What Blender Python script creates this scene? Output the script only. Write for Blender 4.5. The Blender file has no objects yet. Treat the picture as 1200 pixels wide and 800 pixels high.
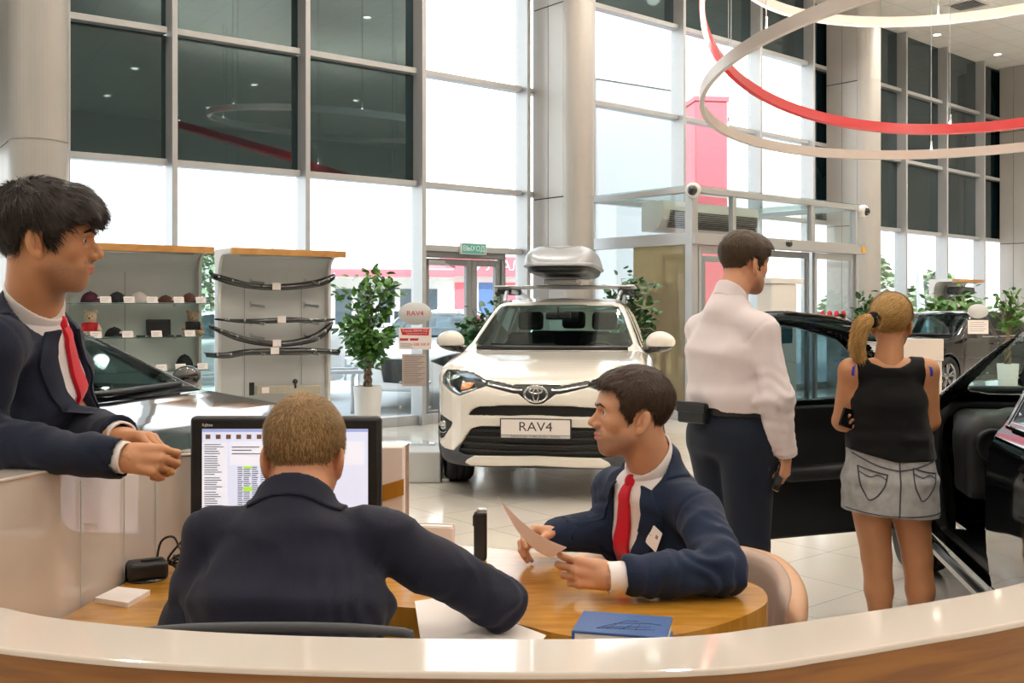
import bpy, bmesh, math, random
import numpy as np
from mathutils import Vector, Matrix
random.seed(7)
SC = bpy.context.scene
COL = SC.collection
PI = math.pi
H = 1.48          # eye height
F = 1200.0        # focal length in pixels of a 1200-wide frame

def P(px, py, d):
    return Vector(((px-600)*d/F, d, H-(py-360)*d/F))
def Pz(px, py, z):
    d = (H-z)*F/(py-360)
    return Vector(((px-600)*d/F, d, z))

# ------------------------------------------------------------------ objects
def tag(o, label=None, cat=None, group=None, kind=None):
    if label: o['label'] = label
    if cat: o['category'] = cat
    if group: o['group'] = group
    if kind: o['kind'] = kind
    return o
def empty(name, loc=(0, 0, 0), rz=0.0, label=None, cat=None, group=None, kind=None):
    o = bpy.data.objects.new(name, None); COL.objects.link(o)
    o.location = loc; o.rotation_euler = (0, 0, rz); o.empty_display_size = .1
    return tag(o, label, cat, group, kind)
def link(name, me, parent=None, mats=None):
    o = bpy.data.objects.new(name, me); COL.objects.link(o)
    if mats is not None:
        for m in (mats if isinstance(mats, (list, tuple)) else [mats]):
            me.materials.append(m)
    if parent is not None: o.parent = parent
    return o
def copy_tree(o, parent=None):
    c = o.copy(); COL.objects.link(c)
    c.parent = parent
    for ch in o.children: copy_tree(ch, c)
    return c

# ------------------------------------------------------------------ mesh builder
class MB:
    def __init__(s): s.bm = bmesh.new(); s.M = Matrix.Identity(4); s.mi = 0
    def v(s, p): return s.bm.verts.new(s.M @ Vector(p))
    def f(s, vs, smooth=False):
        try:
            fc = s.bm.faces.new(vs); fc.smooth = smooth; fc.material_index = s.mi; return fc
        except ValueError: return None
    def box(s, lo, hi, bev=0.0, seg=2):
        x0, y0, z0 = lo; x1, y1, z1 = hi
        vs = [s.v(p) for p in ((x0,y0,z0),(x1,y0,z0),(x1,y1,z0),(x0,y1,z0),(x0,y0,z1),(x1,y0,z1),(x1,y1,z1),(x0,y1,z1))]
        fs = [s.f([vs[i] for i in q]) for q in ((0,3,2,1),(4,5,6,7),(0,1,5,4),(1,2,6,5),(2,3,7,6),(3,0,4,7))]
        if bev > 0:
            es = list({e for f in fs for e in f.edges})
            r = bmesh.ops.bevel(s.bm, geom=es, offset=bev, segments=seg, profile=.5, affect='EDGES')
            for f in r['faces']: f.smooth = True; f.material_index = s.mi
        return s
    def cbox(s, c, size, bev=0.0, rz=0.0, seg=2):
        old = s.M.copy(); s.M = s.M @ Matrix.Translation(c) @ Matrix.Rotation(rz, 4, 'Z')
        a = Vector(size)/2; s.box(-a, a, bev, seg); s.M = old; return s
    def bar(s, a, b, w, h, up=(0, 0, 1), bev=0.0):
        a = Vector(a); b = Vector(b); y = (b-a); L = y.length; y.normalize()
        x = y.cross(Vector(up)); x.normalize(); z = x.cross(y)
        m = Matrix((x, y, z)).transposed().to_4x4(); m.translation = (a+b)/2
        old = s.M.copy(); s.M = s.M @ m; s.box((-w/2, -L/2, -h/2), (w/2, L/2, h/2), bev); s.M = old; return s
    def tube(s, pts, r, n=8, cap=True, closed=False):
        pts = [Vector(p) for p in pts]; m = len(pts); rings = []
        rr = r if isinstance(r, (list, tuple)) else [r]*m
        prev = None
        for i, p in enumerate(pts):
            if closed: t = pts[(i+1) % m]-pts[i-1]
            else: t = pts[min(i+1, m-1)]-pts[max(i-1, 0)]
            t.normalize()
            if prev is None:
                a = Vector((0, 0, 1)) if abs(t.z) < .9 else Vector((1, 0, 0))
                x = t.cross(a).normalized()
            else:
                x = prev-t*prev.dot(t)
                x = x.normalized() if x.length > 1e-6 else t.orthogonal().normalized()
            prev = x; y = t.cross(x)
            rings.append([s.v(p+(x*math.cos(2*PI*k/n)+y*math.sin(2*PI*k/n))*rr[i]) for k in range(n)])
        for i in range(m if closed else m-1):
            A = rings[i]; B = rings[(i+1) % m]
            for k in range(n): s.f([A[k], A[(k+1) % n], B[(k+1) % n], B[k]], True)
        if cap and not closed:
            s.f(rings[0][::-1]); s.f(rings[-1])
        return s
    def lathe(s, prof, n=24, smooth=True):
        rings = []
        for r, z in prof:
            rings.append([s.v((r*math.cos(2*PI*k/n), r*math.sin(2*PI*k/n), z)) for k in range(n)] if r > 1e-5 else [s.v((0, 0, z))])
        for A, B in zip(rings, rings[1:]):
            for k in range(n):
                k2 = (k+1) % n
                if len(A) == 1 and len(B) == 1: continue
                if len(A) == 1: s.f([A[0], B[k2], B[k]], smooth)
                elif len(B) == 1: s.f([A[k], A[k2], B[0]], smooth)
                else: s.f([A[k], A[k2], B[k2], B[k]], smooth)
        return s
    def prism(s, poly, t0, t1, axis='z', smooth=False):
        def mk(u, v, w): return {'z': (u, v, w), 'y': (u, w, v), 'x': (w, u, v)}[axis]
        A = [s.v(mk(u, v, t0)) for u, v in poly]; B = [s.v(mk(u, v, t1)) for u, v in poly]
        s.f(A[::-1]); s.f(B); n = len(poly)
        for k in range(n): s.f([A[k], A[(k+1) % n], B[(k+1) % n], B[k]], smooth)
        return s
    def sweep(s, rings, closed_ring=True, caps=True, smooth=True):
        R = [[s.v(p) for p in r] for r in rings]; n = len(R[0])
        for A, B in zip(R, R[1:]):
            for k in range(n if closed_ring else n-1): s.f([A[k], A[(k+1) % n], B[(k+1) % n], B[k]], smooth)
        if caps and closed_ring: s.f(R[0][::-1]); s.f(R[-1])
        return s
    def sphere(s, c, r, seg=16, rings=10):
        r = Vector(r) if not isinstance(r, (int, float)) else Vector((r, r, r))
        m = s.M @ Matrix.Translation(c) @ Matrix.Diagonal((r.x, r.y, r.z, 1))
        q = bmesh.ops.create_uvsphere(s.bm, u_segments=seg, v_segments=rings, radius=1, matrix=m)
        for v in q['verts']:
            for f in v.link_faces: f.smooth = True; f.material_index = s.mi
        return s
    def quad(s, a, b, c, d): s.f([s.v(a), s.v(b), s.v(c), s.v(d)]); return s
    def build(s, name, mats=None, parent=None, fix=True):
        if fix: bmesh.ops.recalc_face_normals(s.bm, faces=s.bm.faces)
        me = bpy.data.meshes.new(name); s.bm.to_mesh(me); s.bm.free()
        return link(name, me, parent, mats)

def catmull(pts, n=6, closed=False):
    pts = [np.array(p, float) for p in pts]; out = []; m = len(pts)
    for i in range(m if closed else m-1):
        if closed: p0, p1, p2, p3 = pts[i-1], pts[i], pts[(i+1) % m], pts[(i+2) % m]
        else: p0, p1, p2, p3 = pts[max(i-1, 0)], pts[i], pts[i+1], pts[min(i+2, m-1)]
        for k in range(n):
            t = k/n
            out.append(.5*((2*p1)+(-p0+p2)*t+(2*p0-5*p1+4*p2-p3)*t*t+(-p0+3*p1-3*p2+p3)*t**3))
    if not closed: out.append(pts[-1])
    return [tuple(p) for p in out]

# ------------------------------------------------------------------ materials
def lin(c):
    if isinstance(c, str):
        c = [int(c[i:i+2], 16)/255 for i in (0, 2, 4)]
    return tuple((x/12.92 if x <= .04045 else ((x+.055)/1.055)**2.4) for x in c)+(1.0,)
def nt(name):
    m = bpy.data.materials.new(name); m.use_nodes = True
    t = m.node_tree; return m, t, t.nodes['Principled BSDF'], t.nodes['Material Output']
def pm(name, col, rough=.5, metal=0.0, coat=0.0, var=.08, scale=8.0, bump=0.0, bscale=60.0, spec=.5, emit=None, estr=0.0, stretch=None, ior=None, sheen=0.0):
    m, t, b, out = nt(name); N = t.nodes; L = t.links
    c = lin(col)
    b.inputs['Roughness'].default_value = rough; b.inputs['Metallic'].default_value = metal
    b.inputs['Coat Weight'].default_value = coat; b.inputs['Coat Roughness'].default_value = .04
    b.inputs['Specular IOR Level'].default_value = spec
    b.inputs['Sheen Weight'].default_value = sheen
    if ior: b.inputs['IOR'].default_value = ior
    tc = N.new('ShaderNodeTexCoord'); mp = N.new('ShaderNodeMapping'); L.new(tc.outputs['Object'], mp.inputs['Vector'])
    if stretch: mp.inputs['Scale'].default_value = stretch
    if var > 0:
        nz = N.new('ShaderNodeTexNoise'); nz.inputs['Scale'].default_value = scale; nz.inputs['Detail'].default_value = 4
        L.new(mp.outputs['Vector'], nz.inputs['Vector'])
        mx = N.new('ShaderNodeMix'); mx.data_type = 'RGBA'
        mx.inputs['A'].default_value = tuple(x*(1-var) for x in c[:3])+(1,); mx.inputs['B'].default_value = tuple(min(1, x*(1+var)) for x in c[:3])+(1,)
        L.new(nz.outputs['Fac'], mx.inputs['Factor']); L.new(mx.outputs['Result'], b.inputs['Base Color'])
    else: b.inputs['Base Color'].default_value = c
    if bump > 0:
        n2 = N.new('ShaderNodeTexNoise'); n2.inputs['Scale'].default_value = bscale; n2.inputs['Detail'].default_value = 3
        L.new(mp.outputs['Vector'], n2.inputs['Vector'])
        bp = N.new('ShaderNodeBump'); bp.inputs['Strength'].default_value = bump; bp.inputs['Distance'].default_value = .01
        L.new(n2.outputs['Fac'], bp.inputs['Height']); L.new(bp.outputs['Normal'], b.inputs['Normal'])
    if emit:
        b.inputs['Emission Color'].default_value = lin(emit); b.inputs['Emission Strength'].default_value = estr
    return m
def glass(name, tint=(1, 1, 1), refl=1.0, rough=0.0, ior=1.5):
    m, t, b, out = nt(name); N = t.nodes; L = t.links; N.remove(b)
    tr = N.new('ShaderNodeBsdfTransparent'); tr.inputs['Color'].default_value = tuple(tint)+(1,)
    gl = N.new('ShaderNodeBsdfGlossy'); gl.inputs['Roughness'].default_value = rough
    fr = N.new('ShaderNodeFresnel'); fr.inputs['IOR'].default_value = ior
    mu = N.new('ShaderNodeMath'); mu.operation = 'MULTIPLY'; mu.inputs[1].default_value = refl; L.new(fr.outputs['Fac'], mu.inputs[0])
    # from inside the pane the fresnel node would total-reflect; use the geometry's facing to keep both sides alike
    geo = N.new('ShaderNodeNewGeometry'); ivi = N.new('ShaderNodeMix'); ivi.data_type = 'FLOAT'
    ivi.inputs['A'].default_value = ior; ivi.inputs['B'].default_value = 1/ior
    L.new(geo.outputs['Backfacing'], ivi.inputs['Factor']); 
    L.new(ivi.outputs['Result'], fr.inputs['IOR'])
    mx = N.new('ShaderNodeMixShader'); L.new(mu.outputs[0], mx.inputs['Fac']); L.new(tr.outputs[0], mx.inputs[1]); L.new(gl.outputs[0], mx.inputs[2])
    L.new(mx.outputs[0], out.inputs['Surface'])
    return m
def wood(name, a, b_, rough=.35, scale=(1, 1, 1), coat=.2):
    m, t, b, out = nt(name); N = t.nodes; L = t.links
    tc = N.new('ShaderNodeTexCoord'); mp = N.new('ShaderNodeMapping'); mp.inputs['Scale'].default_value = scale
    L.new(tc.outputs['Object'], mp.inputs['Vector'])
    n = N.new('ShaderNodeTexNoise'); n.inputs['Scale'].default_value = 5; n.inputs['Detail'].default_value = 8; n.inputs['Distortion'].default_value = .6
    L.new(mp.outputs['Vector'], n.inputs['Vector'])
    r = N.new('ShaderNodeValToRGB'); r.color_ramp.elements[0].position = .35; r.color_ramp.elements[1].position = .65
    r.color_ramp.elements[0].color = lin(a); r.color_ramp.elements[1].color = lin(b_)
    L.new(n.outputs['Fac'], r.inputs['Fac']); L.new(r.outputs['Color'], b.inputs['Base Color'])
    b.inputs['Roughness'].default_value = rough; b.inputs['Coat Weight'].default_value = coat; b.inputs['Coat Roughness'].default_value = .15
    return m

# ------------------------------------------------------------------ signed distance fields
def A3(v): return np.array(v, dtype=np.float64)
def smin(a, b, k):
    if k <= 0: return np.minimum(a, b)
    h = np.clip(.5+.5*(b-a)/k, 0, 1)
    return b+(a-b)*h-k*h*(1-h)
def smax(a, b, k): return -smin(-a, -b, k)
def cap(a, b, ra, rb=None):
    a = A3(a); b = A3(b); rb = ra if rb is None else rb; ab = b-a; L2 = max(ab@ab, 1e-9)
    def f(p):
        q = p-a; t = np.clip(q@ab/L2, 0, 1); w = q-t[:, None]*ab
        return np.sqrt((w*w).sum(1))-(ra+(rb-ra)*t)
    return f
def ell(c, r, R=None):
    c = A3(c); r = A3(r)
    def f(p):
        q = p-c
        if R is not None: q = q@R
        k0 = np.sqrt(((q/r)**2).sum(1)); k1 = np.sqrt(((q/(r*r))**2).sum(1))
        return k0*(k0-1)/np.maximum(k1, 1e-6)
    return f
def sph(c, r):
    c = A3(c)
    return lambda p: np.sqrt(((p-c)**2).sum(1))-r
def rbox(c, hs, r=.005, R=None):
    c = A3(c); hs = A3(hs)-r
    def f(p):
        q = p-c
        if R is not None: q = q@R
        q = np.abs(q)-hs
        return np.sqrt((np.maximum(q, 0)**2).sum(1))+np.minimum(q.max(1), 0)-r
    return f
def halfsp(pt, n):
    n = A3(n); n = n/np.linalg.norm(n); pt = A3(pt)
    return lambda p: (p-pt)@n          # inside where behind the normal
def U(*fs, k=.02):
    def f(p):
        d = fs[0](p)
        for g in fs[1:]: d = smin(d, g(p), k)
        return d
    return f
def I(*fs, k=0.0):
    def f(p):
        d = fs[0](p)
        for g in fs[1:]: d = smax(d, g(p), k)
        return d
    return f
def S(a, *bs, k=0.0):
    def f(p):
        d = a(p)
        for b in bs: d = smax(d, -b(p), k)
        return d
    return f
def off(a, r): return lambda p: a(p)-r
def inv(a): return lambda p: -a(p)
class Poly:
    """distance to a 2-D polygon, tabulated and looked up bilinearly"""
    def __init__(s, pts, res=.006, pad=.35):
        pts = np.array(pts, float); s.lo = pts.min(0)-pad; hi = pts.max(0)+pad; s.res = res
        n = np.ceil((hi-s.lo)/res).astype(int)+1; s.n = n
        gx, gy = np.meshgrid(s.lo[0]+np.arange(n[0])*res, s.lo[1]+np.arange(n[1])*res, indexing='ij')
        d = np.full(gx.shape, 1e9); ins = np.zeros(gx.shape, bool); m = len(pts)
        for i in range(m):
            a = pts[i]; b = pts[(i+1) % m]; e = b-a; L2 = max(e@e, 1e-12)
            wx = gx-a[0]; wy = gy-a[1]; t = np.clip((wx*e[0]+wy*e[1])/L2, 0, 1)
            d = np.minimum(d, (wx-t*e[0])**2+(wy-t*e[1])**2)
            c = (a[1] > gy) != (b[1] > gy)
            if abs(e[1]) > 1e-12: ins ^= c & (gx < a[0]+(gy-a[1])*e[0]/e[1])
        s.t = np.where(ins, -np.sqrt(d), np.sqrt(d))
    def __call__(s, u, v):
        x = np.clip((u-s.lo[0])/s.res, 0, s.n[0]-1.001); y = np.clip((v-s.lo[1])/s.res, 0, s.n[1]-1.001)
        i = x.astype(int); j = y.astype(int); fx = x-i; fy = y-j; T = s.t
        return (T[i, j]*(1-fx)+T[i+1, j]*fx)*(1-fy)+(T[i, j+1]*(1-fx)+T[i+1, j+1]*fx)*fy
def ext(poly, ax, lo=None, hi=None, sym=False, res=.006):
    """extrude a polygon given in the two other axes; ax=0: (y,z)  1: (x,z)  2: (x,y)"""
    pl = poly if isinstance(poly, Poly) else Poly(poly, res)
    ij = {0: (1, 2), 1: (0, 2), 2: (0, 1)}[ax]
    def f(p):
        u = p[:, ij[0]]; v = p[:, ij[1]]
        if sym: u = np.abs(u)
        d = pl(u, v)
        if lo is not None: d = np.maximum(d, lo-p[:, ax])
        if hi is not None: d = np.maximum(d, p[:, ax]-hi)
        return d
    return f
def _hash(i, j, k):
    h = (i*374761393+j*668265263+k*2147483647) & 0xffffffff
    h = ((h ^ (h >> 13))*1274126177) & 0xffffffff
    return ((h ^ (h >> 16)) & 0xffff)/65535.0
def vnoise(p):
    q = np.floor(p).astype(np.int64); f = p-q; f = f*f*(3-2*f); r = 0
    for dx in (0, 1):
        for dy in (0, 1):
            for dz in (0, 1):
                w = (f[:, 0] if dx else 1-f[:, 0])*(f[:, 1] if dy else 1-f[:, 1])*(f[:, 2] if dz else 1-f[:, 2])
                r = r+w*_hash(q[:, 0]+dx, q[:, 1]+dy, q[:, 2]+dz)
    return r*2-1
def local(fn, o, R, s=1.0):
    """evaluate fn in a local frame (R columns = axes in world)"""
    o = A3(o); R = A3(R)
    return lambda p: fn(((p-o)@R)/s)*s

def sdf_arrays(f, lo, hi, h, lip=1.35):
    lo = A3(lo); hi = A3(hi); B = 8
    nb = np.maximum(np.ceil((hi-lo)/(h*B)).astype(int), 1); n = nb*B+1
    bc = [lo[a]+(np.arange(nb[a])+.5)*B*h for a in range(3)]
    G = np.stack(np.meshgrid(*bc, indexing='ij'), -1).reshape(-1, 3)
    d = f(G); act = np.abs(d) < B*h*.87*lip+h
    D = np.repeat(np.repeat(np.repeat(np.where(d < 0, -1.0, 1.0).astype(np.float32).reshape(nb), B, 0), B, 1), B, 2)
    D = np.pad(D, ((0, 1),)*3, mode='edge')
    ids = np.nonzero(act)[0]; bi = np.stack(np.unravel_index(ids, nb), -1)
    r = np.arange(B+1); sub = np.stack(np.meshgrid(r, r, r, indexing='ij'), -1).reshape(-1, 3)
    CH = max(1, 400000//len(sub))
    for s0 in range(0, len(bi), CH):
        ix = (bi[s0:s0+CH, None, :]*B+sub[None]).reshape(-1, 3)
        D[ix[:, 0], ix[:, 1], ix[:, 2]] = f(lo+ix*h)
    sg = D < 0
    c = np.zeros(tuple(n-1), np.int8)
    for a in (0, 1):
        for b in (0, 1):
            for e in (0, 1): c += sg[a:n[0]-1+a, b:n[1]-1+b, e:n[2]-1+e]
    cell = np.stack(np.nonzero((c > 0) & (c < 8)), -1)
    if len(cell) == 0: return np.zeros((0, 3)), np.zeros((0, 4), int)
    vid = np.full(tuple(n-1), -1, np.int32); vid[cell[:, 0], cell[:, 1], cell[:, 2]] = np.arange(len(cell))
    acc = np.zeros((len(cell), 3)); cnt = np.zeros(len(cell))
    for ax in range(3):
        o1, o2 = [a for a in range(3) if a != ax]
        for u in (0, 1):
            for w in (0, 1):
                ca = cell.copy(); ca[:, o1] += u; ca[:, o2] += w; cb = ca.copy(); cb[:, ax] += 1
                da = D[ca[:, 0], ca[:, 1], ca[:, 2]].astype(float); db = D[cb[:, 0], cb[:, 1], cb[:, 2]].astype(float)
                m = (da < 0) != (db < 0); t = np.where(m, da/np.where(m, da-db, 1), 0)
                q = np.zeros((len(cell), 3)); q[:, o1] = u; q[:, o2] = w; q[:, ax] = t
                acc += q*m[:, None]; cnt += m
    V = lo+(cell+acc/cnt[:, None])*h
    Q = []
    for ax in range(3):
        o1, o2 = [(1, 2), (2, 0), (0, 1)][ax]
        sl = [slice(1, -1)]*3; sl[ax] = slice(0, -1); s2 = [slice(1, -1)]*3; s2[ax] = slice(1, None)
        ed = sg[tuple(sl)] != sg[tuple(s2)]
        e = np.stack(np.nonzero(ed), -1)
        if len(e) == 0: continue
        e = e+1; e[:, ax] -= 1
        def g(du, dv):
            c2 = e.copy(); c2[:, o1] -= du; c2[:, o2] -= dv; return vid[c2[:, 0], c2[:, 1], c2[:, 2]]
        q = np.stack([g(1, 1), g(0, 1), g(0, 0), g(1, 0)], -1)
        fl = ~sg[e[:, 0], e[:, 1], e[:, 2]]
        q[fl] = q[fl][:, ::-1]
        Q.append(q[(q >= 0).all(1)])
    return V, np.concatenate(Q)
def raw_mesh(name, V, Q, smooth=True):
    me = bpy.data.meshes.new(name); nq = len(Q)
    me.vertices.add(len(V)); me.vertices.foreach_set('co', np.ascontiguousarray(V, np.float32).ravel())
    me.loops.add(nq*4); me.loops.foreach_set('vertex_index', np.ascontiguousarray(Q, np.int32).ravel())
    me.polygons.add(nq); me.polygons.foreach_set('loop_start', np.arange(nq, dtype=np.int32)*4)
    me.update(calc_edges=True); me.validate()
    if smooth: me.polygons.foreach_set('use_smooth', np.ones(len(me.polygons), bool))
    return me
def relax(V, Q, it=1, f=None):
    for _ in range(it):
        acc = np.zeros_like(V); cnt = np.zeros(len(V))
        for a in range(4):
            for b in ((a+1) % 4, (a-1) % 4):
                np.add.at(acc, Q[:, a], V[Q[:, b]]); np.add.at(cnt, Q[:, a], 1)
        V = V*.5+.5*acc/np.maximum(cnt, 1)[:, None]
        if f is not None: V = project(f, V)
    return V
def project(f, V, e=1e-3):
    d = f(V); g = np.stack([(f(V+e*np.eye(3)[a])-f(V-e*np.eye(3)[a]))/(2*e) for a in range(3)], -1)
    L2 = np.maximum((g*g).sum(1), .2); st = d/L2; st = np.clip(st, -.01, .01)
    return V-g*st[:, None]
def sdf(name, f, lo, hi, h, mats=None, parent=None, lip=1.35, rel=0):
    V, Q = sdf_arrays(f, lo, hi, h, lip)
    if rel: V = relax(V, Q, rel)
    return link(name, raw_mesh(name, V, Q), parent, mats)
def join_arrays(parts):
    V = []; Q = []; n = 0
    for v, q in parts:
        V.append(v); Q.append(q+n); n += len(v)
    return np.concatenate(V), np.concatenate(Q)

# ------------------------------------------------------------------ writing
def text(name, body, size, M, mat, parent=None, depth=.0006, align='CENTER', sx=1.0):
    cu = bpy.data.curves.new(name, 'FONT'); cu.body = body; cu.size = size; cu.align_x = align; cu.align_y = 'CENTER'; cu.extrude = depth
    o = bpy.data.objects.new(name, cu); COL.objects.link(o)
    me = bpy.data.meshes.new_from_object(o.evaluated_get(bpy.context.evaluated_depsgraph_get()))
    bpy.data.objects.remove(o); me.name = name
    me.transform(M @ Matrix.Diagonal((sx, 1, 1, 1)))
    me.materials.clear()
    return link(name, me, parent, mat)
def basis(o, x, z):
    """matrix whose local x is x, local z is z (writing faces +z)"""
    x = Vector(x).normalized(); z = Vector(z).normalized(); y = z.cross(x); z = x.cross(y)
    m = Matrix((x, y, z)).transposed().to_4x4(); m.translation = Vector(o); return m
# ================================================================== materials used in many places
M = {}
M['alu'] = pm('painted_aluminium', 'b9babb', .38, .35, var=.04)
M['column'] = pm('column_panels', 'b4b1ac', .42, .25, var=.05, scale=3)
M['trim_dark'] = pm('dark_gasket', '1c1f22', .6, var=.05)
M['white_gloss'] = pm('white_gloss_laminate', 'd8cdc3', .07, coat=.5, var=.02, scale=2)
M['white_matt'] = pm('white_painted', 'dcdad6', .5, var=.03, scale=3)
M['grey_panel'] = pm('pale_grey_panel', 'c9cbcb', .45, var=.03, scale=2)
M['shelf_body'] = pm('shelf_back_panel', 'c6c9c9', .5, var=.04, scale=2)
M['steel'] = pm('brushed_steel', 'b8bbbd', .3, .9, var=.06, scale=12)
M['chrome'] = pm('chrome', 'dfe2e4', .08, 1.0, var=0)
M['oak'] = wood('oak_veneer', 'b9803f', 'cf9a58', .3, (1, 9, 1), .3)
M['oak_desk'] = wood('oak_desk', 'ae7826', 'c88f38', .24, (1.5, 9, 1), .5)
M['oak_dark'] = wood('oak_counter_front', '7d4c18', '97611f', .35, (1.2, 1.2, 14), .2)
M['black_plastic'] = pm('black_plastic', '17191b', .42, var=.08, scale=30, bump=.05, bscale=300)
M['black_gloss'] = pm('black_gloss', '0b0c0e', .12, coat=.6, var=.05)
M['paper'] = pm('paper', 'efe6e2', .75, var=.015, scale=20)
M['paper_pink'] = pm('paper_warm', 'efe0d9', .75, var=.02, scale=15)
M['red'] = pm('red_print', 'c3152c', .5, var=.04)
M['red_gloss'] = pm('red_lacquer', 'c0141f', .28, coat=.3, var=.03)
M['ring_white'] = pm('ring_satin_white', 'cdc4bd', .33, .25, var=.03)
M['ink'] = pm('dark_ink', '3a3a40', .7, var=.04)
M['clear'] = glass('clear_glass', (.97, .985, .98), 1.0)
M['clear_soft'] = glass('clear_glass_low_iron', (.98, .99, .99), .8)
M['green_glass'] = glass('greenish_glass', (.80, .90, .88), 1.0)
M['smoke_glass'] = glass('smoked_car_glass', (.40, .50, .52), 1.1)
M['amber_glass'] = glass('bronze_film_glass', (.66, .58, .38), .9)
def film(m, col, fac):
    t = m.node_tree; o = t.nodes['Material Output']; src = o.inputs['Surface'].links[0].from_socket
    d = t.nodes.new('ShaderNodeBsdfDiffuse'); d.inputs['Color'].default_value = lin(col); mx = t.nodes.new('ShaderNodeMixShader'); mx.inputs['Fac'].default_value = fac
    t.links.new(src, mx.inputs[1]); t.links.new(d.outputs[0], mx.inputs[2]); t.links.new(mx.outputs[0], o.inputs['Surface'])
film(M['amber_glass'], 'b5a88e', .42)
M['acrylic'] = glass('acrylic', (.965, .975, .975), .9)
M['dark_pane'] = DPM = pm('dark_spandrel_glass', '101f24', .025, spec=.9, var=.12, scale=.6, ior=1.62)

DPM.node_tree.nodes['Principled BSDF'].inputs['Specular Tint'].default_value = (.68, .95, 1.0, 1)
# ================================================================== the plan of the glass front
_x = np.array([77, 487, 603, 797, 888, 1035.]); _y = np.array([20, 85, 105, 141, 157, 185.])
_c = np.polyfit(_x, (360-_y)/(2.98*F), 2)
def fac(px):
    d = 1/np.polyval(_c, np.clip(px, 60, 1080)) if 60 <= px <= 1080 else None
    if d is None:
        a = 60 if px < 60 else 1040; b = a+40
        p, q = fac(a), fac(b); u = (q-p).normalized()
        k = (px-600)/F                      # straight on beyond the part in view
        t = (k*p.y-p.x)/(u.x-k*u.y)
        return p+u*t
    return Vector(((px-600)*d/F, d, 0))
def fac_u(px):
    return (fac(px+6)-fac(px-6)).normalized()
def inward(u): return Vector((u.y, -u.x, 0))
U0 = fac_u(560); N0 = inward(U0)
ZC = 7.06; T = (0, 3.04, 4.46, 5.88, ZC)
LW = fac(60)-fac_u(70)*11.5                 # far left end of the glass front
RW = fac(1200)+fac_u(1060)*3.0
DEP = 21.0

def floor_mat(name, a, line, size, lw, rough, rot, bump=.15):
    m, t, b, out = nt(name); N = t.nodes; L = t.links
    tc = N.new('ShaderNodeTexCoord'); mp = N.new('ShaderNodeMapping'); mp.inputs['Rotation'].default_value = (0, 0, -rot)
    L.new(tc.outputs['Object'], mp.inputs['Vector'])
    br = N.new('ShaderNodeTexBrick'); br.offset = 0; br.inputs['Scale'].default_value = 1
    br.inputs['Brick Width'].default_value = size[0]; br.inputs['Row Height'].default_value = size[1]
    br.inputs['Mortar Size'].default_value = lw; br.inputs['Mortar Smooth'].default_value = .1
    c = lin(a); br.inputs['Color1'].default_value = c; br.inputs['Color2'].default_value = tuple(x*.95 for x in c[:3])+(1,); br.inputs['Mortar'].default_value = lin(line)
    L.new(mp.outputs['Vector'], br.inputs['Vector'])
    nz = N.new('ShaderNodeTexNoise'); nz.inputs['Scale'].default_value = 2.2; nz.inputs['Detail'].default_value = 5; L.new(mp.outputs['Vector'], nz.inputs['Vector'])
    mx = N.new('ShaderNodeMix'); mx.data_type = 'RGBA'; mx.blend_type = 'MULTIPLY'; mx.inputs['Factor'].default_value = .12
    L.new(br.outputs['Color'], mx.inputs['A']); L.new(nz.outputs['Color'], mx.inputs['B']); L.new(mx.outputs['Result'], b.inputs['Base Color'])
    b.inputs['Roughness'].default_value = rough
    bp = N.new('ShaderNodeBump'); bp.inputs['Strength'].default_value = bump; bp.inputs['Distance'].default_value = .002; bp.invert = True
    L.new(br.outputs['Fac'], bp.inputs['Height']); L.new(bp.outputs['Normal'], b.inputs['Normal'])
    return m
ROT = math.atan2(U0.y, U0.x)
M['floor'] = floor_mat('floor_tiles', 'e0d9ce', '8d857c', (.6, .6), .0022, .13, ROT)
M['ceiling'] = floor_mat('ceiling_tiles', 'f6f4ef', 'cbc9c4', (.6, .6), .006, .7, ROT, .3)
M['wall'] = pm('wall_paint', 'ebe7e1', .7, var=.03, scale=1.5)
M['asphalt'] = pm('outdoor_paving', 'b9bab6', .8, var=.12, scale=.4)

corner = [LW, RW, RW+inward(fac_u(1060))*DEP, LW+inward(fac_u(70))*DEP]
pts = [LW]+[fac(x) for x in range(60, 1201, 60)]+corner[1:]
def slab(name, z0, z1, mat, grow=.0):
    b = MB(); b.prism([(p.x, p.y) for p in pts], z0, z1); o = b.build(name, mat); return tag(o, kind='structure')
slab('floor', -.12, 0, M['floor']); slab('ceiling', ZC, ZC+.15, M['ceiling'])
def wall(name, a, b_, mat, h=ZC, th=.15):
    u = (b_-a).normalized(); n = Vector((-u.y, u.x, 0)); m = MB()
    m.prism([(p.x, p.y) for p in (a, b_, b_-n*th, a-n*th)], 0, h); return tag(m.build(name, mat), kind='structure')
wall('wall_right', corner[2], corner[1], M['wall']); wall('wall_back', corner[3], corner[2], M['wall']); wall('wall_left', corner[0], corner[3], M['wall'])

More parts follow.
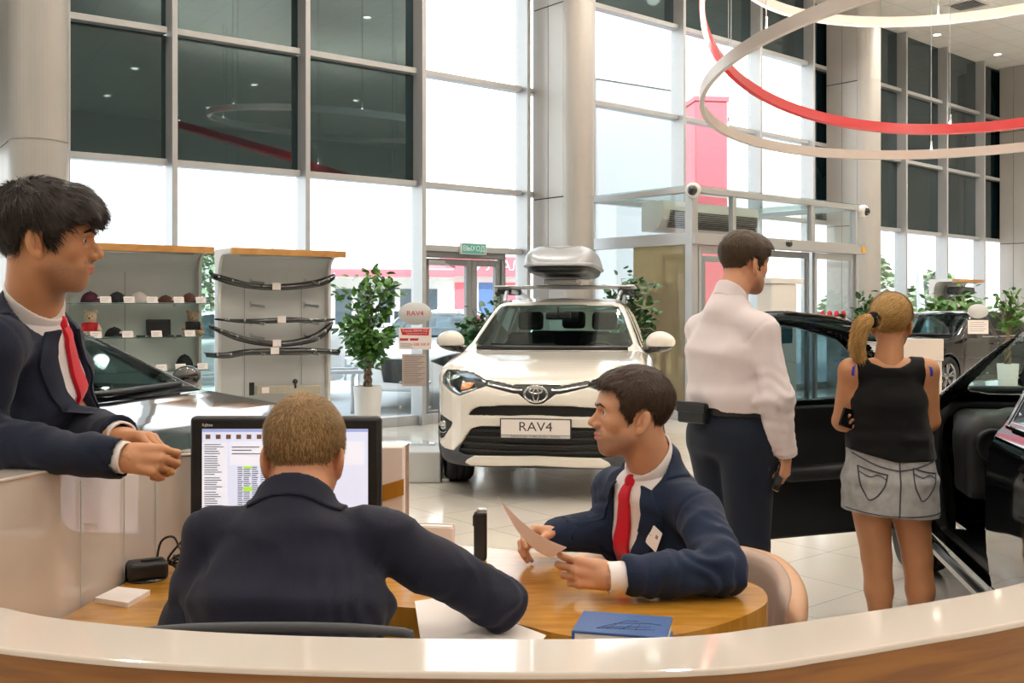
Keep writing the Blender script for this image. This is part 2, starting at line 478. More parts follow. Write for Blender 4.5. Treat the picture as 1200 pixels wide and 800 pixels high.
# ------------------------------------------------------------------ glass front: one window per bay
def frame_m(p, u, z=0.0):
    n = inward(u); m = Matrix(((u.x, n.x, 0, p.x), (u.y, n.y, 0, p.y), (0, 0, 1, z), (0, 0, 0, 1))); return m   # local x along, y into the room
def bay(idx, pa, pb, kinds, door=False, low=None):
    a = fac(pa) if not isinstance(pa, Vector) else pa; b_ = fac(pb) if not isinstance(pb, Vector) else pb
    u = (b_-a).normalized(); L = (b_-a).length
    root = empty('window_%d' % idx, kind='structure'); root.matrix_world = frame_m(a, u)
    m = MB(); m.box((-.03, -.06, 0), (.03, .2, ZC), .004, 1); m.build('mullion', M['alu'], root)
    for z in T[1:4]:
        m = MB(); m.box((.034, -.05, z-.035), (L-.05, .11, z+.035), .004, 1); m.build('transom', M['alu'], root)
    m = MB(); m.box((.034, -.05, 0), (L-.034, .11, .12), .004, 1); m.build('sill', M['alu'], root)
    for r in range(4):
        if low is not None and r == 0: continue
        z0 = T[r]+(.036 if r else .12); z1 = T[r+1]-(.036 if r < 3 else .0)
        m = MB(); m.box((.035, -.02, z0), (L-.035, .0, z1)); m.build('pane', M['dark_pane'] if kinds[r] else M['clear'], root)
        if kinds[r]:
            m = MB(); m.box((.035, -.05, z0), (L-.035, -.022, z1)); m.build('backing', M['trim_dark'], root)
    return root, L
roots = [198, 352, 487, 609, 685, 791, 881, 943, 1003, 1052, 1100, 1144, 1185]
uL = fac_u(70)
left = [fac(60)-uL*(1.55*k) for k in range(7, 0, -1)]
n_ = 0; win = {}
seq = left+[fac(74)]+[fac(x) for x in roots]+[RW-fac_u(1060)*.05]
for i in range(len(seq)-1):
    n_ += 1
    k = i-len(left)
    if k < 0: kd = (0, 1, 1, 1)
    elif k <= 2: kd = (0, 1, 1, 1)
    elif k in (3, 4): kd = (0, 0, 0, 1)
    elif k in (5, 6, 7): kd = (0, 0, 0, 1)
    else: kd = (0, 1, 1, 1)
    win[k] = bay(n_, seq[i], seq[i+1], kd, low=1 if k in (3,) else None)

# ---- exit door in the bay right of the third mullion
root, L = win[3]
def add_leaf(parent, x0, x1, z0, z1, name, fw=.085, handle=None, mat='grey_frame'):
    m = MB()
    for lo, hi in (((x0, -.03, z0), (x0+fw, .03, z1)), ((x1-fw, -.03, z0), (x1, .03, z1)), ((x0+fw, -.03, z0), (x1-fw, .03, z0+fw*1.6)), ((x0+fw, -.03, z1-fw), (x1-fw, .03, z1))): m.box(lo, hi, .004, 1)
    o = m.build(name, M[mat], parent)
    m = MB(); m.box((x0+fw, -.008, z0+fw*1.6), (x1-fw, .008, z1-fw)); m.build('pane', M['clear'], o)
    if handle is not None:
        m = MB(); m.tube([(handle, .03, .95), (handle, .08, .95), (handle, .08, 1.25), (handle, .03, 1.25)], .012); m.build('handle', M['steel'], o)
    return o
M['grey_frame'] = pm('grey_door_frame', '8e9193', .45, .3, var=.05)
dr = empty('door_1', kind='structure'); dr.matrix_world = frame_m(fac(487), (fac(609)-fac(487)).normalized())
m = MB()
W = L; x0 = .05; x1 = W-.30
m.box((x0, -.05, 2.12), (x1, .07, 2.2), .004, 1); m.box((x1-.06, -.05, .12), (x1, .07, 2.12), .004, 1); m.box((x0, -.05, .12), (x0+.05, .07, 2.12), .004, 1)
m.build('door_frame', M['grey_frame'], dr)
m = MB(); m.box((x0-.02, -.05, 2.2), (W-.05, .12, 2.275), .004, 1); m.build('head_rail', M['alu'], dr)
m = MB(); m.box((x0, -.02, 2.276), (W-.05, 0, T[1]-.036)); m.build('pane', M['clear'], dr)
m = MB(); m.box((x1+.01, -.02, .12), (W-.05, 0, 2.2)); m.build('pane', M['clear'], dr)
xm = x0+(x1-x0)*.60
add_leaf(dr, x0+.055, xm, .02, 2.11, 'door_leaf', handle=xm-.04); add_leaf(dr, xm+.005, x1-.065, .02, 2.11, 'door_leaf')
m = MB(); m.box((x0+.10, .03, 2.03), (x0+.36, .075, 2.085), .006); m.tube([(x0+.3, .06, 2.06), (x0+.52, .07, 2.0)], .01); m.build('door_closer', M['steel'], dr)
# exit sign
sg = empty('exit_sign', label='small green exit sign with white Cyrillic letters above the grey glass door', cat='sign')
sg.matrix_world = dr.matrix_world @ Matrix.Translation((.80, .15, 2.245))
M['exit_green'] = pm('exit_green', '3f8f86', .4, var=.03, emit='4f9f96', estr=.25)
m = MB(); m.box((-.21, -.02, -.075), (.21, .02, .075), .006); m.build('sign_case', M['white_matt'], sg)
m = MB(); m.box((-.19, .0205, -.06), (.19, .023, .06)); m.build('sign_face', M['exit_green'], sg)
text('sign_lettering', 'ВЫХОД', .095, Matrix(((1, 0, 0, 0), (0, 0, 1, .0235), (0, 1, 0, 0), (0, 0, 0, 1))), M['paper'], sg)

# ------------------------------------------------------------------ columns (box web plus round nose)
def column(n, px, dd, r=.235, web=.62):
    u = fac_u(px); nn = inward(u); p = fac(px)+nn*dd
    o = empty('trim_%d' % n, kind='structure'); o.matrix_world = frame_m(p, u)
    m = MB(); prof = [(r*math.cos(a), r*math.sin(a)) for a in np.linspace(0, PI, 25)]
    joints = [0, .02, 2.95, 2.965, 5.55, 5.565, ZC]
    for z0, z1 in zip(joints, joints[1:]):
        g = .006 if (z1-z0) < .03 else 0
        pr = [(x*(1-g*3), y-g) for x, y in prof]
        m.prism([(pr[-1][0], -.001)]+[] + [(x, max(y, 0)) for x, y in pr[::-1]][1:-1]+[(pr[0][0], -.001)], z0, z1, smooth=False)
    o2 = m.build('round_nose', M['column'], o)
    m = MB()
    for y0, y1 in ((-web, -web*.5-.004), (-web*.5+.004, -.006)):
        for z0, z1 in ((0, 2.95), (2.965, 5.55), (5.565, ZC)):
            m.box((-r, y0, z0), (r, y1, z1), .003, 1)
    m.build('web_panel', M['column'], o)
    m = MB(); m.box((-r+.008, -web, 0), (r-.008, -.004, ZC)); m.build('joint', M['trim_dark'], o)
    return o
column(1, 18, 1.25, r=.25); column(2, 634, .72); column(3, 972, .72, r=.27); column(4, 1172, .72, r=.27)

# ------------------------------------------------------------------ entrance lobby of glass in front of the facade
VB = Vector((2.34, 13.35, 0)); uV = fac_u(760); nV = inward(uV); VL = 3.95; VD = 2.0
lob = empty('entrance_lobby', kind='structure'); lob.matrix_world = frame_m(VB, uV); LH = 3.06
def beam(lo, hi, name='frame', mat='alu', par=None): m = MB(); m.box(lo, hi, .004, 1); return m.build(name, M[mat], par or lob)
def pane(lo, hi, mat='clear', par=None): m = MB(); m.box(lo, hi); return m.build('pane', M[mat], par or lob)
# posts of the front, then of the left side (local -y runs back to the facade)
xs = [0, .86, 2.72, VL-.08]
beam((-.06, -.06, 0), (.06, .06, LH), 'corner_post'); beam((VL-.08, -.06, 0), (VL, .06, LH), 'corner_post')
beam((.06, -.05, LH-.08), (VL-.08, .05, LH), 'top_rail')
beam((-.05, -.06, 2.30), (VL+.12, .10, 2.45), 'sliding_header')
for x in xs[1:3]: beam((x-.035, -.04, 2.45), (x+.035, .04, LH-.08), 'mullion')
for a, b_ in zip(xs, xs[1:]): pane((a+.036, -.006, 2.45), (b_-.036, .006, LH-.08))
beam((-.05, -VD, LH-.08), (.05, -.06, LH), 'top_rail'); beam((-.05, -VD, 2.30), (.05, -.06, 2.46), 'side_rail'); beam((-.05, -VD, 0), (.05, -.06, .12), 'side_sill')
beam((-.05, -VD, .12), (.05, -VD+.09, 2.30), 'wall_post')
pane((-.006, -VD+.09, 2.46), (.006, -.06, LH-.08)); pane((-.006, -VD+.09, .12), (.006, -1.02, 2.30)); pane((-.006, -1.018, .12), (.006, -.06, 2.30), 'amber_glass')
beam((VL-.06, -VD, LH-.08), (VL, -.06, LH), 'top_rail'); pane((VL-.036, -VD, .1), (VL-.024, -.06, LH-.08))
m = MB(); m.box((-.05, -VD, LH+.001), (VL, .05, LH+.014)); m.build('roof_pane', M['green_glass'], lob)
# fixed side lights and sliding leaves
d2 = empty('door_2', kind='structure'); d2.matrix_world = lob.matrix_world.copy()
def leaf(x0, x1, y, par, name='sliding_leaf', fw=.06, mat='alu'):
    m = MB()
    for lo, hi in (((x0, y-.025, .02), (x0+fw, y+.025, 2.29)), ((x1-fw, y-.025, .02), (x1, y+.025, 2.29)), ((x0+fw, y-.025, .02), (x1-fw, y+.025, .14)), ((x0+fw, y-.025, 2.2), (x1-fw, y+.025, 2.29))): m.box(lo, hi, .003, 1)
    o = m.build(name, M[mat], par); m = MB(); m.box((x0+fw, y-.006, .14), (x1-fw, y+.006, 2.2)); m.build('pane', M['clear'], o); return o
leaf(.12, .98, 0, d2, 'fixed_leaf'); f2 = leaf(2.80, 3.84, 0, d2, 'fixed_leaf')
leaf(.16, 1.02, -.07, d2); leaf(1.62, 2.76, -.07, d2, mat='grey_frame')
for i in range(4):
    m = MB(); m.M = Matrix.Translation((3.02+i*.19, .012, 1.36)) @ Matrix.Rotation(PI/2, 4, 'X'); m.lathe([(0, 0), (.07, 0), (.07, .003), (0, .003)], 20)
    m.build('red_dot', M['red'], f2)
m = MB(); m.M = Matrix.Translation((2.02, .11, 2.385)); m.sphere((0, 0, 0), (.075, .03, .045)); m.build('motion_sensor', M['black_plastic'], d2)
m = MB(); m.box((VL+.0, .101, 2.32), (VL+.1, .115, 2.42), .003); m.build('warning_sticker', pm('yellow_sticker', 'd9a63a', .5, var=.3, scale=40), d2)
# inner lobby doors in the facade line, air curtain, mat
d3 = empty('door_3', kind='structure'); d3.matrix_world = lob.matrix_world @ Matrix.Translation((0, -VD+.35, 0))
leaf(1.3, 2.2, 0, d3); leaf(2.25, 3.2, 0, d3)
ac = empty('air_curtain', label='silver air curtain unit with louvred grille hung inside the glass lobby', cat='air curtain'); ac.matrix_world = lob.matrix_world @ Matrix.Translation((.06, -1.0, 2.55))
m = MB(); prof = [(-.2, 0), (.02, 0), (.12, .05), (.18, .16), (.2, .3), (.2, .42), (-.2, .42)]
m.prism(prof, .30, 2.5, 'x'); m.build('casing', M['white_matt'], ac)
m = MB()
for i in range(9): m.box((.46, .13+i*.0085, .05+i*.028), (2.45, .21, .062+i*.028))
m.build('grille', M['trim_dark'], ac)
mt = MB(); mt.box((.05, -VD+.1, .001), (VL-.1, .55, .012)); o = mt.build('entrance_mat', pm('red_mat', '8e2335', .9, var=.2, scale=120, bump=.4, bscale=400)); o.matrix_world = lob.matrix_world; tag(o, 'dark red entrance mat laid on the tiles at the glass lobby', 'mat')
# dome cameras
def dome(p, look, lab):
    r = empty('dome_camera', p, label=lab, cat='camera')
    q = Vector(look).to_track_quat('Z', 'Y').to_matrix().to_4x4()
    m = MB(); m.M = q; m.lathe([(0, -.06), (.085, -.06), (.10, -.03), (.10, .02), (.085, .05), (.06, .055)], 24); m.build('housing', M['white_matt'], r)
    m = MB(); m.M = q @ Matrix.Translation((0, 0, .045)); m.sphere((0, 0, 0), .066, 20, 12); m.build('dome', M['black_gloss'], r)
WM = lob.matrix_world
dome(WM @ Vector((-.09, .10, LH-.07)), (-.35, -1, -.1), 'white dome security camera on the near corner post of the glass lobby')
dome(WM @ Vector((VL+.08, .08, LH-.09)), (.9, -.8, -.15), 'white dome security camera at the far end of the lobby top rail')

# ------------------------------------------------------------------ ceiling fittings
M['lamp_disc'] = pm('lamp_disc', 'ffffff', .5, var=0, emit='fff1dc', estr=14)
def uv(s, t): return U0*s+N0*t     # plan coordinates along and square to the glass front, from the camera
dl0 = None
def downlight(x, y, lab, grp=None):
    global dl0
    if dl0 is None:
        r = empty('downlight', label='x', cat='ceiling light')
        m = MB(); m.lathe([(.075, .012), (.10, .012), (.105, 0), (.10, -.006), (.075, -.006)], 24); m.build('trim_ring', M['white_matt'], r)
        m = MB(); m.lathe([(0, .0), (.075, .0)], 24); m.build('lamp', M['lamp_disc'], r)
        dl0 = r
    else: r = copy_tree(dl0)
    r.location = (x, y, ZC-.004); r['label'] = lab
    if grp: r['group'] = grp
    return r
def add_spot(x, y, power, col=(1, .92, .81)):
    l = bpy.data.lights.new('downlight_and_added_lamp', 'SPOT'); l.energy = power; l.color = col; l.spot_size = math.radians(150); l.spot_blend = .8; l.shadow_soft_size = .12
    o = bpy.data.objects.new('downlight_and_added_lamp', l); COL.objects.link(o); o.location = (x, y, ZC-.06)
for px, py, lab in ((1098, 40.5, 'round recessed downlight in the tiled ceiling nearer the ring lamp'), (1169, 63.5, 'round recessed downlight in the tiled ceiling above the far right column')):
    d = (ZC-H)*F/(360-py); downlight((px-600)*d/F, d, lab)
SPOT = 150
for i in range(-1, 8):
    for j in range(-3, 4):
        s = 1.2+i*3.6-2; t = j*3.6-1.0
        p = uv(s, t)
        d = p.y
        far = s > 16 or t < -9
        if t > 8.5 or s > 22.5: continue
        if far: t2 = max(t, -9.3); p = uv(s, t2); d = p.y
        add_spot(p.x, p.y, SPOT*(1.9 if far and s > 12 else 1))  # far spots are extra, without fittings, added to lift the dim far ceiling
        inview = d > 1 and abs(p.x/d*F) < 640 and 360-(ZC-H)*F/d > 0
        if not inview and not far: downlight(p.x, p.y, 'round recessed downlight of the ceiling grid above the counter, mirrored in the dark panes', 'ceiling grid downlights')
# ceiling vent seen at the top right
px, py = 1133, 5; d = (ZC-H)*F/(360-py)
vt = empty('ceiling_vent', ((px-600)*d/F, d, ZC-.003), ROT, 'square louvred vent in the white tiled ceiling at the top edge of the view', 'vent')
m = MB()
for lo, hi in (((-.3, -.3, -.02), (.3, -.26, 0)), ((-.3, .26, -.02), (.3, .3, 0)), ((-.3, -.26, -.02), (-.26, .26, 0)), ((.26, -.26, -.02), (.3, .26, 0))): m.box(lo, hi)
m.build('frame', M['white_matt'], vt)
m = MB()
for k in range(10): m.bar((-.26, -.24+k*.053, -.012), (.26, -.24+k*.053, -.012), .004, .03, (0, .6, 1))
m.build('louvre', M['shelf_body'], vt)
m = MB(); m.box((-.26, -.26, -.002), (.26, .26, -.001)); m.build('shadow_box', M['trim_dark'], vt)

# ------------------------------------------------------------------ big hanging ring lamps, fitted from points seen along each ring
def fit_ring(pp, rad, w=0.0):
    pp = np.array(pp, float); a = (pp[:, 0]-600)/F; b = (360-pp[:, 1])/F      # ray (a,1,b)
    best = None
    from itertools import product
    def resid(x):
        cx, cy, cz, tx, ty = x; n = np.array([tx, ty, 1.0]); n /= np.linalg.norm(n); c = np.array([cx, cy, cz])
        rd = np.stack([a, np.ones_like(a), b], -1); t = (c@n)/(rd@n); q = rd*t[:, None]-c
        r = (np.linalg.norm(q, axis=1)-rad)/np.abs(t)*F
        return np.concatenate([r, np.array([tx*40, ty*40, (cx-4.7)*3, (cy-9)*3])*w])
    for cx, cy, cz in product((2, 4, 6), (6, 9, 12), (1.6, 2.4, 3.4)):
        x = np.array([cx, cy, cz, 0, 0], float); lam = 1.0
        r = resid(x); e = r@r
        for _ in range(60):
            J = np.stack([(resid(x+np.eye(5)[k]*1e-4)-r)/1e-4 for k in range(5)], -1)
            st = np.linalg.solve(J.T@J+lam*np.eye(5)*np.diag(J.T@J).mean()*1e-2+np.eye(5)*1e-6, -J.T@r)
            r2 = resid(x+st); e2 = r2@r2
            if e2 < e: x, r, e, lam = x+st, r2, e2, lam*.5
            else: lam *= 2.5
        ok = abs(x[3]) < .8 and abs(x[4]) < .8 and .8 < x[2] < 5.4 and x[1] > 3
        if ok and (best is None or e < best[0]): best = (e, x)
    return best
M['added_uplight'] = pm('added_ring_uplight', 'ffffff', .5, var=0, emit='fff3e2', estr=210)  # glow added on top of the rings, unseen from below, to brighten the ceiling
M['added_uplight_low'] = pm('added_ring_uplight_dim', 'ffffff', .5, var=0, emit='fff3e2', estr=110)
RINGS = [
 ('red', [(822, 2), (830, 38), (852, 82), (880, 104), (920, 121), (975, 141), (1040, 150), (1090, 152), (1150, 149), (1200, 144)], 2.9, 'red_gloss', 'large glossy red hanging ring lamp'),
 ('low', [(995, 1), (900, 43), (850, 72), (822, 112), (832, 140), (860, 157), (900, 170), (975, 179), (1062, 182), (1137, 178), (1200, 172)], 3.0, 'ring_white', 'large pale grey hanging ring lamp, the lower one crossing the red ring'),
 ('high', [(893, 1), (925, 12), (960, 20), (1000, 25.5), (1050, 26.5), (1100, 23), (1150, 17), (1200, 10)], 2.6, 'ring_white', 'pale grey hanging ring lamp highest at the top edge of the view'),
]
for key, pp, rad, mat, lab in RINGS:
    e, x = fit_ring(pp, rad, 1.0 if key == 'high' else 0.0)
    print('RING', key, round(float(e), 1), np.round(x, 3))
    n = Vector((x[3], x[4], 1)).normalized(); c = Vector((x[0], x[1], x[2]+H))
    ax = n.cross(Vector((0, 1, 0))).normalized(); ay = n.cross(ax)
    r = empty('ring_lamp', c, label=lab, cat='pendant lamp')
    m = MB(); rings = []
    for k in range(128):
        a = 2*PI*k/128; e_ = ax*math.cos(a)+ay*math.sin(a)
        rings.append([e_*(rad+dr_)+n*dz for dr_, dz in ((-.022, -.055), (.022, -.055), (.022, .055), (.018, .055), (.018, .028), (-.018, .028), (-.018, .055), (-.022, .055))])
    rings.append(rings[0]); m.sweep(rings, caps=False, smooth=False)
    for f in m.bm.faces: f.smooth = True
    o = m.build('ring_band', M[mat], r)
    o.data.set_sharp_from_angle(angle=math.radians(40))
    m = MB(); rings = []
    for k in range(97):
        a = 2*PI*k/96; e_ = ax*math.cos(a)+ay*math.sin(a)
        rings.append([e_*(rad+dr_)+n*dz for dr_, dz in ((-.017, .030), (.017, .030), (.017, .034), (-.017, .034))])
    m.sweep(rings, caps=False); m.build('added_uplight_strip', M['added_uplight_low' if key == 'high' else 'added_uplight'], r)  # added uplight hidden in the channel of the band
    for k in range(6):
        a = 2*PI*(k+.4)/6; e_ = (ax*math.cos(a)+ay*math.sin(a))*rad
        top = ZC-c.z
        m = MB(); m.tube([e_+n*.05, Vector((e_.x, e_.y, top))], .004, 6, False); m.tube([e_+n*.04, Vector((e_.x, e_.y, e_.z+.16))], .012, 8); m.build('suspension_wire', M['steel'], r)

# ------------------------------------------------------------------ world and camera
w = bpy.data.worlds.new('sky'); SC.world = w; w.use_nodes = True
N_ = w.node_tree.nodes; bg = N_['Background']
tc = N_.new('ShaderNodeTexCoord'); sx = N_.new('ShaderNodeSeparateXYZ'); rp = N_.new('ShaderNodeValToRGB')
w.node_tree.links.new(tc.outputs['Generated'], sx.inputs[0]); w.node_tree.links.new(sx.outputs['Z'], rp.inputs['Fac'])
rp.color_ramp.elements[0].color = (.93, .96, .98, 1); rp.color_ramp.elements[1].color = (.62, .78, 1, 1); rp.color_ramp.elements[0].position = .25
w.node_tree.links.new(rp.outputs['Color'], bg.inputs['Color']); bg.inputs['Strength'].default_value = 2.6
cd = bpy.data.cameras.new('camera'); cam = bpy.data.objects.new('camera', cd); COL.objects.link(cam)
cd.sensor_width = 36; cd.lens = 36; cd.sensor_fit = 'HORIZONTAL'; cd.shift_y = -40/1200; cd.clip_start = .05; cd.clip_end = 500
cam.location = (0, 0, H); cam.rotation_euler = (PI/2, 0, 0)
SC.camera = cam
SC.view_settings.view_transform = 'Standard'; SC.view_settings.look = 'None'; SC.view_settings.gamma = 1; SC.view_settings.use_curve_mapping = False
SC.view_settings.exposure = 0.36
sl = bpy.data.lights.new('sun', 'SUN'); sl.energy = 5.5; sl.angle = .02; sl.color = (1, .96, .9); so = bpy.data.objects.new('sun', sl); COL.objects.link(so)
so.rotation_euler = Vector((-N0.x*.64, -N0.y*.64, -.77)).to_track_quat('-Z', 'Y').to_euler()
SC.cycles.use_denoising = True
SC.cycles.max_bounces = 10; SC.cycles.transparent_max_bounces = 24; SC.cycles.sample_clamp_indirect = 6; SC.cycles.caustics_reflective = False
SC.cycles.caustics_refractive = False
# ================================================================== cars
M['paint_white'] = pm('white_car_paint', 'e8e2d8', .12, coat=1.0, var=.01)
M['paint_black'] = pm('black_car_paint', '07080b', .06, coat=.6, var=.02, spec=.5)
M['tyre'] = pm('tyre_rubber', '16171a', .75, var=.1, scale=30, bump=.25, bscale=90)
M['rim'] = pm('alloy_rim', '9b9ea2', .25, .9, var=.03)
M['cladding'] = pm('grey_cladding', '43454a', .6, var=.06, scale=60, bump=.1, bscale=500)
M['grille'] = pm('black_grille', '0d0e10', .45, var=.05)
M['lamp_black'] = pm('lamp_housing', '1a1c20', .2, .3, var=.03)
M['seat_fabric'] = pm('dark_seat_fabric', '24262a', .8, var=.15, scale=60, bump=.2, bscale=300)
M['dash'] = pm('soft_dash_plastic', '1d1f22', .55, var=.08, scale=50, bump=.08, bscale=400)
M['amber'] = pm('amber_lens', 'd9812f', .2, var=.03, coat=.6)
M['mirror_glass'] = pm('mirror_glass', 'c8ccd0', .03, 1.0, var=0)
M['roofbox'] = pm('roof_box_plastic', 'a3a6aa', .32, .25, var=.03)

def mirrored(V, Q):
    W = V.copy(); W[:, 0] *= -1; return W, Q[:, ::-1].copy()
def sym_mesh(name, f, lo, hi, h, mat, parent, rel=0):
    """mesh the x>0 half-space part f and its mirror image as one mesh"""
    V, Q = sdf_arrays(f, lo, hi, h)
    if rel: V = relax(V, Q, rel)
    V, Q = join_arrays([(V, Q), mirrored(V, Q)])
    return link(name, raw_mesh(name, V, Q), parent, mat)
def pair(name, f, lo, hi, h, mat, parent):
    V, Q = sdf_arrays(f, lo, hi, h); out = []
    for q in ((V, Q), mirrored(V, Q)): out.append(link(name, raw_mesh(name, *q), parent, mat))
    return out
def wheel(root, x, y, R, wd, rim_r, spokes=5, steer=0.0):
    """tyre with alloy rim; outer face looks to sign(x)"""
    s = 1 if x > 0 else -1
    w = empty('wheel', (x, y, R)); w.parent = root; w.rotation_euler = (0, 0, steer)
    Mx = Matrix.Rotation(PI/2*s, 4, 'Y')
    m = MB(); m.M = Mx
    h = wd/2
    m.lathe([(rim_r, -h*.8), (rim_r+.02, -h*.95), (R-.035, -h), (R-.01, -h*.82), (R, -h*.6), (R, -h*.30), (R-.008, -h*.28), (R-.008, -h*.22), (R, -h*.20), (R, h*.20), (R-.008, h*.22), (R-.008, h*.28), (R, h*.3), (R, h*.6), (R-.01, h*.82), (R-.035, h), (rim_r+.02, h*.95), (rim_r, h*.8)], 48)
    m.build('tyre', M['tyre'], w)
    m = MB(); m.M = Mx
    m.lathe([(rim_r, -h*.8), (rim_r-.015, -h*.5), (rim_r-.03, h*.3), (rim_r-.012, h*.7), (rim_r+.003, h*.82)], 40)
    m.lathe([(0, h*.62), (.06, h*.6), (.07, h*.45), (.07, 0)], 20)
    for k in range(spokes*2):
        a = 2*PI*(k//2)/spokes+(.16 if k % 2 else -.16)
        m.bar((.05*math.cos(a), .05*math.sin(a), h*.5), ((rim_r-.015)*math.cos(a*1), (rim_r-.015)*math.sin(a), h*.62), .03, .035, (0, 0, 1), .006)
    m.build('rim', M['rim'], w)
    m = MB(); m.M = Mx; m.lathe([(0, -.01), (rim_r*.7, -.01), (rim_r*.7, .01), (0, .012)], 32); m.build('brake_disc', M['steel'], w)
    return w
def seat(root, x, y, z, w=.5, hr=True, rec=.25):
    s = empty('seat', (x, y, z)); s.parent = root
    c = U(rbox((0, .02, 0), (w/2, .26, .075), .05), rbox((w*.42, 0, .05), (.05, .22, .05), .04), rbox((-w*.42, 0, .05), (.05, .22, .05), .04), k=.04)
    sdf('cushion', c, (-.4, -.4, -.2), (.4, .4, .25), .018, M['seat_fabric'], s)
    R = np.array(Matrix.Rotation(rec, 3, 'X'))
    b = local(U(rbox((0, 0, .30), (w*.46, .055, .30), .05), rbox((w*.40, .05, .28), (.05, .05, .22), .04), rbox((-w*.40, .05, .28), (.05, .05, .22), .04), k=.05), (0, -.25, .02), R)
    sdf('backrest', b, (-.4, -.6, -.1), (.4, 0, .75), .018, M['seat_fabric'], s)
    hd = local(rbox((0, .01, .72), (.13, .05, .095), .045), (0, -.25, .02), R)
    sdf('headrest', hd, (-.25, -.65, .5), (.25, 0, .95), .014, M['seat_fabric'], s)
    return s

# ------------------------------------------------------------------ white SUV
YAW = math.radians(8.0)
fw = Vector((-math.sin(YAW), -math.cos(YAW), 0)); nose = Vector((28*7.75/F, 7.75, 0)); suv_c = nose-fw*2.25
suv = empty('white_suv', suv_c, math.atan2(fw.y, fw.x)-PI/2, 'white compact SUV with a silver roof box, RAV4 on its plate, facing the desk', 'car')
RZ = np.array(Matrix.Rotation(math.atan2(fw.y, fw.x)-PI/2, 3, 'Z'))
def s_px(px, py, yl):
    """point of the SUV's own frame seen at a pixel on its cross plane y=yl"""
    c = np.array(suv_c); o = (np.array([0, 0, H])-c)@RZ; d = np.array([(px-600)/F, 1, -(py-360)/F])@RZ
    return o+d*((yl-o[1])/d[1])
def s_poly(l, sm=0, closed=True):
    q = [tuple(s_px(*p)[[0, 2]]) for p in l]; q = [(x if x > .03 else -.03, z) for x, z in q]
    return catmull(q, sm, True) if sm else q
side = catmull([(2.12, .24), (2.22, .34), (2.25, .50), (2.245, .66), (2.215, .80), (2.15, .885), (2.02, .945), (1.65, 1.035), (1.12, 1.10), (1.0, 1.125), (.36, 1.475), (.16, 1.545), (-.25, 1.595), (-1.1, 1.58), (-1.85, 1.50), (-2.0, 1.36), (-2.17, 1.02), (-2.25, .75), (-2.22, .4), (-2.1, .26), (-1.2, .22), (0, .2), (1.2, .22)], 5, True)
hp = [(0, 2.26), (.30, 2.245), (.55, 2.17), (.72, 2.04), (.83, 1.84), (.885, 1.5), (.905, 1.0), (.90, 0), (.90, -1.0), (.88, -1.7), (.80, -2.08), (.55, -2.22), (0, -2.25)]
plan = catmull(hp, 4)+[(-x, y) for x, y in catmull(hp, 4)[::-1]][1:-1]
hs = [(0, .18), (.70, .20), (.84, .28), (.895, .50), (.905, .72), (.885, .90), (.845, 1.0), (.775, 1.085), (.715, 1.24), (.63, 1.44), (.57, 1.53), (.46, 1.575), (0, 1.60)]
sect = catmull(hs, 4)+[(-x, z) for x, z in catmull(hs, 4)[::-1]][1:-1]
_sd, _pl, _st = ext(side, 0), ext(plan, 2), ext(sect, 1)
def suv_outer(p):
    d = smax(smax(_sd(p), _pl(p), .10), _st(p), .07)
    q = p
    # fender shoulders above the lamps and a shallow hood valley
    d = smin(d, cap((.70, 1.75, .90), (.76, .9, 1.0), .075)(np.stack([np.abs(q[:, 0]), q[:, 1], q[:, 2]], -1)), .12)
    return d
def A(f):
    return lambda p: f(np.stack([np.abs(p[:, 0]), p[:, 1], p[:, 2]], -1))
class Cut:
    pass
lampP = s_poly([(522, 434, 1.93), (535, 435, 2.0), (550, 438, 2.08), (569, 446, 2.14), (571, 452, 2.14), (556, 457, 2.1), (541, 462.5, 2.02), (530, 457, 1.97), (520, 449, 1.90), (519.5, 440, 1.90)])
bandP = s_poly([(569, 445.5, 2.16), (600, 452.5, 2.2), (628.5, 453.5, 2.22), (628.5, 463, 2.22), (601, 461, 2.2), (570, 452.5, 2.16)])
veeP = s_poly([(601, 451.5, 2.21), (628.5, 452, 2.22), (628.5, 474.5, 2.235), (621, 473, 2.235), (612, 466, 2.22), (603, 458.5, 2.21)])
slotP = s_poly([(549, 486, 2.13), (553, 480, 2.14), (560, 476, 2.17), (590, 475, 2.22), (628.5, 475.5, 2.24), (628.5, 487.5, 2.24), (590, 487.5, 2.22)])
lowP = s_poly([(538, 528, 2.10), (541, 520, 2.12), (547, 509, 2.15), (553, 501.5, 2.16), (562, 499, 2.18), (628.5, 499.5, 2.25), (628.5, 535, 2.22), (560, 534, 2.18), (545, 532, 2.12)])
fogP = s_poly([(513.5, 487, 1.93), (516, 486, 1.95), (531, 494, 2.05), (530, 498, 2.05), (520, 512, 1.98), (514, 515, 1.93)])
cladP = s_poly([(500, 517, 1.8), (510, 519.5, 1.93), (520, 525, 1.99), (532, 527.5, 2.08), (541, 519, 2.12), (560, 534, 2.18), (628.5, 535, 2.22), (628.5, 552, 2.2), (500, 552, 1.9)])
lipP = s_poly([(545, 541.5, 2.14), (548, 537.5, 2.14), (556, 533.5, 2.18), (628.5, 534, 2.23), (628.5, 545, 2.2), (552, 545, 2.15)])
def fcut(poly, y0=1.6): return A(ext(poly, 1, lo=y0, res=.004))
def near(d, f=suv_outer): return lambda p: -(f(p)+d)       # inside where deeper than... negative where outer > -d
def band(f, a, b_):
    """layer of f between depth a and depth b"""
    return lambda p: (lambda d: np.maximum(d+a, -(d+b_)))(f(p))
cl, cb, cv, cs, cw, cf, cc, cp = [fcut(x) for x in (lampP, bandP, veeP, slotP, lowP, fogP, cladP, lipP)]
WH, WY = .355, 1.30
arch = A(I(lambda p: np.sqrt((p[:, 1]-WY)**2+(p[:, 2]-WH)**2)-.405, lambda p: .52-p[:, 0]))
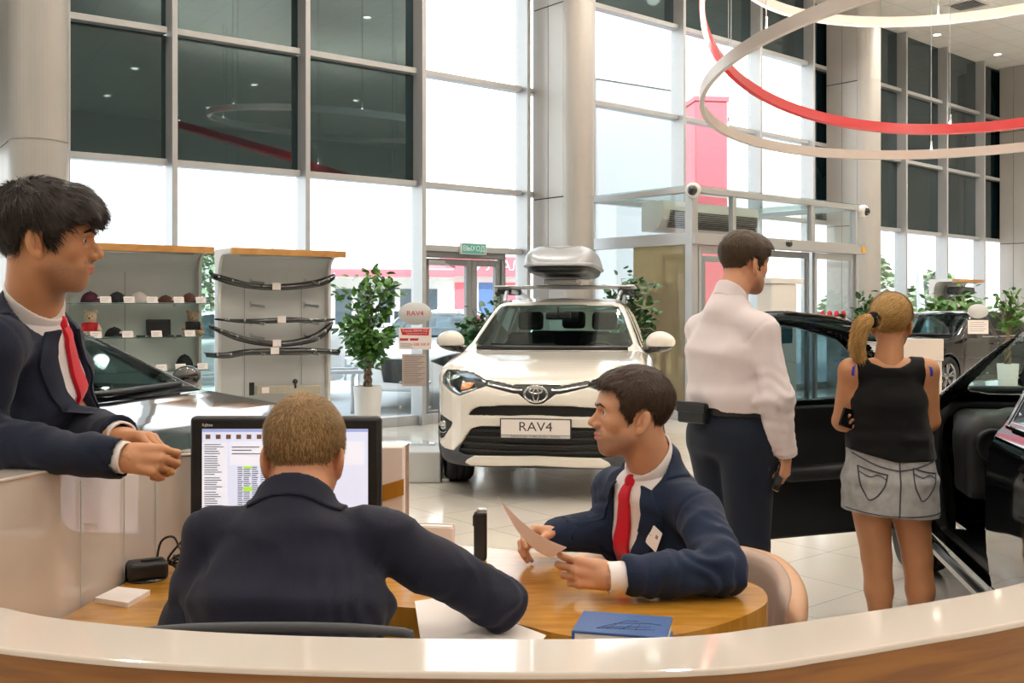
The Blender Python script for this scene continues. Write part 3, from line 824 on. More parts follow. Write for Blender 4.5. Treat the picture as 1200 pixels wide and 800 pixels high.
arch2 = A(I(lambda p: np.sqrt((p[:, 1]+WY)**2+(p[:, 2]-WH)**2)-.405, lambda p: .52-p[:, 0]))
ws = [(0, 1.115), (.50, 1.115), (.672, 1.135), (.70, 1.16), (.60, 1.40), (.555, 1.478), (.50, 1.49), (0, 1.503)]
wsc = I(A(ext(ws, 1, res=.004)), lambda p: .1-p[:, 1], lambda p: p[:, 1]-1.25)
sw1 = [(.78, 1.10), (.62, 1.12), (.20, 1.44), (-.22, 1.475), (-.22, 1.09)]; sw2 = [(-.32, 1.09), (-.32, 1.48), (-1.0, 1.46), (-1.18, 1.12)]; sw3 = [(-1.27, 1.13), (-1.12, 1.44), (-1.6, 1.40), (-1.72, 1.2)]
sws = [A(I(ext(s, 0, res=.004), lambda p: .40-p[:, 0])) for s in (sw1, sw2, sw3)]
rwc = I(A(ext([(0, 1.10), (.6, 1.10), (.5, 1.42), (0, 1.43)], 1)), lambda p: p[:, 1]+1.8)
def suv_body(p):
    o = suv_outer(p); d = np.maximum(o, -(o+.045))
    for c in (wsc, rwc, *sws): d = np.maximum(d, -c(p))
    r = np.minimum.reduce([c(p) for c in (cl, cb, cv, cs, cw, cf, cc)])
    d = np.maximum(d, -np.maximum(r, -(o+.035)))
    d = np.maximum(d, -np.minimum(arch(p), arch2(p)))
    return d
sdf('body', suv_body, (-1.0, -2.35, .1), (1.0, 2.35, 1.7), .0095, M['paint_white'], suv)
L0 = (-1.0, 1.5, .15); L1 = (1.0, 2.4, 1.05); h1 = .007
pair('lamp_housing', I(band(suv_outer, .03, .06), cl), (0, 1.5, .15), L1, h1, M['lamp_black'], suv)
pair('lamp_lens', I(band(suv_outer, .001, .012), off(cl, -.002)), (0, 1.5, .15), L1, .006, M['clear'], suv)
sdf('grille_band', I(band(suv_outer, .006, .045), U(cb, cv, k=0)), L0, L1, h1, M['grille'], suv)
sdf('upper_intake', I(band(suv_outer, .03, .05), cs), L0, L1, h1, M['grille'], suv)
sdf('lower_grille', I(band(suv_outer, .03, .05), cw), L0, L1, h1, M['grille'], suv)
pair('fog_surround', I(band(suv_outer, .012, .04), cf), (0, 1.5, .15), L1, h1, M['grille'], suv)
sdf('lower_cladding', I(band(suv_outer, .002, .05), S(cc, off(cw, -.002))), L0, L1, h1, M['cladding'], suv)
sdf('skid_lip', I(band(suv_outer, -.014, .03), cp, k=.01), L0, L1, h1, M['paint_white'], suv)
# horizontal bars inside the lower grille
def bars(p):
    o = suv_outer(p); z = p[:, 2]; f = np.abs(((z-.30)/.052) % 1-.5)*.052-.010
    return np.maximum(np.maximum(np.maximum(o+.012, -(o+.035)), cw(p)+.002), f)
sdf('grille_bar', bars, L0, L1, h1, M['black_plastic'], suv)
# chrome wing either side of the badge
chP = s_poly([(571, 449, 2.16), (602, 455.5, 2.2), (612, 456, 2.2), (612, 458.2, 2.2), (602, 458, 2.2), (571, 451, 2.16)])
pair('chrome_strip', I(band(suv_outer, -.004, .01), fcut(chP)), (0.02, 1.5, .15), L1, .005, M['chrome'], suv)
# lamps: projector, reflector, amber corner, light bar
def lampbit(name, pts, mat, dep=(.012, .03)):
    pair(name, I(band(suv_outer, *dep), fcut(s_poly(pts))), (0, 1.5, .15), L1, .005, mat, suv)
lampbit('light_bar', [(523, 437, 1.93), (526, 436.5, 1.95), (529, 450, 1.97), (541, 458, 2.02), (560, 453, 2.1), (560, 455, 2.1), (541, 461, 2.02), (525, 452, 1.95)], M['chrome'])
lampbit('turn_lamp', [(543, 447, 2.03), (557, 448, 2.09), (552, 455, 2.08), (542, 456, 2.02)], M['amber'])
for s in (1, -1):
    q = s_px(534, 445, 1.97); m = MB(); m.sphere((q[0]*s, q[1]-.025, q[2]), (.05, .035, .045), 20, 12); m.build('projector', M['chrome'], suv)
    q = s_px(520, 499.5, 1.97); m = MB(); m.M = Matrix.Translation((q[0]*s, q[1]-.01, q[2])) @ Matrix.Rotation(-.35*s, 4, 'Z') @ Matrix.Rotation(-PI/2, 4, 'X')
    m.lathe([(0, .0), (.022, .009), (.025, .014), (.034, .004), (.043, .017), (.048, .014), (.048, -.02)], 28); m.build('fog_lamp', M['chrome'], suv)
# badge: three ovals
def oval(c, a, b_, r, Mx, n=40): return [Mx @ Vector((c[0]+a*math.cos(t), c[1]+b_*math.sin(t), 0)) for t in np.linspace(0, 2*PI, n, endpoint=False)]
q = s_px(628, 461.5, 2.25); yb = 2.262
Mb = Matrix.Translation((0, yb, q[2])) @ Matrix.Rotation(PI/2, 4, 'X')
m = MB()
m.tube(oval((0, 0), .086, .060, 0, Mb), .0075, 8, closed=True); m.tube(oval((0, .026), .050, .022, 0, Mb), .0055, 8, closed=True); m.tube(oval((0, -.004), .021, .049, 0, Mb), .0055, 8, closed=True)
m.build('badge', M['chrome'], suv)
# number plate
q = s_px(627, 502, 2.27); pl = empty('number_plate', (0, 2.275, q[2])); pl.parent = suv
m = MB(); m.box((-.272, -.02, -.075), (.272, .006, .075), .006); m.build('plate_frame', M['black_plastic'], pl)
m = MB(); m.box((-.262, .006, -.047), (.262, .009, .068), .002, 1); m.build('plate', M['paper'], pl)
m = MB(); m.box((-.262, .006, -.071), (.262, .009, -.050), .002, 1); m.build('plate_strip', M['shelf_body'], pl)
text('plate_lettering', 'RAV4', .098, basis((0, .0095, .012), (-1, 0, 0), (0, 1, 0)), M['ink'], pl, sx=1.12)
text('strip_lettering', 'Тойота Центр  +7 (495) 225-00-11  TOYOTA', .019, basis((0, .0095, -.06), (-1, 0, 0), (0, 1, 0)), M['ink'], pl)
# glass
V, Q = sdf_arrays(I(band(suv_outer, .006, .030), off(wsc, .012)), (-.9, 0, 1.0), (.9, 1.4, 1.65), .008); link('windscreen', raw_mesh('ws', V, Q), suv, M['green_glass'])
for s in sws:
    V, Q = sdf_arrays(I(band(suv_outer, .006, .030), off(s, .012)), (.3, -2.1, 1.0), (1.0, 1.2, 1.65), .009)
    for a in ((V, Q), mirrored(V, Q)): link('side_window', raw_mesh('sw', *a), suv, M['smoke_glass'])
V, Q = sdf_arrays(I(band(suv_outer, .006, .030), off(rwc, .012)), (-.9, -2.4, 1.0), (.9, -1.5, 1.65), .01); link('rear_window', raw_mesh('rw', V, Q), suv, M['green_glass'])
# black band under the glass, wipers
m = MB(); m.tube([(-.66, 1.06, 1.128), (-.3, 1.09, 1.127), (.0, 1.095, 1.127), (.3, 1.09, 1.127), (.66, 1.06, 1.128)], .02, 8); m.build('cowl', M['black_plastic'], suv)
for a, b_ in (((-.1, 1.09, 1.14), (.55, .98, 1.155)), ((.62, 1.06, 1.14), (-.02, .995, 1.155))):
    m = MB(); m.bar(a, b_, .016, .02); m.build('wiper', M['black_plastic'], suv)
# wheel arches in grey, wheels, mirrors
for yy in (WY, -WY):
    f = I(band(suv_outer, -.012, .03), lambda p, yy=yy: np.abs(np.sqrt((p[:, 1]-yy)**2+(p[:, 2]-WH)**2)-.44)-.045, lambda p: .5-p[:, 0], lambda p: .12-p[:, 2])
    pair('arch_cladding', f, (.45, yy-.6, .1), (1.0, yy+.6, 1.0), .012, M['cladding'], suv)
for x, y, st in ((.78, WY, .28), (-.78, WY, .28), (.78, -WY, 0), (-.78, -WY, 0)): wheel(suv, x, y, WH, .23, .235, 5, st)
f = U(ell((.945, .86, 1.175), (.125, .09, .085)), I(ell((.93, .84, 1.175), (.11, .09, .09)), lambda p: p[:, 1]-.85), k=.03)
V, Q = sdf_arrays(I(f, lambda p: 1.135-p[:, 2], k=.015), (.75, .6, 1.0), (1.2, 1.0, 1.3), .007)
for a in ((V, Q), mirrored(V, Q)): link('door_mirror', raw_mesh('dm', *a), suv, M['paint_white'])
V, Q = sdf_arrays(U(I(off(f, -.004), lambda p: p[:, 2]-1.14, k=.01), cap((.80, .86, 1.10), (.92, .86, 1.12), .035), k=.02), (.7, .6, .95), (1.2, 1.0, 1.3), .008)
for a in ((V, Q), mirrored(V, Q)): link('mirror_base', raw_mesh('mb', *a), suv, M['black_gloss'])
# roof rails, cross bars
for s in (1, -1):
    m = MB(); m.tube(catmull([(.535*s, .22, 1.535), (.55*s, .05, 1.60), (.565*s, -.2, 1.635), (.565*s, -1.2, 1.63), (.55*s, -1.55, 1.59), (.54*s, -1.65, 1.54)], 5), .019, 8); m.build('roof_rail', M['steel'], suv)
for y in (-.18, -.95):
    cb_ = empty('cross_bar', (0, y, 1.685)); cb_.parent = suv
    m = MB(); m.box((-.70, -.035, -.014), (.70, .035, .014), .012, 3); m.build('bar', M['steel'], cb_)
    for s in (1, -1):
        m = MB(); m.box((s*.60-.07, -.05, -.075), (s*.60+.07, .05, -.014), .015); m.build('clamp_foot', M['black_plastic'], cb_)
# cabin
for x in (.38, -.38): seat(suv, x, -.15, .62, .52)
seat(suv, 0, -.95, .62, 1.2)
f = U(rbox((0, .78, .92), (.70, .22, .10), .06), rbox((.38, .62, 1.02), (.2, .12, .05), .04), rbox((0, .55, .80), (.14, .2, .25), .05), k=.06)
sdf('dashboard', f, (-.9, .2, .4), (.9, 1.2, 1.2), .014, M['dash'], suv)
m = MB(); m.box((-.09, .535, .93), (.09, .56, 1.04), .01); m.build('screen_surround', M['black_gloss'], suv)
m = MB(); m.M = Matrix.Translation((-.38, .42, .98)) @ Matrix.Rotation(-1.2, 4, 'X')
m.tube([(.185*math.cos(t), .185*math.sin(t), 0) for t in np.linspace(0, 2*PI, 32, endpoint=False)], .015, 8, closed=True); m.bar((-.18, 0, -.01), (.18, 0, -.01), .04, .02); m.sphere((0, 0, -.02), (.06, .06, .03)); m.build('steering_wheel', M['dash'], suv)
sdf('interior_mirror', rbox((0, .45, 1.40), (.12, .02, .035), .018), (-.2, .3, 1.3), (.2, .6, 1.5), .008, M['black_plastic'], suv)
m = MB(); m.tube([(0, .46, 1.41), (0, .47, 1.49)], .01); m.build('mirror_stem', M['black_plastic'], suv)

# roof box: a thing of its own carried by the bars
rb = empty('roof_box', suv_c, suv.rotation_euler.z, 'silver grey roof box strapped on the roof bars of the white SUV', 'roof box')
rbs = catmull([(.66, 1.80), (.60, 1.92), (.40, 2.03), (.05, 2.10), (-.6, 2.11), (-1.15, 2.06), (-1.30, 1.85), (-1.25, 1.76), (-.5, 1.75), (.4, 1.765)], 5, True)
rbx = [(.28, 1.735), (.345, 1.79), (.365, 1.87), (.345, 1.93), (.295, 2.03), (.215, 2.085), (0, 2.10)]
rbx = [(0, 1.70), (.2, 1.70)]+rbx; rbx = rbx+[(-x, z) for x, z in rbx[::-1]][1:-1]
rp = [(0, .67), (.2, .64), (.31, .5), (.36, .2), (.365, -.4), (.35, -1.1), (.23, -1.28), (0, -1.3)]; rp = catmull(rp, 4)+[(-x, y) for x, y in catmull(rp, 4)[::-1]][1:-1]
_a, _b, _c2 = ext(rbs, 0), ext(rbx, 1), ext(rp, 2)
rbo = lambda p: smax(smax(_a(p), _b(p), .09), _c2(p), .08)
sdf('lid', I(rbo, lambda p: 1.865-p[:, 2]), (-.5, -1.4, 1.6), (.5, .8, 2.2), .008, M['roofbox'], rb)
sdf('lip', I(off(rbo, .008), lambda p: np.abs(p[:, 2]-1.875)-.018, k=.012), (-.5, -1.4, 1.7), (.5, .8, 2.0), .008, M['roofbox'], rb)
sdf('tray', I(off(rbo, -.022), lambda p: p[:, 2]-1.868), (-.5, -1.4, 1.6), (.5, .8, 2.0), .011, M['black_plastic'], rb)
m = MB(); m.box((-.16, -.35, 1.702), (.16, .3, 1.745), .01); m.build('mount_plate', M['steel'], rb)
def _drape(f, p, d):
    x = np.array(p, float)-np.array(d)*.6
    for _ in range(60): x = x+np.clip(f(x), -.02, .05)[:, None]*np.array(d)*.9
    return x
_vp = _drape(rbo, catmull([(.15, .3, 2.075), (.07, .3, 2.02), (.0, .3, 1.965), (-.07, .3, 2.02), (-.15, .3, 2.075)], 5), (0, -.8, -.6))
m = MB(); m.tube([tuple(q) for q in _vp], .009, 8); m.build('crease', M['roofbox'], rb)

# ------------------------------------------------------------------ black saloon, used for the other cars
sside = catmull([(2.30, .22), (2.40, .34), (2.42, .50), (2.38, .66), (2.25, .77), (1.7, .885), (1.15, .965), (1.0, 1.0), (.40, 1.29), (.16, 1.38), (-.25, 1.435), (-.8, 1.42), (-1.3, 1.29), (-1.75, 1.10), (-2.2, 1.06), (-2.33, .98), (-2.40, .7), (-2.38, .38), (-2.28, .24), (-1.2, .19), (0, .18), (1.2, .19)], 5, True)
hp = [(0, 2.43), (.35, 2.40), (.62, 2.27), (.78, 2.02), (.86, 1.6), (.895, 1.0), (.895, 0), (.895, -1.0), (.87, -1.7), (.80, -2.1), (.6, -2.32), (0, -2.40)]
plan2 = catmull(hp, 4)+[(-x, y) for x, y in catmull(hp, 4)[::-1]][1:-1]
hs = [(0, .15), (.72, .17), (.82, .25), (.875, .42), (.895, .62), (.885, .80), (.86, .90), (.80, .985), (.74, 1.10), (.63, 1.30), (.57, 1.375), (.45, 1.425), (0, 1.45)]
sect2 = catmull(hs, 4)+[(-x, z) for x, z in catmull(hs, 4)[::-1]][1:-1]
_sd2, _pl2, _st2 = ext(sside, 0), ext(plan2, 2), ext(sect2, 1)
def sal_outer(p):
    d = smax(smax(_sd2(p), _pl2(p), .09), _st2(p), .06)
    # swage line along the flank
    return d
dF = [(.98, .33), (.98, .80), (.90, .975), (.30, 1.325), (.05, 1.392), (-.20, 1.415), (-.20, .33)]
dR = [(-.205, .33), (-.205, 1.415), (-.80, 1.385), (-1.12, 1.25), (-1.28, 1.02), (-1.22, .85), (-1.02, .66), (-.97, .33)]
wF = [(.80, .985), (.27, 1.287), (.03, 1.345), (-.145, 1.365), (-.145, .975)]
wR = [(-.265, .975), (-.265, 1.362), (-.78, 1.335), (-1.05, 1.22), (-1.19, 1.02), (-1.15, .985)]
ws2 = [(0, 1.0), (.55, 1.0), (.66, 1.015), (.69, 1.04), (.585, 1.30), (.54, 1.355), (.45, 1.37), (0, 1.378)]
ws2c = I(A(ext(ws2, 1, res=.004)), lambda p: -p[:, 1], lambda p: p[:, 1]-1.2)
rw2c = I(A(ext([(0, 1.10), (.60, 1.10), (.52, 1.34), (.4, 1.36), (0, 1.37)], 1, res=.004)), lambda p: p[:, 1]+.9)
X0 = lambda p: .35-p[:, 0]
dFc, dRc, wFc, wRc = [I(ext(s, 0, res=.004), X0) for s in (dF, dR, wF, wR)]
AW, AR = 1.42, .33
ar1 = A(I(lambda p: np.sqrt((np.abs(p[:, 1])-AW)**2+(p[:, 2]-AR)**2)-.375, lambda p: .55-p[:, 0]))
lamp2 = A(ext([(.40, .68), (.60, .60), (.78, .64), (.86, .74), (.86, .80), (.66, .765)], 1, lo=1.5, res=.004)); gril2 = A(ext([(0, .70), (.36, .71), (.30, .36), (0, .34)], 1, lo=1.8, res=.004))
def sal_body(p):
    o = sal_outer(p); d = np.maximum(o, -(o+.05)); q = np.stack([np.abs(p[:, 0]), p[:, 1], p[:, 2]], -1)
    for c in (ws2c, rw2c): d = np.maximum(d, -c(p))
    d = np.maximum(d, -(np.minimum(dFc(q), dRc(q))))
    r = np.minimum(lamp2(p), gril2(p)); d = np.maximum(d, -np.maximum(r, -(o+.03)))
    d = np.maximum(d, -ar1(p))
    # keep the centre post and sill as inner structure
    return d
sal = empty('black_saloon')
sdf('body', sal_body, (-1.0, -2.5, .1), (1.0, 2.5, 1.55), .0115, M['paint_black'], sal)
post = I(band(sal_outer, .055, .10), U(ext([(-.12, .25), (-.28, .25), (-.25, 1.38), (-.16, 1.38)], 0), ext([(1.05, .2), (-1.1, .2), (-1.1, .33), (1.05, .33)], 0), ext([(1.1, .25), (.9, .25), (.92, .96), (1.1, .96)], 0), k=0), lambda p: .35-np.abs(p[:, 0]))
sdf('inner_frame', post, (-1.0, -1.3, .1), (1.0, 1.3, 1.5), .014, M['dash'], sal)
pair('headlamp', I(band(sal_outer, .002, .04), lamp2), (0, 1.4, .3), (1, 2.5, 1.0), .01, M['lamp_black'], sal)
sdf('grille', I(band(sal_outer, .012, .04), gril2), (-1, 1.7, .2), (1, 2.5, 1.0), .01, M['grille'], sal)
V, Q = sdf_arrays(I(band(sal_outer, .006, .032), off(ws2c, .012)), (-.9, -.1, .9), (.9, 1.3, 1.5), .009); link('windscreen', raw_mesh('ws', V, Q), sal, M['green_glass'])
V, Q = sdf_arrays(I(band(sal_outer, .006, .032), off(rw2c, .012)), (-.9, -2.2, .9), (.9, -.7, 1.5), .010); link('rear_window', raw_mesh('rw', V, Q), sal, M['smoke_glass'])
HG = (.87, .965)       # hinge of the front doors
def door_parts(dc, wc, ylo, yhi, hx, hy):
    out = []
    for nm, f, mt in (('door_skin', S(I(band(sal_outer, 0, .022), off(dc, -.005)), wc), 'paint_black'), ('door_trim', S(I(band(sal_outer, .022, .085), off(dc, -.02), lambda p: p[:, 2]-.965), I(ext([(yhi-.30, .62), (ylo+.12, .56), (ylo+.12, .44), (yhi-.25, .46)], 0), lambda p: -(sal_outer(p)+.07))), 'dash'), ('window_frame', S(I(band(sal_outer, .003, .03), off(dc, -.004), lambda p: .955-p[:, 2]), off(wc, -.014)), 'black_gloss'), ('door_window', I(band(sal_outer, .006, .032), off(wc, .012)), 'smoke_glass')):
        V, Q = sdf_arrays(f, (.35, ylo-.05, .15), (1.0, yhi+.05, 1.5), .0095); out.append((nm, V-np.array([hx, hy, 0]), Q, mt))
    return out
DOORS = {}
for key, dc, wc, a, b_, hy in (('F', dFc, wFc, -.22, 1.0, HG[1]), ('R', dRc, wRc, -1.3, -.19, -.215)):
    pr = door_parts(dc, wc, a, b_, HG[0], hy)
    for s in (1, -1):
        d = empty('front_door' if key == 'F' else 'rear_door', (HG[0]*s, hy, 0)); d.parent = sal; DOORS[key, s] = d
        for nm, V, Q, mt in pr:
            v, q = (V, Q) if s == 1 else mirrored(V, Q); link(nm, raw_mesh(nm, v, q), d, M[mt])
        L_ = .985 if key == 'F' else .75
        y1 = -1.10 if key == 'F' else -.93
        m = MB(); m.bar((s*-.045, -.1, .972), (s*-.045, y1, .972), .012, .012); m.build('belt_strip', M['chrome'], d)
        m = MB(); m.bar((s*-.118, -.15, .935), (s*-.113, y1+.1, .925), .016, .014); m.build('inlay_strip', M['steel'], d)
        f = rbox((s*-.15, -.62 if key == 'F' else -.45, .66), (.05, .30 if key == 'F' else .24, .035), .025)
        sdf('armrest', f, (-.35, -1.2, .5), (.35, 0, .85), .012, M['dash'], d)
        m = MB(); m.M = Matrix.Translation((s*-.085, -.2, .42)) @ Matrix.Rotation(-PI/2*s, 4, 'Y'); m.lathe([(0, .012), (.07, .01), (.085, .016), (.09, 0)], 24); m.build('speaker', M['black_plastic'], d)
        m = MB(); yy = -1.0 if key == 'F' else -.78
        m.tube([(s*.022, yy-.05, .86), (s*.055, yy-.04, .86), (s*.055, yy+.12, .86), (s*.022, yy+.13, .86)], .012, 8); m.build('handle', M['paint_black'], d)
        if key == 'F':
            f = U(ell((s*.115, -.20, 1.03), (.12, .07, .075)), cap((s*-.02, -.22, .99), (s*.05, -.21, 1.0), .03), k=.03)
            sdf('door_mirror', f, (-.3, -.4, .9), (.3, 0, 1.15), .008, M['paint_black'], d)
for x in (.37, -.37): seat(sal, x, -.62, .50, .50)
seat(sal, 0, -1.38, .50, 1.1)
f = U(rbox((0, .72, .82), (.74, .20, .11), .06), rbox((-.38, .58, .90), (.2, .12, .05), .04), rbox((0, .45, .60), (.13, .35, .22), .05), rbox((-.66, .66, .70), (.10, .14, .16), .04), k=.06)
sdf('dashboard', f, (-.9, 0, .3), (.9, 1.1, 1.1), .014, M['dash'], sal)
for s in (1, -1):
    m = MB(); m.M = Matrix.Translation((s*.66, .50, .80)) @ Matrix.Rotation(PI/2, 4, 'X') ; m.lathe([(0, .01), (.035, .012), (.05, .02), (.07, .03), (.075, .02), (.075, -.02)], 28); m.build('air_vent', M['black_plastic'], sal)
m = MB(); m.M = Matrix.Translation((-.37, .36, .86)) @ Matrix.Rotation(-1.2, 4, 'X')
m.tube([(.185*math.cos(t), .185*math.sin(t), 0) for t in np.linspace(0, 2*PI, 32, endpoint=False)], .015, 8, closed=True); m.bar((-.18, 0, -.01), (.18, 0, -.01), .04, .02); m.sphere((0, 0, -.02), (.06, .06, .03)); m.build('steering_wheel', M['dash'], sal)
for x, y in ((.775, AW), (-.775, AW), (.775, -AW), (-.775, -AW)): wheel(sal, x, y, AR, .22, .225, 5)
m = MB(); m.tube([(-.64, .98, 1.015), (0, 1.03, 1.012), (.64, .98, 1.015)], .018, 8); m.build('cowl', M['black_plastic'], sal)
for s in (1, -1):
    m = MB(); m.bar((s*.80, 1.0, .215), (s*.80, -.98, .215), .05, .025); m.build('sill_strip', M['steel'], sal)
def place_car(o, x, y, heading, lab, name=None):
    o.location = (x, y, 0); o.rotation_euler = (0, 0, heading-PI/2); tag(o, lab, 'car')
carL = copy_tree(sal); carB = copy_tree(sal)
hd = math.atan2(.985, .174)
sal.scale = (1.04,)*3
place_car(sal, 2.85, 4.20, hd, 'glossy black saloon at the right with its driver door swung open')
DOORS['F', -1].rotation_euler = (0, 0, -math.radians(60))
place_car(carL, -3.16, 5.95, math.radians(-20), 'glossy black saloon parked behind the man leaning on the counter')
place_car(carB, 7.85, 18.5, math.atan2(-.60, -.80), 'dark saloon far back by the end windows behind an oval sign')
# ================================================================== reception counter and desk
CT = 1.115; DT = .775
inner = [(-.33, 3.12), (-.60, 3.13), (-.82, 3.07), (-.95, 2.90), (-.988, 2.70), (-1.012, 2.50), (-1.03, 2.34), (-1.09, 2.16), (-1.12, 1.95), (-1.05, 1.70), (-.88, 1.45), (-.622, 1.25), (-.447, 1.178), (-.25, 1.142), (0, 1.129), (.19, 1.139), (.296, 1.175), (.412, 1.225), (.535, 1.28), (.682, 1.364), (.86, 1.51), (1.0, 1.72), (1.07, 2.0)]
def dz_top(y): return -.06*min(1, max(0, (y-2.36)/.64))     # the top falls a little towards its far end
ip = catmull(inner, 6)
def offset_path(pp, w):
    out = []; n = len(pp)
    for i in range(n):
        a = np.array(pp[max(i-1, 0)]); b = np.array(pp[min(i+1, n-1)]); t = (b-a)/np.linalg.norm(b-a)
        out.append(tuple(np.array(pp[i])+w*np.array([-t[1], t[0]])*-1))   # to the right of travel = outside
    return out
def ribbon(pp, wa, wb, z0, z1, bev=0.0):
    A_ = offset_path(pp, wa); B_ = offset_path(pp, wb); m = MB(); rings = []
    for (ax, ay), (bx, by) in zip(A_, B_):
        if bev:
            c = bev*.35; L = math.hypot(bx-ax, by-ay); ux, uy = (bx-ax)/L, (by-ay)/L
            prof = [(0, z0+bev), (c, z0+c), (bev, z0), (L-bev, z0), (L-c, z0+c), (L, z0+bev), (L, z1-bev), (L-c, z1-c), (L-bev, z1), (bev, z1), (c, z1-c), (0, z1-bev)]
            rings.append([(ax+ux*s, ay+uy*s, z) for s, z in prof])
        else: rings.append([(ax, ay, z0), (bx, by, z0), (bx, by, z1), (ax, ay, z1)])
        rings[-1] = [(x, y, z+(dz_top(ay) if z > 1.0 else 0)) for x, y, z in rings[-1]]
    m.sweep(rings, smooth=True)
    return m
def sharp(o, a=35): o.data.set_sharp_from_angle(angle=math.radians(a)); return o
sgn = 1 if offset_path(ip, .1)[len(ip)//2][1] < ip[len(ip)//2][1] else -1
ctr = empty('reception_counter', (0, 0, 0), label='curved white reception counter with a wood veneer outer face in the foreground', cat='counter')
sharp(ribbon(ip, 0, sgn*.105, CT-.008, CT, .0025).build('counter_top', M['white_gloss'], ctr), 15)
sharp(ribbon(ip, sgn*.004, sgn*.03, .02, CT-.0085).build('inner_panel', M['white_gloss'], ctr))
sharp(ribbon(ip, sgn*.031, sgn*.101, .10, CT-.0085).build('outer_panel', M['oak_dark'], ctr))
sharp(ribbon(ip, sgn*.045, sgn*.09, 0, .099).build('plinth', M['trim_dark'], ctr))
# seam lines of the inner panel
for k in (21, 26, 33):
    p = ip[k]; q = offset_path(ip, sgn*-.0006)[k]; r_ = ip[k+1]
    t = Vector((r_[0]-p[0], r_[1]-p[1], 0)).normalized(); a = Vector((q[0], q[1], 0))
    m = MB(); m.bar(a+Vector((0, 0, DT)), a+Vector((0, 0, CT-.045)), .0025, .0015, t); m.build('panel_seam', M['shelf_body'], ctr)
# end cap seen beyond the screen: pale panel crossed by a sloping wooden strip
m = MB(); m.box((-.395, 3.095, .5), (-.328, 3.16, 1.058), .004, 1); m.build('end_panel', M['paper_pink'], ctr)
m = MB(); m.prism([(-.396, .894), (-.327, .914), (-.327, .962), (-.396, .942)], 3.09, 3.0945, 'y'); m.build('wood_strip', M['oak_desk'], ctr)

dk = empty('work_desk', (0, 0, 0), label='curved oak desk top with a rounded end inside the white counter', cat='desk')
dpoly = catmull([(-.36, 3.10), (-.20, 3.045), (.0, 2.975), (.25, 2.86), (.45, 2.74), (.56, 2.67), (.612, 2.62), (.628, 2.54), (.60, 2.43), (.50, 2.31), (.38, 2.22), (.25, 2.17), (.12, 2.20), (0, 2.29), (-.14, 2.375), (-.36, 2.42), (-.60, 2.36), (-.80, 2.18), (-.90, 2.0), (-1.0, 1.86), (-1.10, 1.86), (-1.12, 1.98), (-1.08, 2.16), (-1.022, 2.34), (-1.004, 2.50), (-.98, 2.70), (-.942, 2.895), (-.815, 3.06), (-.60, 3.12)], 6, True)
m = MB(); m.prism(dpoly, DT-.075, DT, 'z', True); o = m.build('desk_top', M['oak_desk'], dk); sharp(o)
for x, y in ((.42, 2.48), (.0, 2.75), (-.75, 2.75)):
    m = MB(); m.M = Matrix.Translation((x, y, 0)); m.lathe([(0, 0), (.14, 0), (.14, .012), (.035, .02), (.035, DT-.076), (0, DT-.076)], 20); m.build('leg', M['steel'], dk)

# ------------------------------------------------------------------ things on the desk
scr = empty('monitor', (-.638, 2.88, DT), 0, 'wide black monitor showing a table, in front of the seated man with cropped hair', 'monitor')
mw, mh, z0 = .242, .165, .11       # half width; height from z0
scr.scale = (1.115,)*3; bz = (1.48-128*2.88/F-DT)/1.115
m = MB(); m.box((-mw, 0, bz-.315), (mw, .035, bz), .012, 3); m.build('bezel', M['black_plastic'], scr)
m = MB(); m.tube([(0, .03, bz-.2), (0, .05, .02)], [.03, .03]); m.lathe([(0, 0), (.12, 0), (.12, .01), (0, .02)], 24); m.build('stand', M['black_plastic'], scr)
M['screen'] = pm('lit_screen', 'c9cedf', .15, var=.02, emit='ccd2ea', estr=.62)
M['scr_panel'] = pm('screen_panel', 'dfe1ea', .15, var=0, emit='dcdfec', estr=.58); M['scr_grey'] = pm('screen_text', '6a7078', .4, var=0, emit='70767e', estr=.2)
M['scr_green'] = pm('screen_green', 'a4d438', .4, var=0, emit='a6dc30', estr=.6); M['scr_icon'] = pm('screen_icon', '7a5a3c', .4, var=.4, scale=300, emit='8a6844', estr=.2); M['scr_bar'] = pm('screen_bar', '98a6d8', .3, var=0, emit='98a6d8', estr=.5)
sx0, sx1, sz0, sz1 = -.209, .209, bz-.30, bz-.031
m = MB(); m.box((sx0, -.002, sz0), (sx1, .0, sz1)); dsp = m.build('display', M['screen'], scr)
def scr_box(x0, x1, t0, t1, mat, name, y=-.0026): m = MB(); m.box((x0, y, sz1-t1), (x1, -.0021, sz1-t0)); return m.build(name, M[mat], dsp)
scr_box(sx0, sx1, 0, .007, 'scr_bar', 'title_bar'); scr_box(sx0, sx0+.063, .035, .265, 'scr_panel', 'side_list'); scr_box(sx0+.07, sx1-.01, .033, .09, 'scr_panel', 'form_area')
for i in range(6): scr_box(sx0+.009+i*.0258, sx0+.021+i*.0258, .014, .025, 'scr_icon', 'icon')
m = MB()
rnd = random.Random(3)
for c, (x0, w) in enumerate(((.09, .014), (.105, .018), (.126, .016), (.148, .016))):
    for r in range(32): 
        t = .095+r*.0052; m.box((sx0+x0, -.0028, sz1-t-.0022), (sx0+x0+w*rnd.uniform(.7, 1), -.0022, sz1-t))
for blk, n in ((.038, 5), (.068, 9), (.122, 6), (.158, 12)):
    for r in range(n):
        t = blk+r*.0056; m.box((sx0+.006, -.003, sz1-t-.0022), (sx0+.006+.05*rnd.uniform(.5, 1), -.0027, sz1-t))
for r, w in ((.044, .07), (.052, .05), (.061, .08)): m.box((sx0+.075, -.003, sz1-r-.0026), (sx0+.075+w, -.0027, sz1-r))
m.build('table_text', M['scr_grey'], dsp)
for t in (.094, .146): scr_box(sx0+.104, sx0+.126, t, t+(.005 if t < .1 else .010), 'scr_green', 'highlight', -.0034)
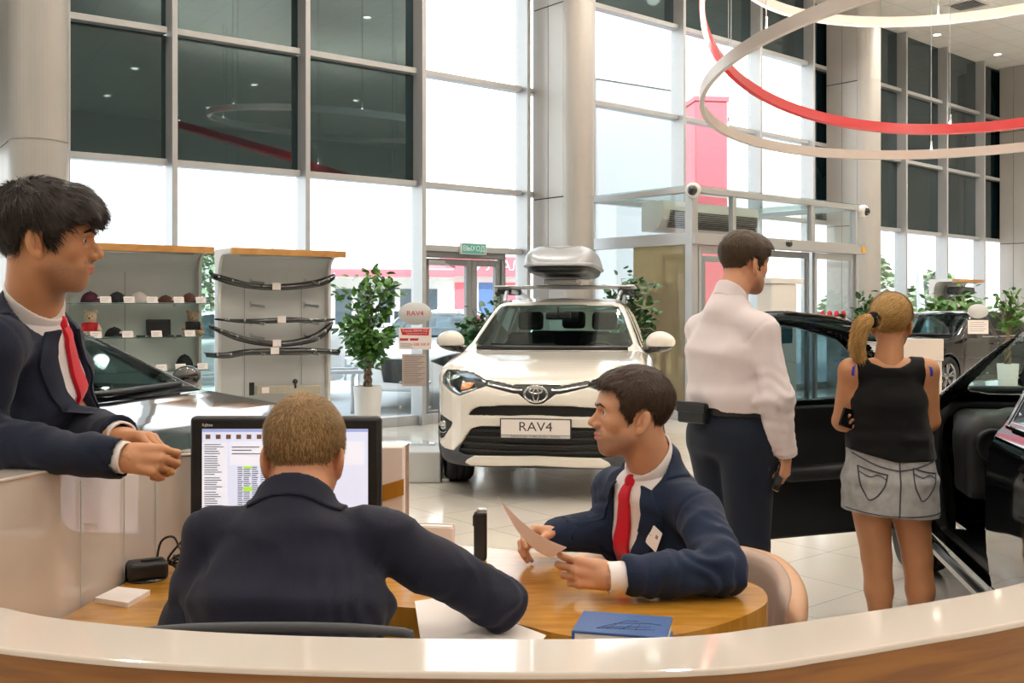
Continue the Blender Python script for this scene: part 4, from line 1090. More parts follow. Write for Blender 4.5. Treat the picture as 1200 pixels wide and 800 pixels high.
text('maker_lettering', 'fujitsu', .011, basis((-.196, -.0008, bz-.021), (1, 0, 0), (0, -1, 0)), M['paper'], scr)
# charger cradle, cable, notepad
q = Pz(172, 678, DT); ch = empty('charging_cradle', (q.x, q.y, DT), math.radians(28), 'black charging cradle with an open slot on the desk by the white panel', 'charger')
cr = S(rbox((0, 0, .024), (.05, .036, .024), .012), rbox((.012, 0, .05), (.028, .013, .03), .008))
sdf('cradle', cr, (-.08, -.06, -.01), (.08, .06, .07), .003, M['black_plastic'], ch)
m = MB(); m.lathe([(0, .0), (.05, 0), (.052, .004), (0, .006)], 24); m.build('base_pad', M['black_gloss'], ch)
cbp = []
q0 = q+Vector((.03, .06, .03)); rnd = random.Random(5)
cx = q+Vector((.085, .055, 0)); cx.z = DT
cbp = [q+Vector((.012, .035, .03)), q+Vector((.02, .05, .085)), q+Vector((.05, .06, .095)), q+Vector((.075, .05, .06))]
for k in range(26):
    a = k*1.15; r_ = .035+.012*math.sin(k*2.1)
    cbp.append(cx+Vector((r_*math.cos(a)*1.1, r_*math.sin(a)*.6, .012+.035*abs(math.sin(k*.8)))))
cbp += [cx+Vector((.0, .02, .10)), cx+Vector((.02, .03, .12)), cx+Vector((.035, .03, .06)), cx+Vector((.10, .06, .012)), cx+Vector((.22, .12, .008))]
m = MB(); m.tube(catmull([tuple(p) for p in cbp], 5), .0032, 6); tag(m.build('cable', M['black_gloss']), 'tangled black cable lying behind the charging cradle on the desk', 'cable')
a, b_, c, d = [Pz(x, y, DT+.012) for x, y in ((111, 700), (150, 706), (176, 691), (138, 687))]
m = MB(); m.prism([(p.x, p.y) for p in (a, b_, c, d)], DT, DT+.012); tag(m.build('notepad', M['paper']), 'white pad of note paper lying on the desk by the white panel', 'notepad')
# black vertical gadget
q = Pz(563, 656, DT); hs_ = empty('handset', (q.x, q.y, DT), 0, 'slim black cordless handset standing upright on the desk', 'handset')
sdf('case', rbox((0, 0, .068), (.0185, .015, .068), .008), (-.04, -.03, -.01), (.04, .03, .15), .003, M['black_plastic'], hs_)
sdf('cap', rbox((.004, 0, .138), (.014, .013, .007), .005), (-.03, -.03, .12), (.04, .03, .16), .002, M['steel'], hs_)
m = MB(); m.box((-.0215, -.006, .095), (-.0175, .006, .125), .002); m.build('side_key', M['black_gloss'], hs_)
# pale leaflet box beside it
q = Pz(508, 668, DT); lb = empty('leaflet_holder', (q.x, q.y, DT), math.radians(-8), 'pale pink leaflet holder standing between the seated man and the black handset', 'holder')
m = MB(); m.box((-.055, 0, 0), (.052, .004, .115), .001, 1); m.box((-.055, .03, 0), (.052, .034, .12), .001, 1); m.box((-.055, .0045, 0), (-.052, .0295, .11)); m.box((.049, .0045, 0), (.052, .0295, .11)); m.build('shell', M['paper_pink'], lb)
m = MB(); m.box((-.05, .006, .004), (.048, .028, .117)); m.build('leaflets', M['paper'], lb)
def sheet(name, pts, z, lab, mat='paper', cat='paper', grp=None):
    m = MB(); m.prism([(p.x, p.y) for p in pts], z, z+.0015); return tag(m.build(name, M[mat]), lab, cat, grp)
sheet('paper_sheet', [Pz(x, y, DT) for x, y in ((486, 705), (520, 700), (640, 745), (600, 800), (500, 800))], DT+.0005, 'white paper sheets under the arm of the seated man with cropped hair')
sheet('paper_sheet', [Pz(x, y, DT) for x, y in ((500, 662), (545, 652), (580, 672), (530, 690))], DT+.0005, 'white paper lying in front of the leaflet holder')
q = Pz(534, 668, DT+.008); m = MB(); m.tube([q, q+Vector((.02, .004, .022))], [.004, .001]); m.tube([q-Vector((.10, .02, .003)), q], [.004, .004]); tag(m.build('pen', M['red_gloss']), 'red pen with its tip up on the white paper beside the handset', 'pen')
# blue diary
ca, cb2, cc2, cd2 = [Pz(x, y, DT+.034) for x, y in ((671, 738), (741, 747), (787, 722), (722, 707))]
ca = Pz(671, 741, DT+.034); cb2 = Pz(762, 747, DT+.034)
bc = (ca+cc2)/2; ang = math.atan2((cb2-ca).y, (cb2-ca).x)
bk = empty('diary', (bc.x, bc.y, DT), math.radians(-14), 'thick blue diary with debossed lines lying on the oak desk', 'book')
M['blue_cover'] = pm('blue_leatherette', '2c5590', .42, var=.1, scale=30, bump=.15, bscale=250); M['blue_deep'] = pm('debossed_blue', '173058', .5, var=.05)
bw, bh, bt = .098, .072, .036
m = MB(); m.box((-bw, -bh, .0305), (bw, bh, bt), .002); m.box((-bw, -bh, 0), (bw, bh, .005), .002); m.box((-bw, -bh, .0045), (-bw+.005, bh, .031), .001, 1); m.build('cover', M['blue_cover'], bk)
m = MB(); m.box((-bw+.006, -bh+.003, .0055), (bw-.004, bh-.003, .03)); m.build('page_block', M['paper'], bk)
m = MB()
for pp in ([(-.05, -.045), (-.02, -.01), (.0, .0), (.05, .01), (.08, .005)], [(-.05, -.045), (.07, -.03)], [(-.03, -.045), (.0, .015), (.03, .02)], [(0, -.042), (.02, -.005)], [(.03, -.04), (.035, .005)], [(-.04, -.035), (.06, -.015)]): m.tube([(x, y, bt) for x, y in catmull(pp, 4)], .0011, 5)
m.build('deboss', M['blue_deep'], bk)

# ------------------------------------------------------------------ chairs
M['tan'] = pm('tan_leather', 'c99d7d', .42, var=.08, scale=10, bump=.08, bscale=120); M['tan_in'] = pm('greyed_leather', 'a98f80', .40, var=.08, scale=10, bump=.06, bscale=120)
tb = empty('tub_chair', (.525, 3.10, 0), math.radians(-62), 'round tan leather tub chair under the man holding a paper', 'chair')
def tubf(p):
    r = np.sqrt(p[:, 0]**2+p[:, 1]**2); z = p[:, 2]; top = .70-.09*np.clip((p[:, 0]+.05)/.33, 0, 1)**2
    R_ = .30+.075*np.clip(z/.73, 0, 1)**1.2
    d = smax(np.abs(r-R_+.045)-.045, z-top, .04); d = smax(d, .12-z, .02)
    return smax(d, -(rbox((.45, 0, .6), (.30, .17, .25), .06)(p)), .05)
V, Q = sdf_arrays(tubf, (-.45, -.45, .05), (.45, .45, .8), .010)
link('shell', raw_mesh('shell', V, Q), tb, M['tan'])
sdf('lining', I(off(tubf, .005), lambda p: np.sqrt(p[:, 0]**2+p[:, 1]**2)-(.30+.075*np.clip(p[:, 2]/.73, 0, 1)**1.2)+.052, lambda p: np.abs(p[:, 2]-.5)-.28, k=.012), (-.45, -.45, .1), (.45, .45, .8), .0065, M['tan_in'], tb)
sdf('seat', U(I(lambda p: np.sqrt(p[:, 0]**2+p[:, 1]**2)-.285, lambda p: np.abs(p[:, 2]-.38)-.06, k=.05), k=.02), (-.4, -.4, .25), (.4, .4, .5), .012, M['tan_in'], tb)
m = MB(); m.lathe([(0, 0), (.24, 0), (.24, .02), (.05, .035), (.05, .33), (0, .33)], 28); m.build('pedestal', M['steel'], tb)
oc = empty('office_chair', (-.42, 1.98, 0), math.radians(0), 'black office chair with a low padded back under the man with cropped hair', 'chair')
sdf('backrest', I(rbox((0, -.19, .70), (.235, .028, .215), .027), inv(lambda p: np.full(len(p), -1.0))), (-.3, -.3, .4), (.3, -.1, 1.0), .009, M['black_plastic'], oc)
m = MB(); m.tube(catmull([(-.235, -.19, .55), (-.235, -.19, .86), (-.2, -.19, .915), (.2, -.19, .915), (.235, -.19, .86), (.235, -.19, .55)], 5), .009, 8); m.build('edge_piping', M['cladding'], oc)
sdf('seat', rbox((0, .08, .44), (.24, .24, .045), .04), (-.3, -.2, .35), (.3, .4, .52), .012, M['black_plastic'], oc)
m = MB(); m.tube([(0, .05, .12), (0, .05, .40)], .03); m.bar((0, -.17, .42), (0, -.2, .62), .06, .02); m.build('column', M['steel'], oc)
for k in range(5):
    a = 2*PI*k/5+.3; m = MB(); m.bar((0, .05, .13), (.27*math.cos(a), .05+.27*math.sin(a), .075), .04, .03); m.sphere((.27*math.cos(a), .05+.27*math.sin(a), .03), .03, 12, 8); m.build('leg', M['black_plastic'], oc)

# ------------------------------------------------------------------ display units with curved canopies, in front of the glass
def display(p, u, w, lab, dep=.42, top=2.06, glassy=False):
    """p: front left corner on the floor as seen from the hall; u: direction to the right"""
    n = -inward(u)          # away from the hall
    r = empty('display_unit', label=lab, cat='display'); r.matrix_world = Matrix(((u.x, n.x, 0, p.x), (u.y, n.y, 0, p.y), (0, 0, 1, 0), (0, 0, 0, 1)))
    rad = .20; z1 = top-.055
    prof = [(dep-.03, .08)]+[(dep-.03-rad+rad*math.cos(a), z1-rad+rad*math.sin(a)) for a in np.linspace(0, PI/2, 10)]+[(0, z1)]
    back = [(dep, .08), (dep, top), (0, top)]
    poly = prof+back[::-1]
    m = MB(); m.prism([(y, z) for y, z in poly], .03, w-.03, 'x')
    o = m.build('back_panel', M['shelf_body'], r)
    for x in (0, w-.028):
        prof2 = [(dep-.10, .02)]+[(dep-.10-rad*.6+rad*.6*math.cos(a), z1-rad+rad*math.sin(a)) for a in np.linspace(0, PI/2, 8)]+[(0, z1), (0, top), (dep, top), (dep, .02)]
        m = MB(); m.prism(prof2, x, x+.028, 'x'); m.build('side_cheek', M['white_matt'], r)
    m = MB(); m.box((-.0, -.03, top-.062), (w, -.001, top+.004), .003, 1); m.build('wood_fascia', M['oak'], r)
    m = MB(); m.box((0, .05, 0), (w, dep+.0, .075)); m.build('plinth', M['white_matt'], r)
    m = MB(); m.tube([(w*.1, .06, z1-.012), (w*.9, .06, z1-.012)], .012, 8); m.build('lamp_tube', M['steel'], r)
    return r, r.matrix_world.copy()
def on_ray(px, py_z, z): return Pz(px, py_z, z)
uu = fac_u(300)
# unit with caps
pL = P(404, 290, 10.72); pL.z = 0                # right front corner of the panel unit
w2 = 1.24; pA = pL-uu*w2
duB, MWB = display(pA, uu, w2, 'pale display panel hung with glossy dark bonnet deflectors, wooden top edge')
pC = P(250, 290, 9.92); pC.z = 0; w1 = 1.72
duA, MWA = display(pC-uu*w1, uu, w1, 'pale display unit with glass shelves of caps behind the left black car')
m = MB(); m.box((w1*.58-.002, .389, .1), (w1*.58+.002, .391, 1.98)); m.build('panel_joint', M['ink'], duA)
for x in (.30, .93):
    m = MB(); m.box((x-.012, .386, .3), (x+.012, .3895, 1.72)); m.build('slot_rail', M['shelf_body'], duB)
    m = MB()
    for k in range(56): m.box((x-.004, .3845, .32+k*.025), (x+.004, .3858, .332+k*.025))
    m.build('slot_row', M['ink'], duB)
# glass shelves: things of their own
SH = [1.52, 1.20, .88]
def lz(MW, x, y, z): return MW @ Vector((x, y, z))
shelf_lab = ['upper glass shelf holding a row of caps', 'middle glass shelf holding two teddy bears', 'lower glass shelf with a black cap at its end']
for i, z in enumerate(SH):
    o = empty('glass_shelf', label=shelf_lab[i], cat='shelf', group='glass shelves of the cap display'); o.matrix_world = MWA @ Matrix.Translation((0, 0, z))
    m = MB(); m.box((.02, .02, -.008), (w1-.02, .385, 0)); m.build('glass_plate', M['green_glass'], o)
    m = MB(); m.box((.02, .014, -.008), (w1-.02, .0198, 0)); m.build('polished_edge', pm('glass_edge_%d' % i, '4f6a68', .15, var=.05), o)
    for x in (.25, w1-.25): m = MB(); m.box((x-.01, .34, -.03), (x+.01, .386, -.009)); m.build('bracket', M['steel'], o)
m = MB(); m.box((w1+.002, .0, .1), (w1+.008, .33, 2.0)); tag(m.build('glass_side', M['green_glass'], duA), None)
for o_ in (): pass
# caps
def cap_thing(px, z, mats, lab, s=1.0, rot=-.5, high=1.0):
    s *= .88; rot = rot-1.1
    # find x on shelf from pixel
    best = min(np.linspace(.05, w1-.05, 400), key=lambda x: abs(600+F*lz(MWA, x, .25, z).x/lz(MWA, x, .25, z).y-px))
    r = empty('baseball_cap', label=lab, cat='cap', group='caps on the glass shelves'); r.matrix_world = MWA @ Matrix.Translation((best, .25, z+.004)) @ Matrix.Rotation(rot, 4, 'Z') @ Matrix.Scale(s, 4)
    if 'cap' not in PROTO:
        V, Q = sdf_arrays(S(I(ell((0, 0, .0), (.088, .10, .115)), lambda p: -p[:, 2]), ell((0, 0, -.01), (.083, .095, .108))), (-.13, -.13, -.02), (.13, .13, .14), .005)
        PROTO['cap'] = (V, Q)
        PROTO['peak'] = sdf_arrays(I(S(ell((0, .10, .004), (.085, .105, .02)), ell((0, .10, -.003), (.09, .11, .017))), lambda p: .07-p[:, 1], lambda p: -p[:, 2]-.004), (-.11, .0, -.02), (.11, .23, .05), .004)
    for nm, k, mt in (('crown', 'cap', mats[0]), ('peak', 'peak', mats[1])):
        V, Q = PROTO[k]; V = V*np.array([1, 1, high]) if k == 'cap' else V; link(nm, raw_mesh(nm, V, Q), r, mt)
    m = MB(); m.sphere((0, 0, .114*high), .009, 10, 6); m.build('button', mats[1], r)
    m = MB(); m.M = Matrix.Translation((0, .088, .05*high)); m.sphere((0, 0, 0), (.025, .006, .014), 12, 6); m.build('emblem', M['paper'], r)
PROTO = {}
C_ = {k: pm('cap_'+k, v, .85, var=.1, scale=80, bump=.2, bscale=400) for k, v in dict(plum='4a1f33', dark='25262a', white='d9cdc9', brown='5e3a33', black='121316').items()}
cap_thing(106, SH[0], (C_['plum'], C_['plum']), 'plum cap on the upper glass shelf beside the standing man', rot=-1.2)
cap_thing(137, SH[0], (C_['dark'], C_['dark']), 'dark grey cap second along the upper glass shelf', rot=-1.3)
cap_thing(163, SH[0], (C_['white'], C_['white']), 'white cap on the upper glass shelf', rot=-1.0)
cap_thing(194, SH[0], (C_['brown'], C_['brown']), 'brown cap on the upper glass shelf right of the white cap', .9, rot=-1.2, high=.8)
cap_thing(222, SH[0], (C_['brown'], C_['dark']), 'two-tone brown and dark cap at the right end of the upper glass shelf', .95, rot=-1.3)
cap_thing(134, SH[1], (C_['black'], C_['black']), 'black cap on the middle glass shelf', 1.05, rot=-1.5, high=.85)
cap_thing(216, SH[2], (C_['black'], C_['black']), 'black cap at the right end of the lower glass shelf', 1.0, rot=-.3, high=1.35)
def shelf_x(px, z, y): return min(np.linspace(.03, w1-.02, 500), key=lambda x: abs(600+F*lz(MWA, x, y, z).x/lz(MWA, x, y, z).y-px))
def card(px, z, lab, w=.1, h=.062, y=.03):
    r = empty('price_card', label=lab, cat='price card', group='price cards on the glass shelves'); r.matrix_world = MWA @ Matrix.Translation((shelf_x(px, z, y), y, z+.0015)) @ Matrix.Rotation(-.3, 4, 'X')
    m = MB(); m.box((-w/2, 0, 0), (w/2, .003, h)); m.build('card', M['paper'], r)
    m = MB()
    for k in range(3): m.box((-w*.4, -.0006, h*(.25+k*.22)), (w*(.1+.1*k), 0, h*(.29+k*.22)))
    m.build('print', M['scr_grey'], r)
for px, z, lab in ((124, SH[0], 'white price card between the plum cap and the dark cap'), (152, SH[0], 'white price card left of the white cap'), (179, SH[0], 'white price card right of the white cap'), (210, SH[0], 'white price card left of the two-tone cap'), (236, SH[0], 'white price card at the right end of the upper shelf'),
                   (113, SH[1], 'white price card before the left teddy bear'), (150, SH[1], 'white price card right of the black cap on the middle shelf'), (184, SH[1], 'white price card before the black box on the middle shelf'), (223, SH[1], 'white price card before the right teddy bear'),
                   (130, SH[2], 'white price card seen through the black car windscreen'), (173, SH[2], 'leftmost clear price card on the lower shelf above the car mirror'), (190, SH[2], 'price card with a dark badge on the lower shelf'), (212, SH[2], 'price card left of the black cap on the lower shelf'), (238, SH[2], 'white price card at the right end of the lower shelf')):
    card(px, z, lab)
r = empty('gift_box', label='flat black gift box leaning up on the middle glass shelf', cat='box'); r.matrix_world = MWA @ Matrix.Translation((shelf_x(187, SH[1], .25), .25, SH[1]+.001)) @ Matrix.Rotation(-.12, 4, 'X')
m = MB(); m.box((-.115, 0, 0), (.115, .04, .165), .008); m.build('box', M['black_plastic'], r)
m = MB(); m.box((-.105, -.002, .01), (.105, 0, .155)); m.build('lid', M['lamp_black'], r)
for px, lab in ((170, 'flat black wallet lying left of the gift box'), (203, 'flat black wallet lying right of the gift box')):
    r = empty('wallet', label=lab, cat='wallet', group='wallets on the middle glass shelf'); r.matrix_world = MWA @ Matrix.Translation((shelf_x(px, SH[1], .12), .12, SH[1]+.001)); m = MB(); m.box((-.07, -.045, 0), (.07, .045, .016), .006); m.build('wallet_body', M['black_plastic'], r); m = MB(); m.box((-.01, -.0465, .002), (.01, -.0445, .014)); m.build('clasp', M['steel'], r)
def bear(px, z, fur, shirt, lab, face):
    r = empty('teddy_bear', label=lab, cat='toy'); r.matrix_world = MWA @ Matrix.Translation((shelf_x(px, z, .2), .2, z+.002)) @ Matrix.Rotation(PI+face, 4, 'Z')
    f = U(ell((0, 0, .075), (.062, .052, .075)), sph((0, .005, .185), .055), ell((0, .05, .172), (.026, .022, .02)), sph((.043, -.005, .235), .02), sph((-.043, -.005, .235), .02), cap((.055, .01, .115), (.082, .045, .07), .022), cap((-.055, .01, .115), (-.082, .045, .07), .022), cap((.04, .03, .03), (.075, .10, .028), .028), cap((-.04, .03, .03), (-.075, .10, .028), .028), k=.015)
    fz = lambda p: f(p)+.003*vnoise(p*160)
    sdf('body', fz, (-.14, -.1, -.01), (.14, .16, .28), .0045, fur, r)
    sdf('shirt', I(off(f, .006), lambda p: np.abs(p[:, 2]-.10)-.04, lambda p: np.abs(p[:, 0])-.07), (-.14, -.1, 0), (.14, .16, .2), .005, shirt, r)
    for s in (1, -1): m = MB(); m.sphere((s*.02, .052, .195), .006, 10, 6); m.build('eye', M['black_gloss'], r)
    m = MB(); m.sphere((0, .074, .178), (.01, .006, .007), 10, 6); m.build('nose', M['black_gloss'], r)
F1 = pm('bear_fur_cream', 'cdb59a', .95, var=.2, scale=90, sheen=.5); F2 = pm('bear_fur_tan', '9c8468', .95, var=.2, scale=90, sheen=.5)
bear(106, SH[1], F1, pm('bear_red', 'b51c2a', .8), 'cream teddy bear in a red top on the middle glass shelf', -.4)
bear(226, SH[1], F2, C_['black'], 'tan teddy bear in a black top at the end of the middle glass shelf', -.3)

# deflectors on the panel unit
def defl_pt(px, py, y):
    """point of the panel unit's own frame at depth y seen at a pixel"""
    inv_ = MWB.inverted(); o = inv_ @ Vector((0, 0, H)); d = (inv_.to_3x3() @ Vector(((px-600)/F, 1, -(py-360)/F))); return o+d*((y-o.y)/d.y)
M['tinted'] = pm('smoked_acrylic', '101114', .08, coat=.6, var=.05)
def deflector(name, top, bot, lab, bulge=.10):
    r = empty(name, label=lab, cat='deflector', group='bonnet deflectors on the panel'); r.matrix_world = MWB
    n = len(top); A_ = catmull([tuple(defl_pt(*p, .22)) for p in top], 5); B_ = catmull([tuple(defl_pt(*p, .22)) for p in bot], 5); rings = []
    for k, (a, b_) in enumerate(zip(A_, B_)):
        t = k/(len(A_)-1)*2-1; y = -.10*(1-t*t)*1.2+.10; a = Vector(a); b_ = Vector(b_)
        m_ = (a+b_)/2
        rings.append([(a.x, a.y+y+.03, a.z), (m_.x, a.y+y-.015, m_.z+.01), (b_.x, b_.y+y, b_.z), (b_.x, b_.y+y+.006, b_.z), (m_.x, a.y+y-.004, m_.z+.01), (a.x, a.y+y+.036, a.z)])
    m = MB(); m.sweep(rings); o = m.build('shield', M['tinted'], r)
    k = len(A_)//2; a = Vector(rings[k][1]); m = MB(); m.box((a.x-.045, a.y-.006, a.z-.035), (a.x+.045, a.y-.004, a.z+.035)); m.build('price_tag', M['paper'], r)
    for kk in (3, len(A_)//4, 3*len(A_)//4, len(A_)-4):
        a = Vector(rings[kk][1]); m = MB(); m.sphere((a.x, a.y-.002, a.z), (.012, .005, .012), 8, 6); m.build('clip', M['steel'], r)
    return r
deflector('bonnet_deflector', [(248, 318), (262, 322), (300, 332), (337, 332), (375, 327), (399, 319)], [(252, 326), (272, 334), (302, 339.5), (337, 340), (378, 335), (397, 327)], 'topmost glossy dark deflector curving up at both ends')
deflector('bonnet_deflector', [(255, 373), (280, 373.5), (310, 373), (340, 371.5), (370, 373), (396, 373)], [(256, 375), (282, 378.5), (312, 379), (340, 378), (372, 377.5), (398, 375)], 'thin straight dark deflector second from the top of the panel')
deflector('bonnet_deflector', [(246, 378), (270, 388), (300, 397), (335, 399), (370, 391), (396, 375)], [(250, 385), (275, 398), (305, 405), (338, 406), (374, 399), (394, 384)], 'deeply curved dark deflector third from the top of the panel')
deflector('bonnet_deflector', [(243, 413), (265, 413), (290, 409), (340, 407), (375, 408), (405, 410)], [(246, 419), (268, 420), (292, 416), (340, 416), (378, 415), (402, 417)], 'long wavy dark deflector lowest on the panel')
def bracket(px, py, lab=None):
    q = defl_pt(px, py, .385); r = empty('shelf_bracket', label='small steel bracket arm slotted in the rail of the deflector panel', cat='bracket', group='bracket arms on the deflector panel'); r.matrix_world = MWB @ Matrix.Translation(q)
    m = MB(); m.bar((0, .0, 0), (.04, -.26, -.02), .012, .028, (0, 0, 1)); m.build('arm', M['steel'], r)
    m = MB(); m.box((-.01, -.012, -.035), (.012, .0, .035)); m.build('hook_plate', M['steel'], r)
for px, py in ((294, 330), (357, 330), (294, 357), (357, 357), (294, 377), (357, 377), (294, 394), (357, 394), (294, 412), (357, 412)): bracket(px, py)
# tow bar kit hung low on the panel
tw = empty('tow_bar', label='pale boxed tow bar with a dark ball hung low on the deflector panel', cat='tow bar'); tw.matrix_world = MWB
a = defl_pt(300, 457, .3); b_ = defl_pt(374, 456, .3)
m = MB(); m.bar(a, b_, .07, .085, (0, 0, 1), .006); m.build('beam', pm('galvanised', 'b3ac9a', .5, .3, var=.2, scale=14), tw)
c = defl_pt(346, 449, .27); m = MB(); m.tube([c, c+Vector((0, 0, -.05))], .014); m.sphere(c+Vector((0, 0, .02)), .028, 14, 10); m.build('ball', M['black_plastic'], tw)
c = defl_pt(295, 455, .28); m = MB(); m.bar(c+Vector((0, 0, -.07)), c+Vector((0, 0, .06)), .05, .012, (0, 1, 0)); m.build('end_plate', M['black_plastic'], tw)
c = defl_pt(311, 457, .255); m = MB(); m.box((c.x-.04, c.y-.003, c.z-.03), (c.x+.04, c.y, c.z+.03)); m.build('price_tag', M['paper'], tw)

# ------------------------------------------------------------------ sign stand in front of the white SUV, its plinth
pln = empty('plinth', label='low pale plinth box on the floor at the left of the white SUV', cat='plinth')
a = P(430, 566, 8.6); b_ = P(516, 566, 8.6)
pln.location = (a.x, 8.62, 0); w_ = b_.x-a.x
m = MB(); m.box((-.5, 0, .0), (w_, .75, .262), .012); m.build('plinth_body', M['grey_panel'], pln)
m = MB(); m.box((w_+.008, .04, .0), (w_+.07, .5, .03), .006); m.build('foot_plate', M['white_matt'], pln)
def sign_stand(p, lab, word, rich=True, hz=0.262, yaw=0.0):
    r = empty('sign_stand', (p[0], p[1], hz), yaw, lab, 'sign stand')
    top = 1.455-hz
    m = MB(); m.box((-.16, -.004, .02), (.16, .004, top-.26), .002, 1); m.build('acrylic_panel', M['acrylic'], r)
    m = MB(); m.box((-.18, -.10, 0), (.18, .10, .02), .004); m.build('base', M['acrylic'], r)
    m = MB(); m.M = Matrix.Translation((0, -.004, top-.03)) @ Matrix.Rotation(PI/2, 4, 'X') @ Matrix.Diagonal((1, .68, 1, 1)); m.lathe([(0, -.006), (.148, -.006), (.15, 0), (.148, .006), (0, .006)], 48); m.build('oval_board', M['grey_panel'], r)
    if word: text('oval_lettering', word, .062, basis((0, -.0112, top-.03), (1, 0, 0), (0, -1, 0)), M['red'], r, sx=1.05)
    z = top-.155
    m = MB(); m.box((-.145, -.0075, z-.195), (.145, -.0045, z)); m.build('price_sheet', M['paper'], r)
    if rich:
        m = MB(); m.prism([(-.13, z-.01), (.13, z-.01), (.12, z-.07), (-.115, z-.065)], -.0085, -.0076, 'y'); m.build('red_banner', M['red'], r)
        for x0 in (-.135, -.045): m = MB(); m.prism([(x0, z-.095), (x0+.08, z-.095), (x0+.07, z-.115), (x0, z-.115)], -.0085, -.0076, 'y'); m.build('red_tab', M['red'], r)
        text('banner_lettering', 'Toyota RAV4 2.0 л', .032, basis((.01, -.009, z-.028), (1, 0, 0), (0, -1, 0)), M['paper'], r)
        text('banner_lettering', 'комплектация Комфорт', .016, basis((.02, -.009, z-.052), (1, 0, 0), (0, -1, 0)), M['paper'], r)
        text('price_lettering', '1 508 500 ₽', .034, basis((.045, -.0080, z-.150), (1, 0, 0), (0, -1, 0)), M['red'], r)
        m = MB()
        for k in range(4): m.box((-.13, -.0082, z-.140-k*.011), (-.04+.02*(k % 2), -.0076, z-.144-k*.011))
        m.build('fine_print', M['scr_grey'], r)
        z2 = z-.235
        m = MB(); m.box((-.115, -.0075, z2-.285), (.10, -.0045, z2)); m.build('data_sheet', pm('copied_sheet', 'b9aaa2', .75, var=.12, scale=25), r)
        m = MB()
        for k in range(15):
            y = z2-.02-k*.0165; m.box((-.10, -.0082, y-.006), (.085-.03*((k*7) % 3), -.0076, y))
        m.build('data_print', pm('data_print_ink', '83756f', .7, var=.1), r)
    else:
        m = MB()
        for k in range(5): m.box((-.12, -.0082, z-.03-k*.03), (.08+.03*(k % 2), -.0076, z-.036-k*.03))
        m.build('fine_print', M['scr_grey'], r)
    for x in (-.13, .13):
        for zz in (.33, .55): m = MB(); m.M = Matrix.Translation((x, -.004, zz)) @ Matrix.Rotation(PI/2, 4, 'X'); m.lathe([(0, 0), (.014, 0), (.014, .014), (0, .014)], 12); m.build('stand_off', M['steel'], r)
    return r
p = P(486.5, 360, 9.1); sign_stand((p.x, 9.1), 'clear stand with an oval RAV4 board and price sheet left of the white SUV', 'RAV4')
p = P(1146, 360, 14.5); sign_stand((p.x, 14.5), 'clear stand with a blank oval board before the far dark saloon', '', False, 0.0)
# white podium boxes behind the woman
for (px0, px1, pyt, pyb, dd, lab) in ((1062, 1106, 397, 423, 12.2, 'upper white podium box right of the woman in the black top'),):
    a = P(px0-30, pyt, dd); b_ = P(px1, pyt, dd); pd = empty('podium', ((a.x+b_.x)/2, dd+.25, 0), 0, 'white stacked podium standing behind the woman by the black saloon', 'podium')
    w_ = (b_.x-a.x)/2; m = MB(); m.box((-w_, -.25, P(0, pyb, dd).z+.003), (w_, .25, a.z), .006); m.build('upper_box', M['white_gloss'], pd)
    m = MB(); m.box((-w_+.02, -.23, 0), (w_-.012, .23, P(0, pyb, dd).z), .006); m.build('lower_box', M['white_gloss'], pd)
# far display unit carrying a roof box
pE = P(1116, 327, 21.2); pE.z = 0
uf = fac_u(1060); duC, MWC = display(pE, uf, 1.45, 'small far display unit with a curved canopy, above the dark saloon at the right', .5, 2.07)
rbx2 = empty('roof_box', label='dark grey roof box resting high on the far display unit', cat='roof box'); rbx2.matrix_world = MWC @ Matrix.Translation((.75, .16, 1.80))
sdf('lid', rbox((0, 0, .03), (.36, .16, .085), .06), (-.5, -.3, -.12), (.5, .3, .2), .012, M['cladding'], rbx2)
m = MB(); m.bar((-.42, 0, -.072), (.5, 0, -.072), .05, .03); m.build('carrier_bar', M['steel'], rbx2)
m = MB(); m.box((-.2, -.03, -.3), (-.1, .2, -.09)); m.box((.1, -.03, -.3), (.2, .2, -.09)); m.build('support', M['white_matt'], rbx2)
# info kiosk by the lobby
kp = WM @ Vector((1.55, .62, 0)); kp = P(912, 360, 13.2); kp.z = 0
kk = empty('info_kiosk', kp, math.atan2(uV.y, uV.x), 'pale kiosk with a dark screen and a cap rail before the lobby doors', 'kiosk')
m = MB(); m.box((-.30, -.12, 0), (.24, .12, 1.78), .02); m.build('body', M['white_matt'], kk)
m = MB(); m.box((-.10, -.128, 1.02), (.13, -.121, 1.36), .004); m.build('screen', pm('kiosk_screen', '23505c', .1, var=.2, scale=3), kk)
m = MB(); m.box((-.34, -.14, 1.782), (.36, .14, 1.85), .006); m.build('cap_rail', M['white_matt'], kk)

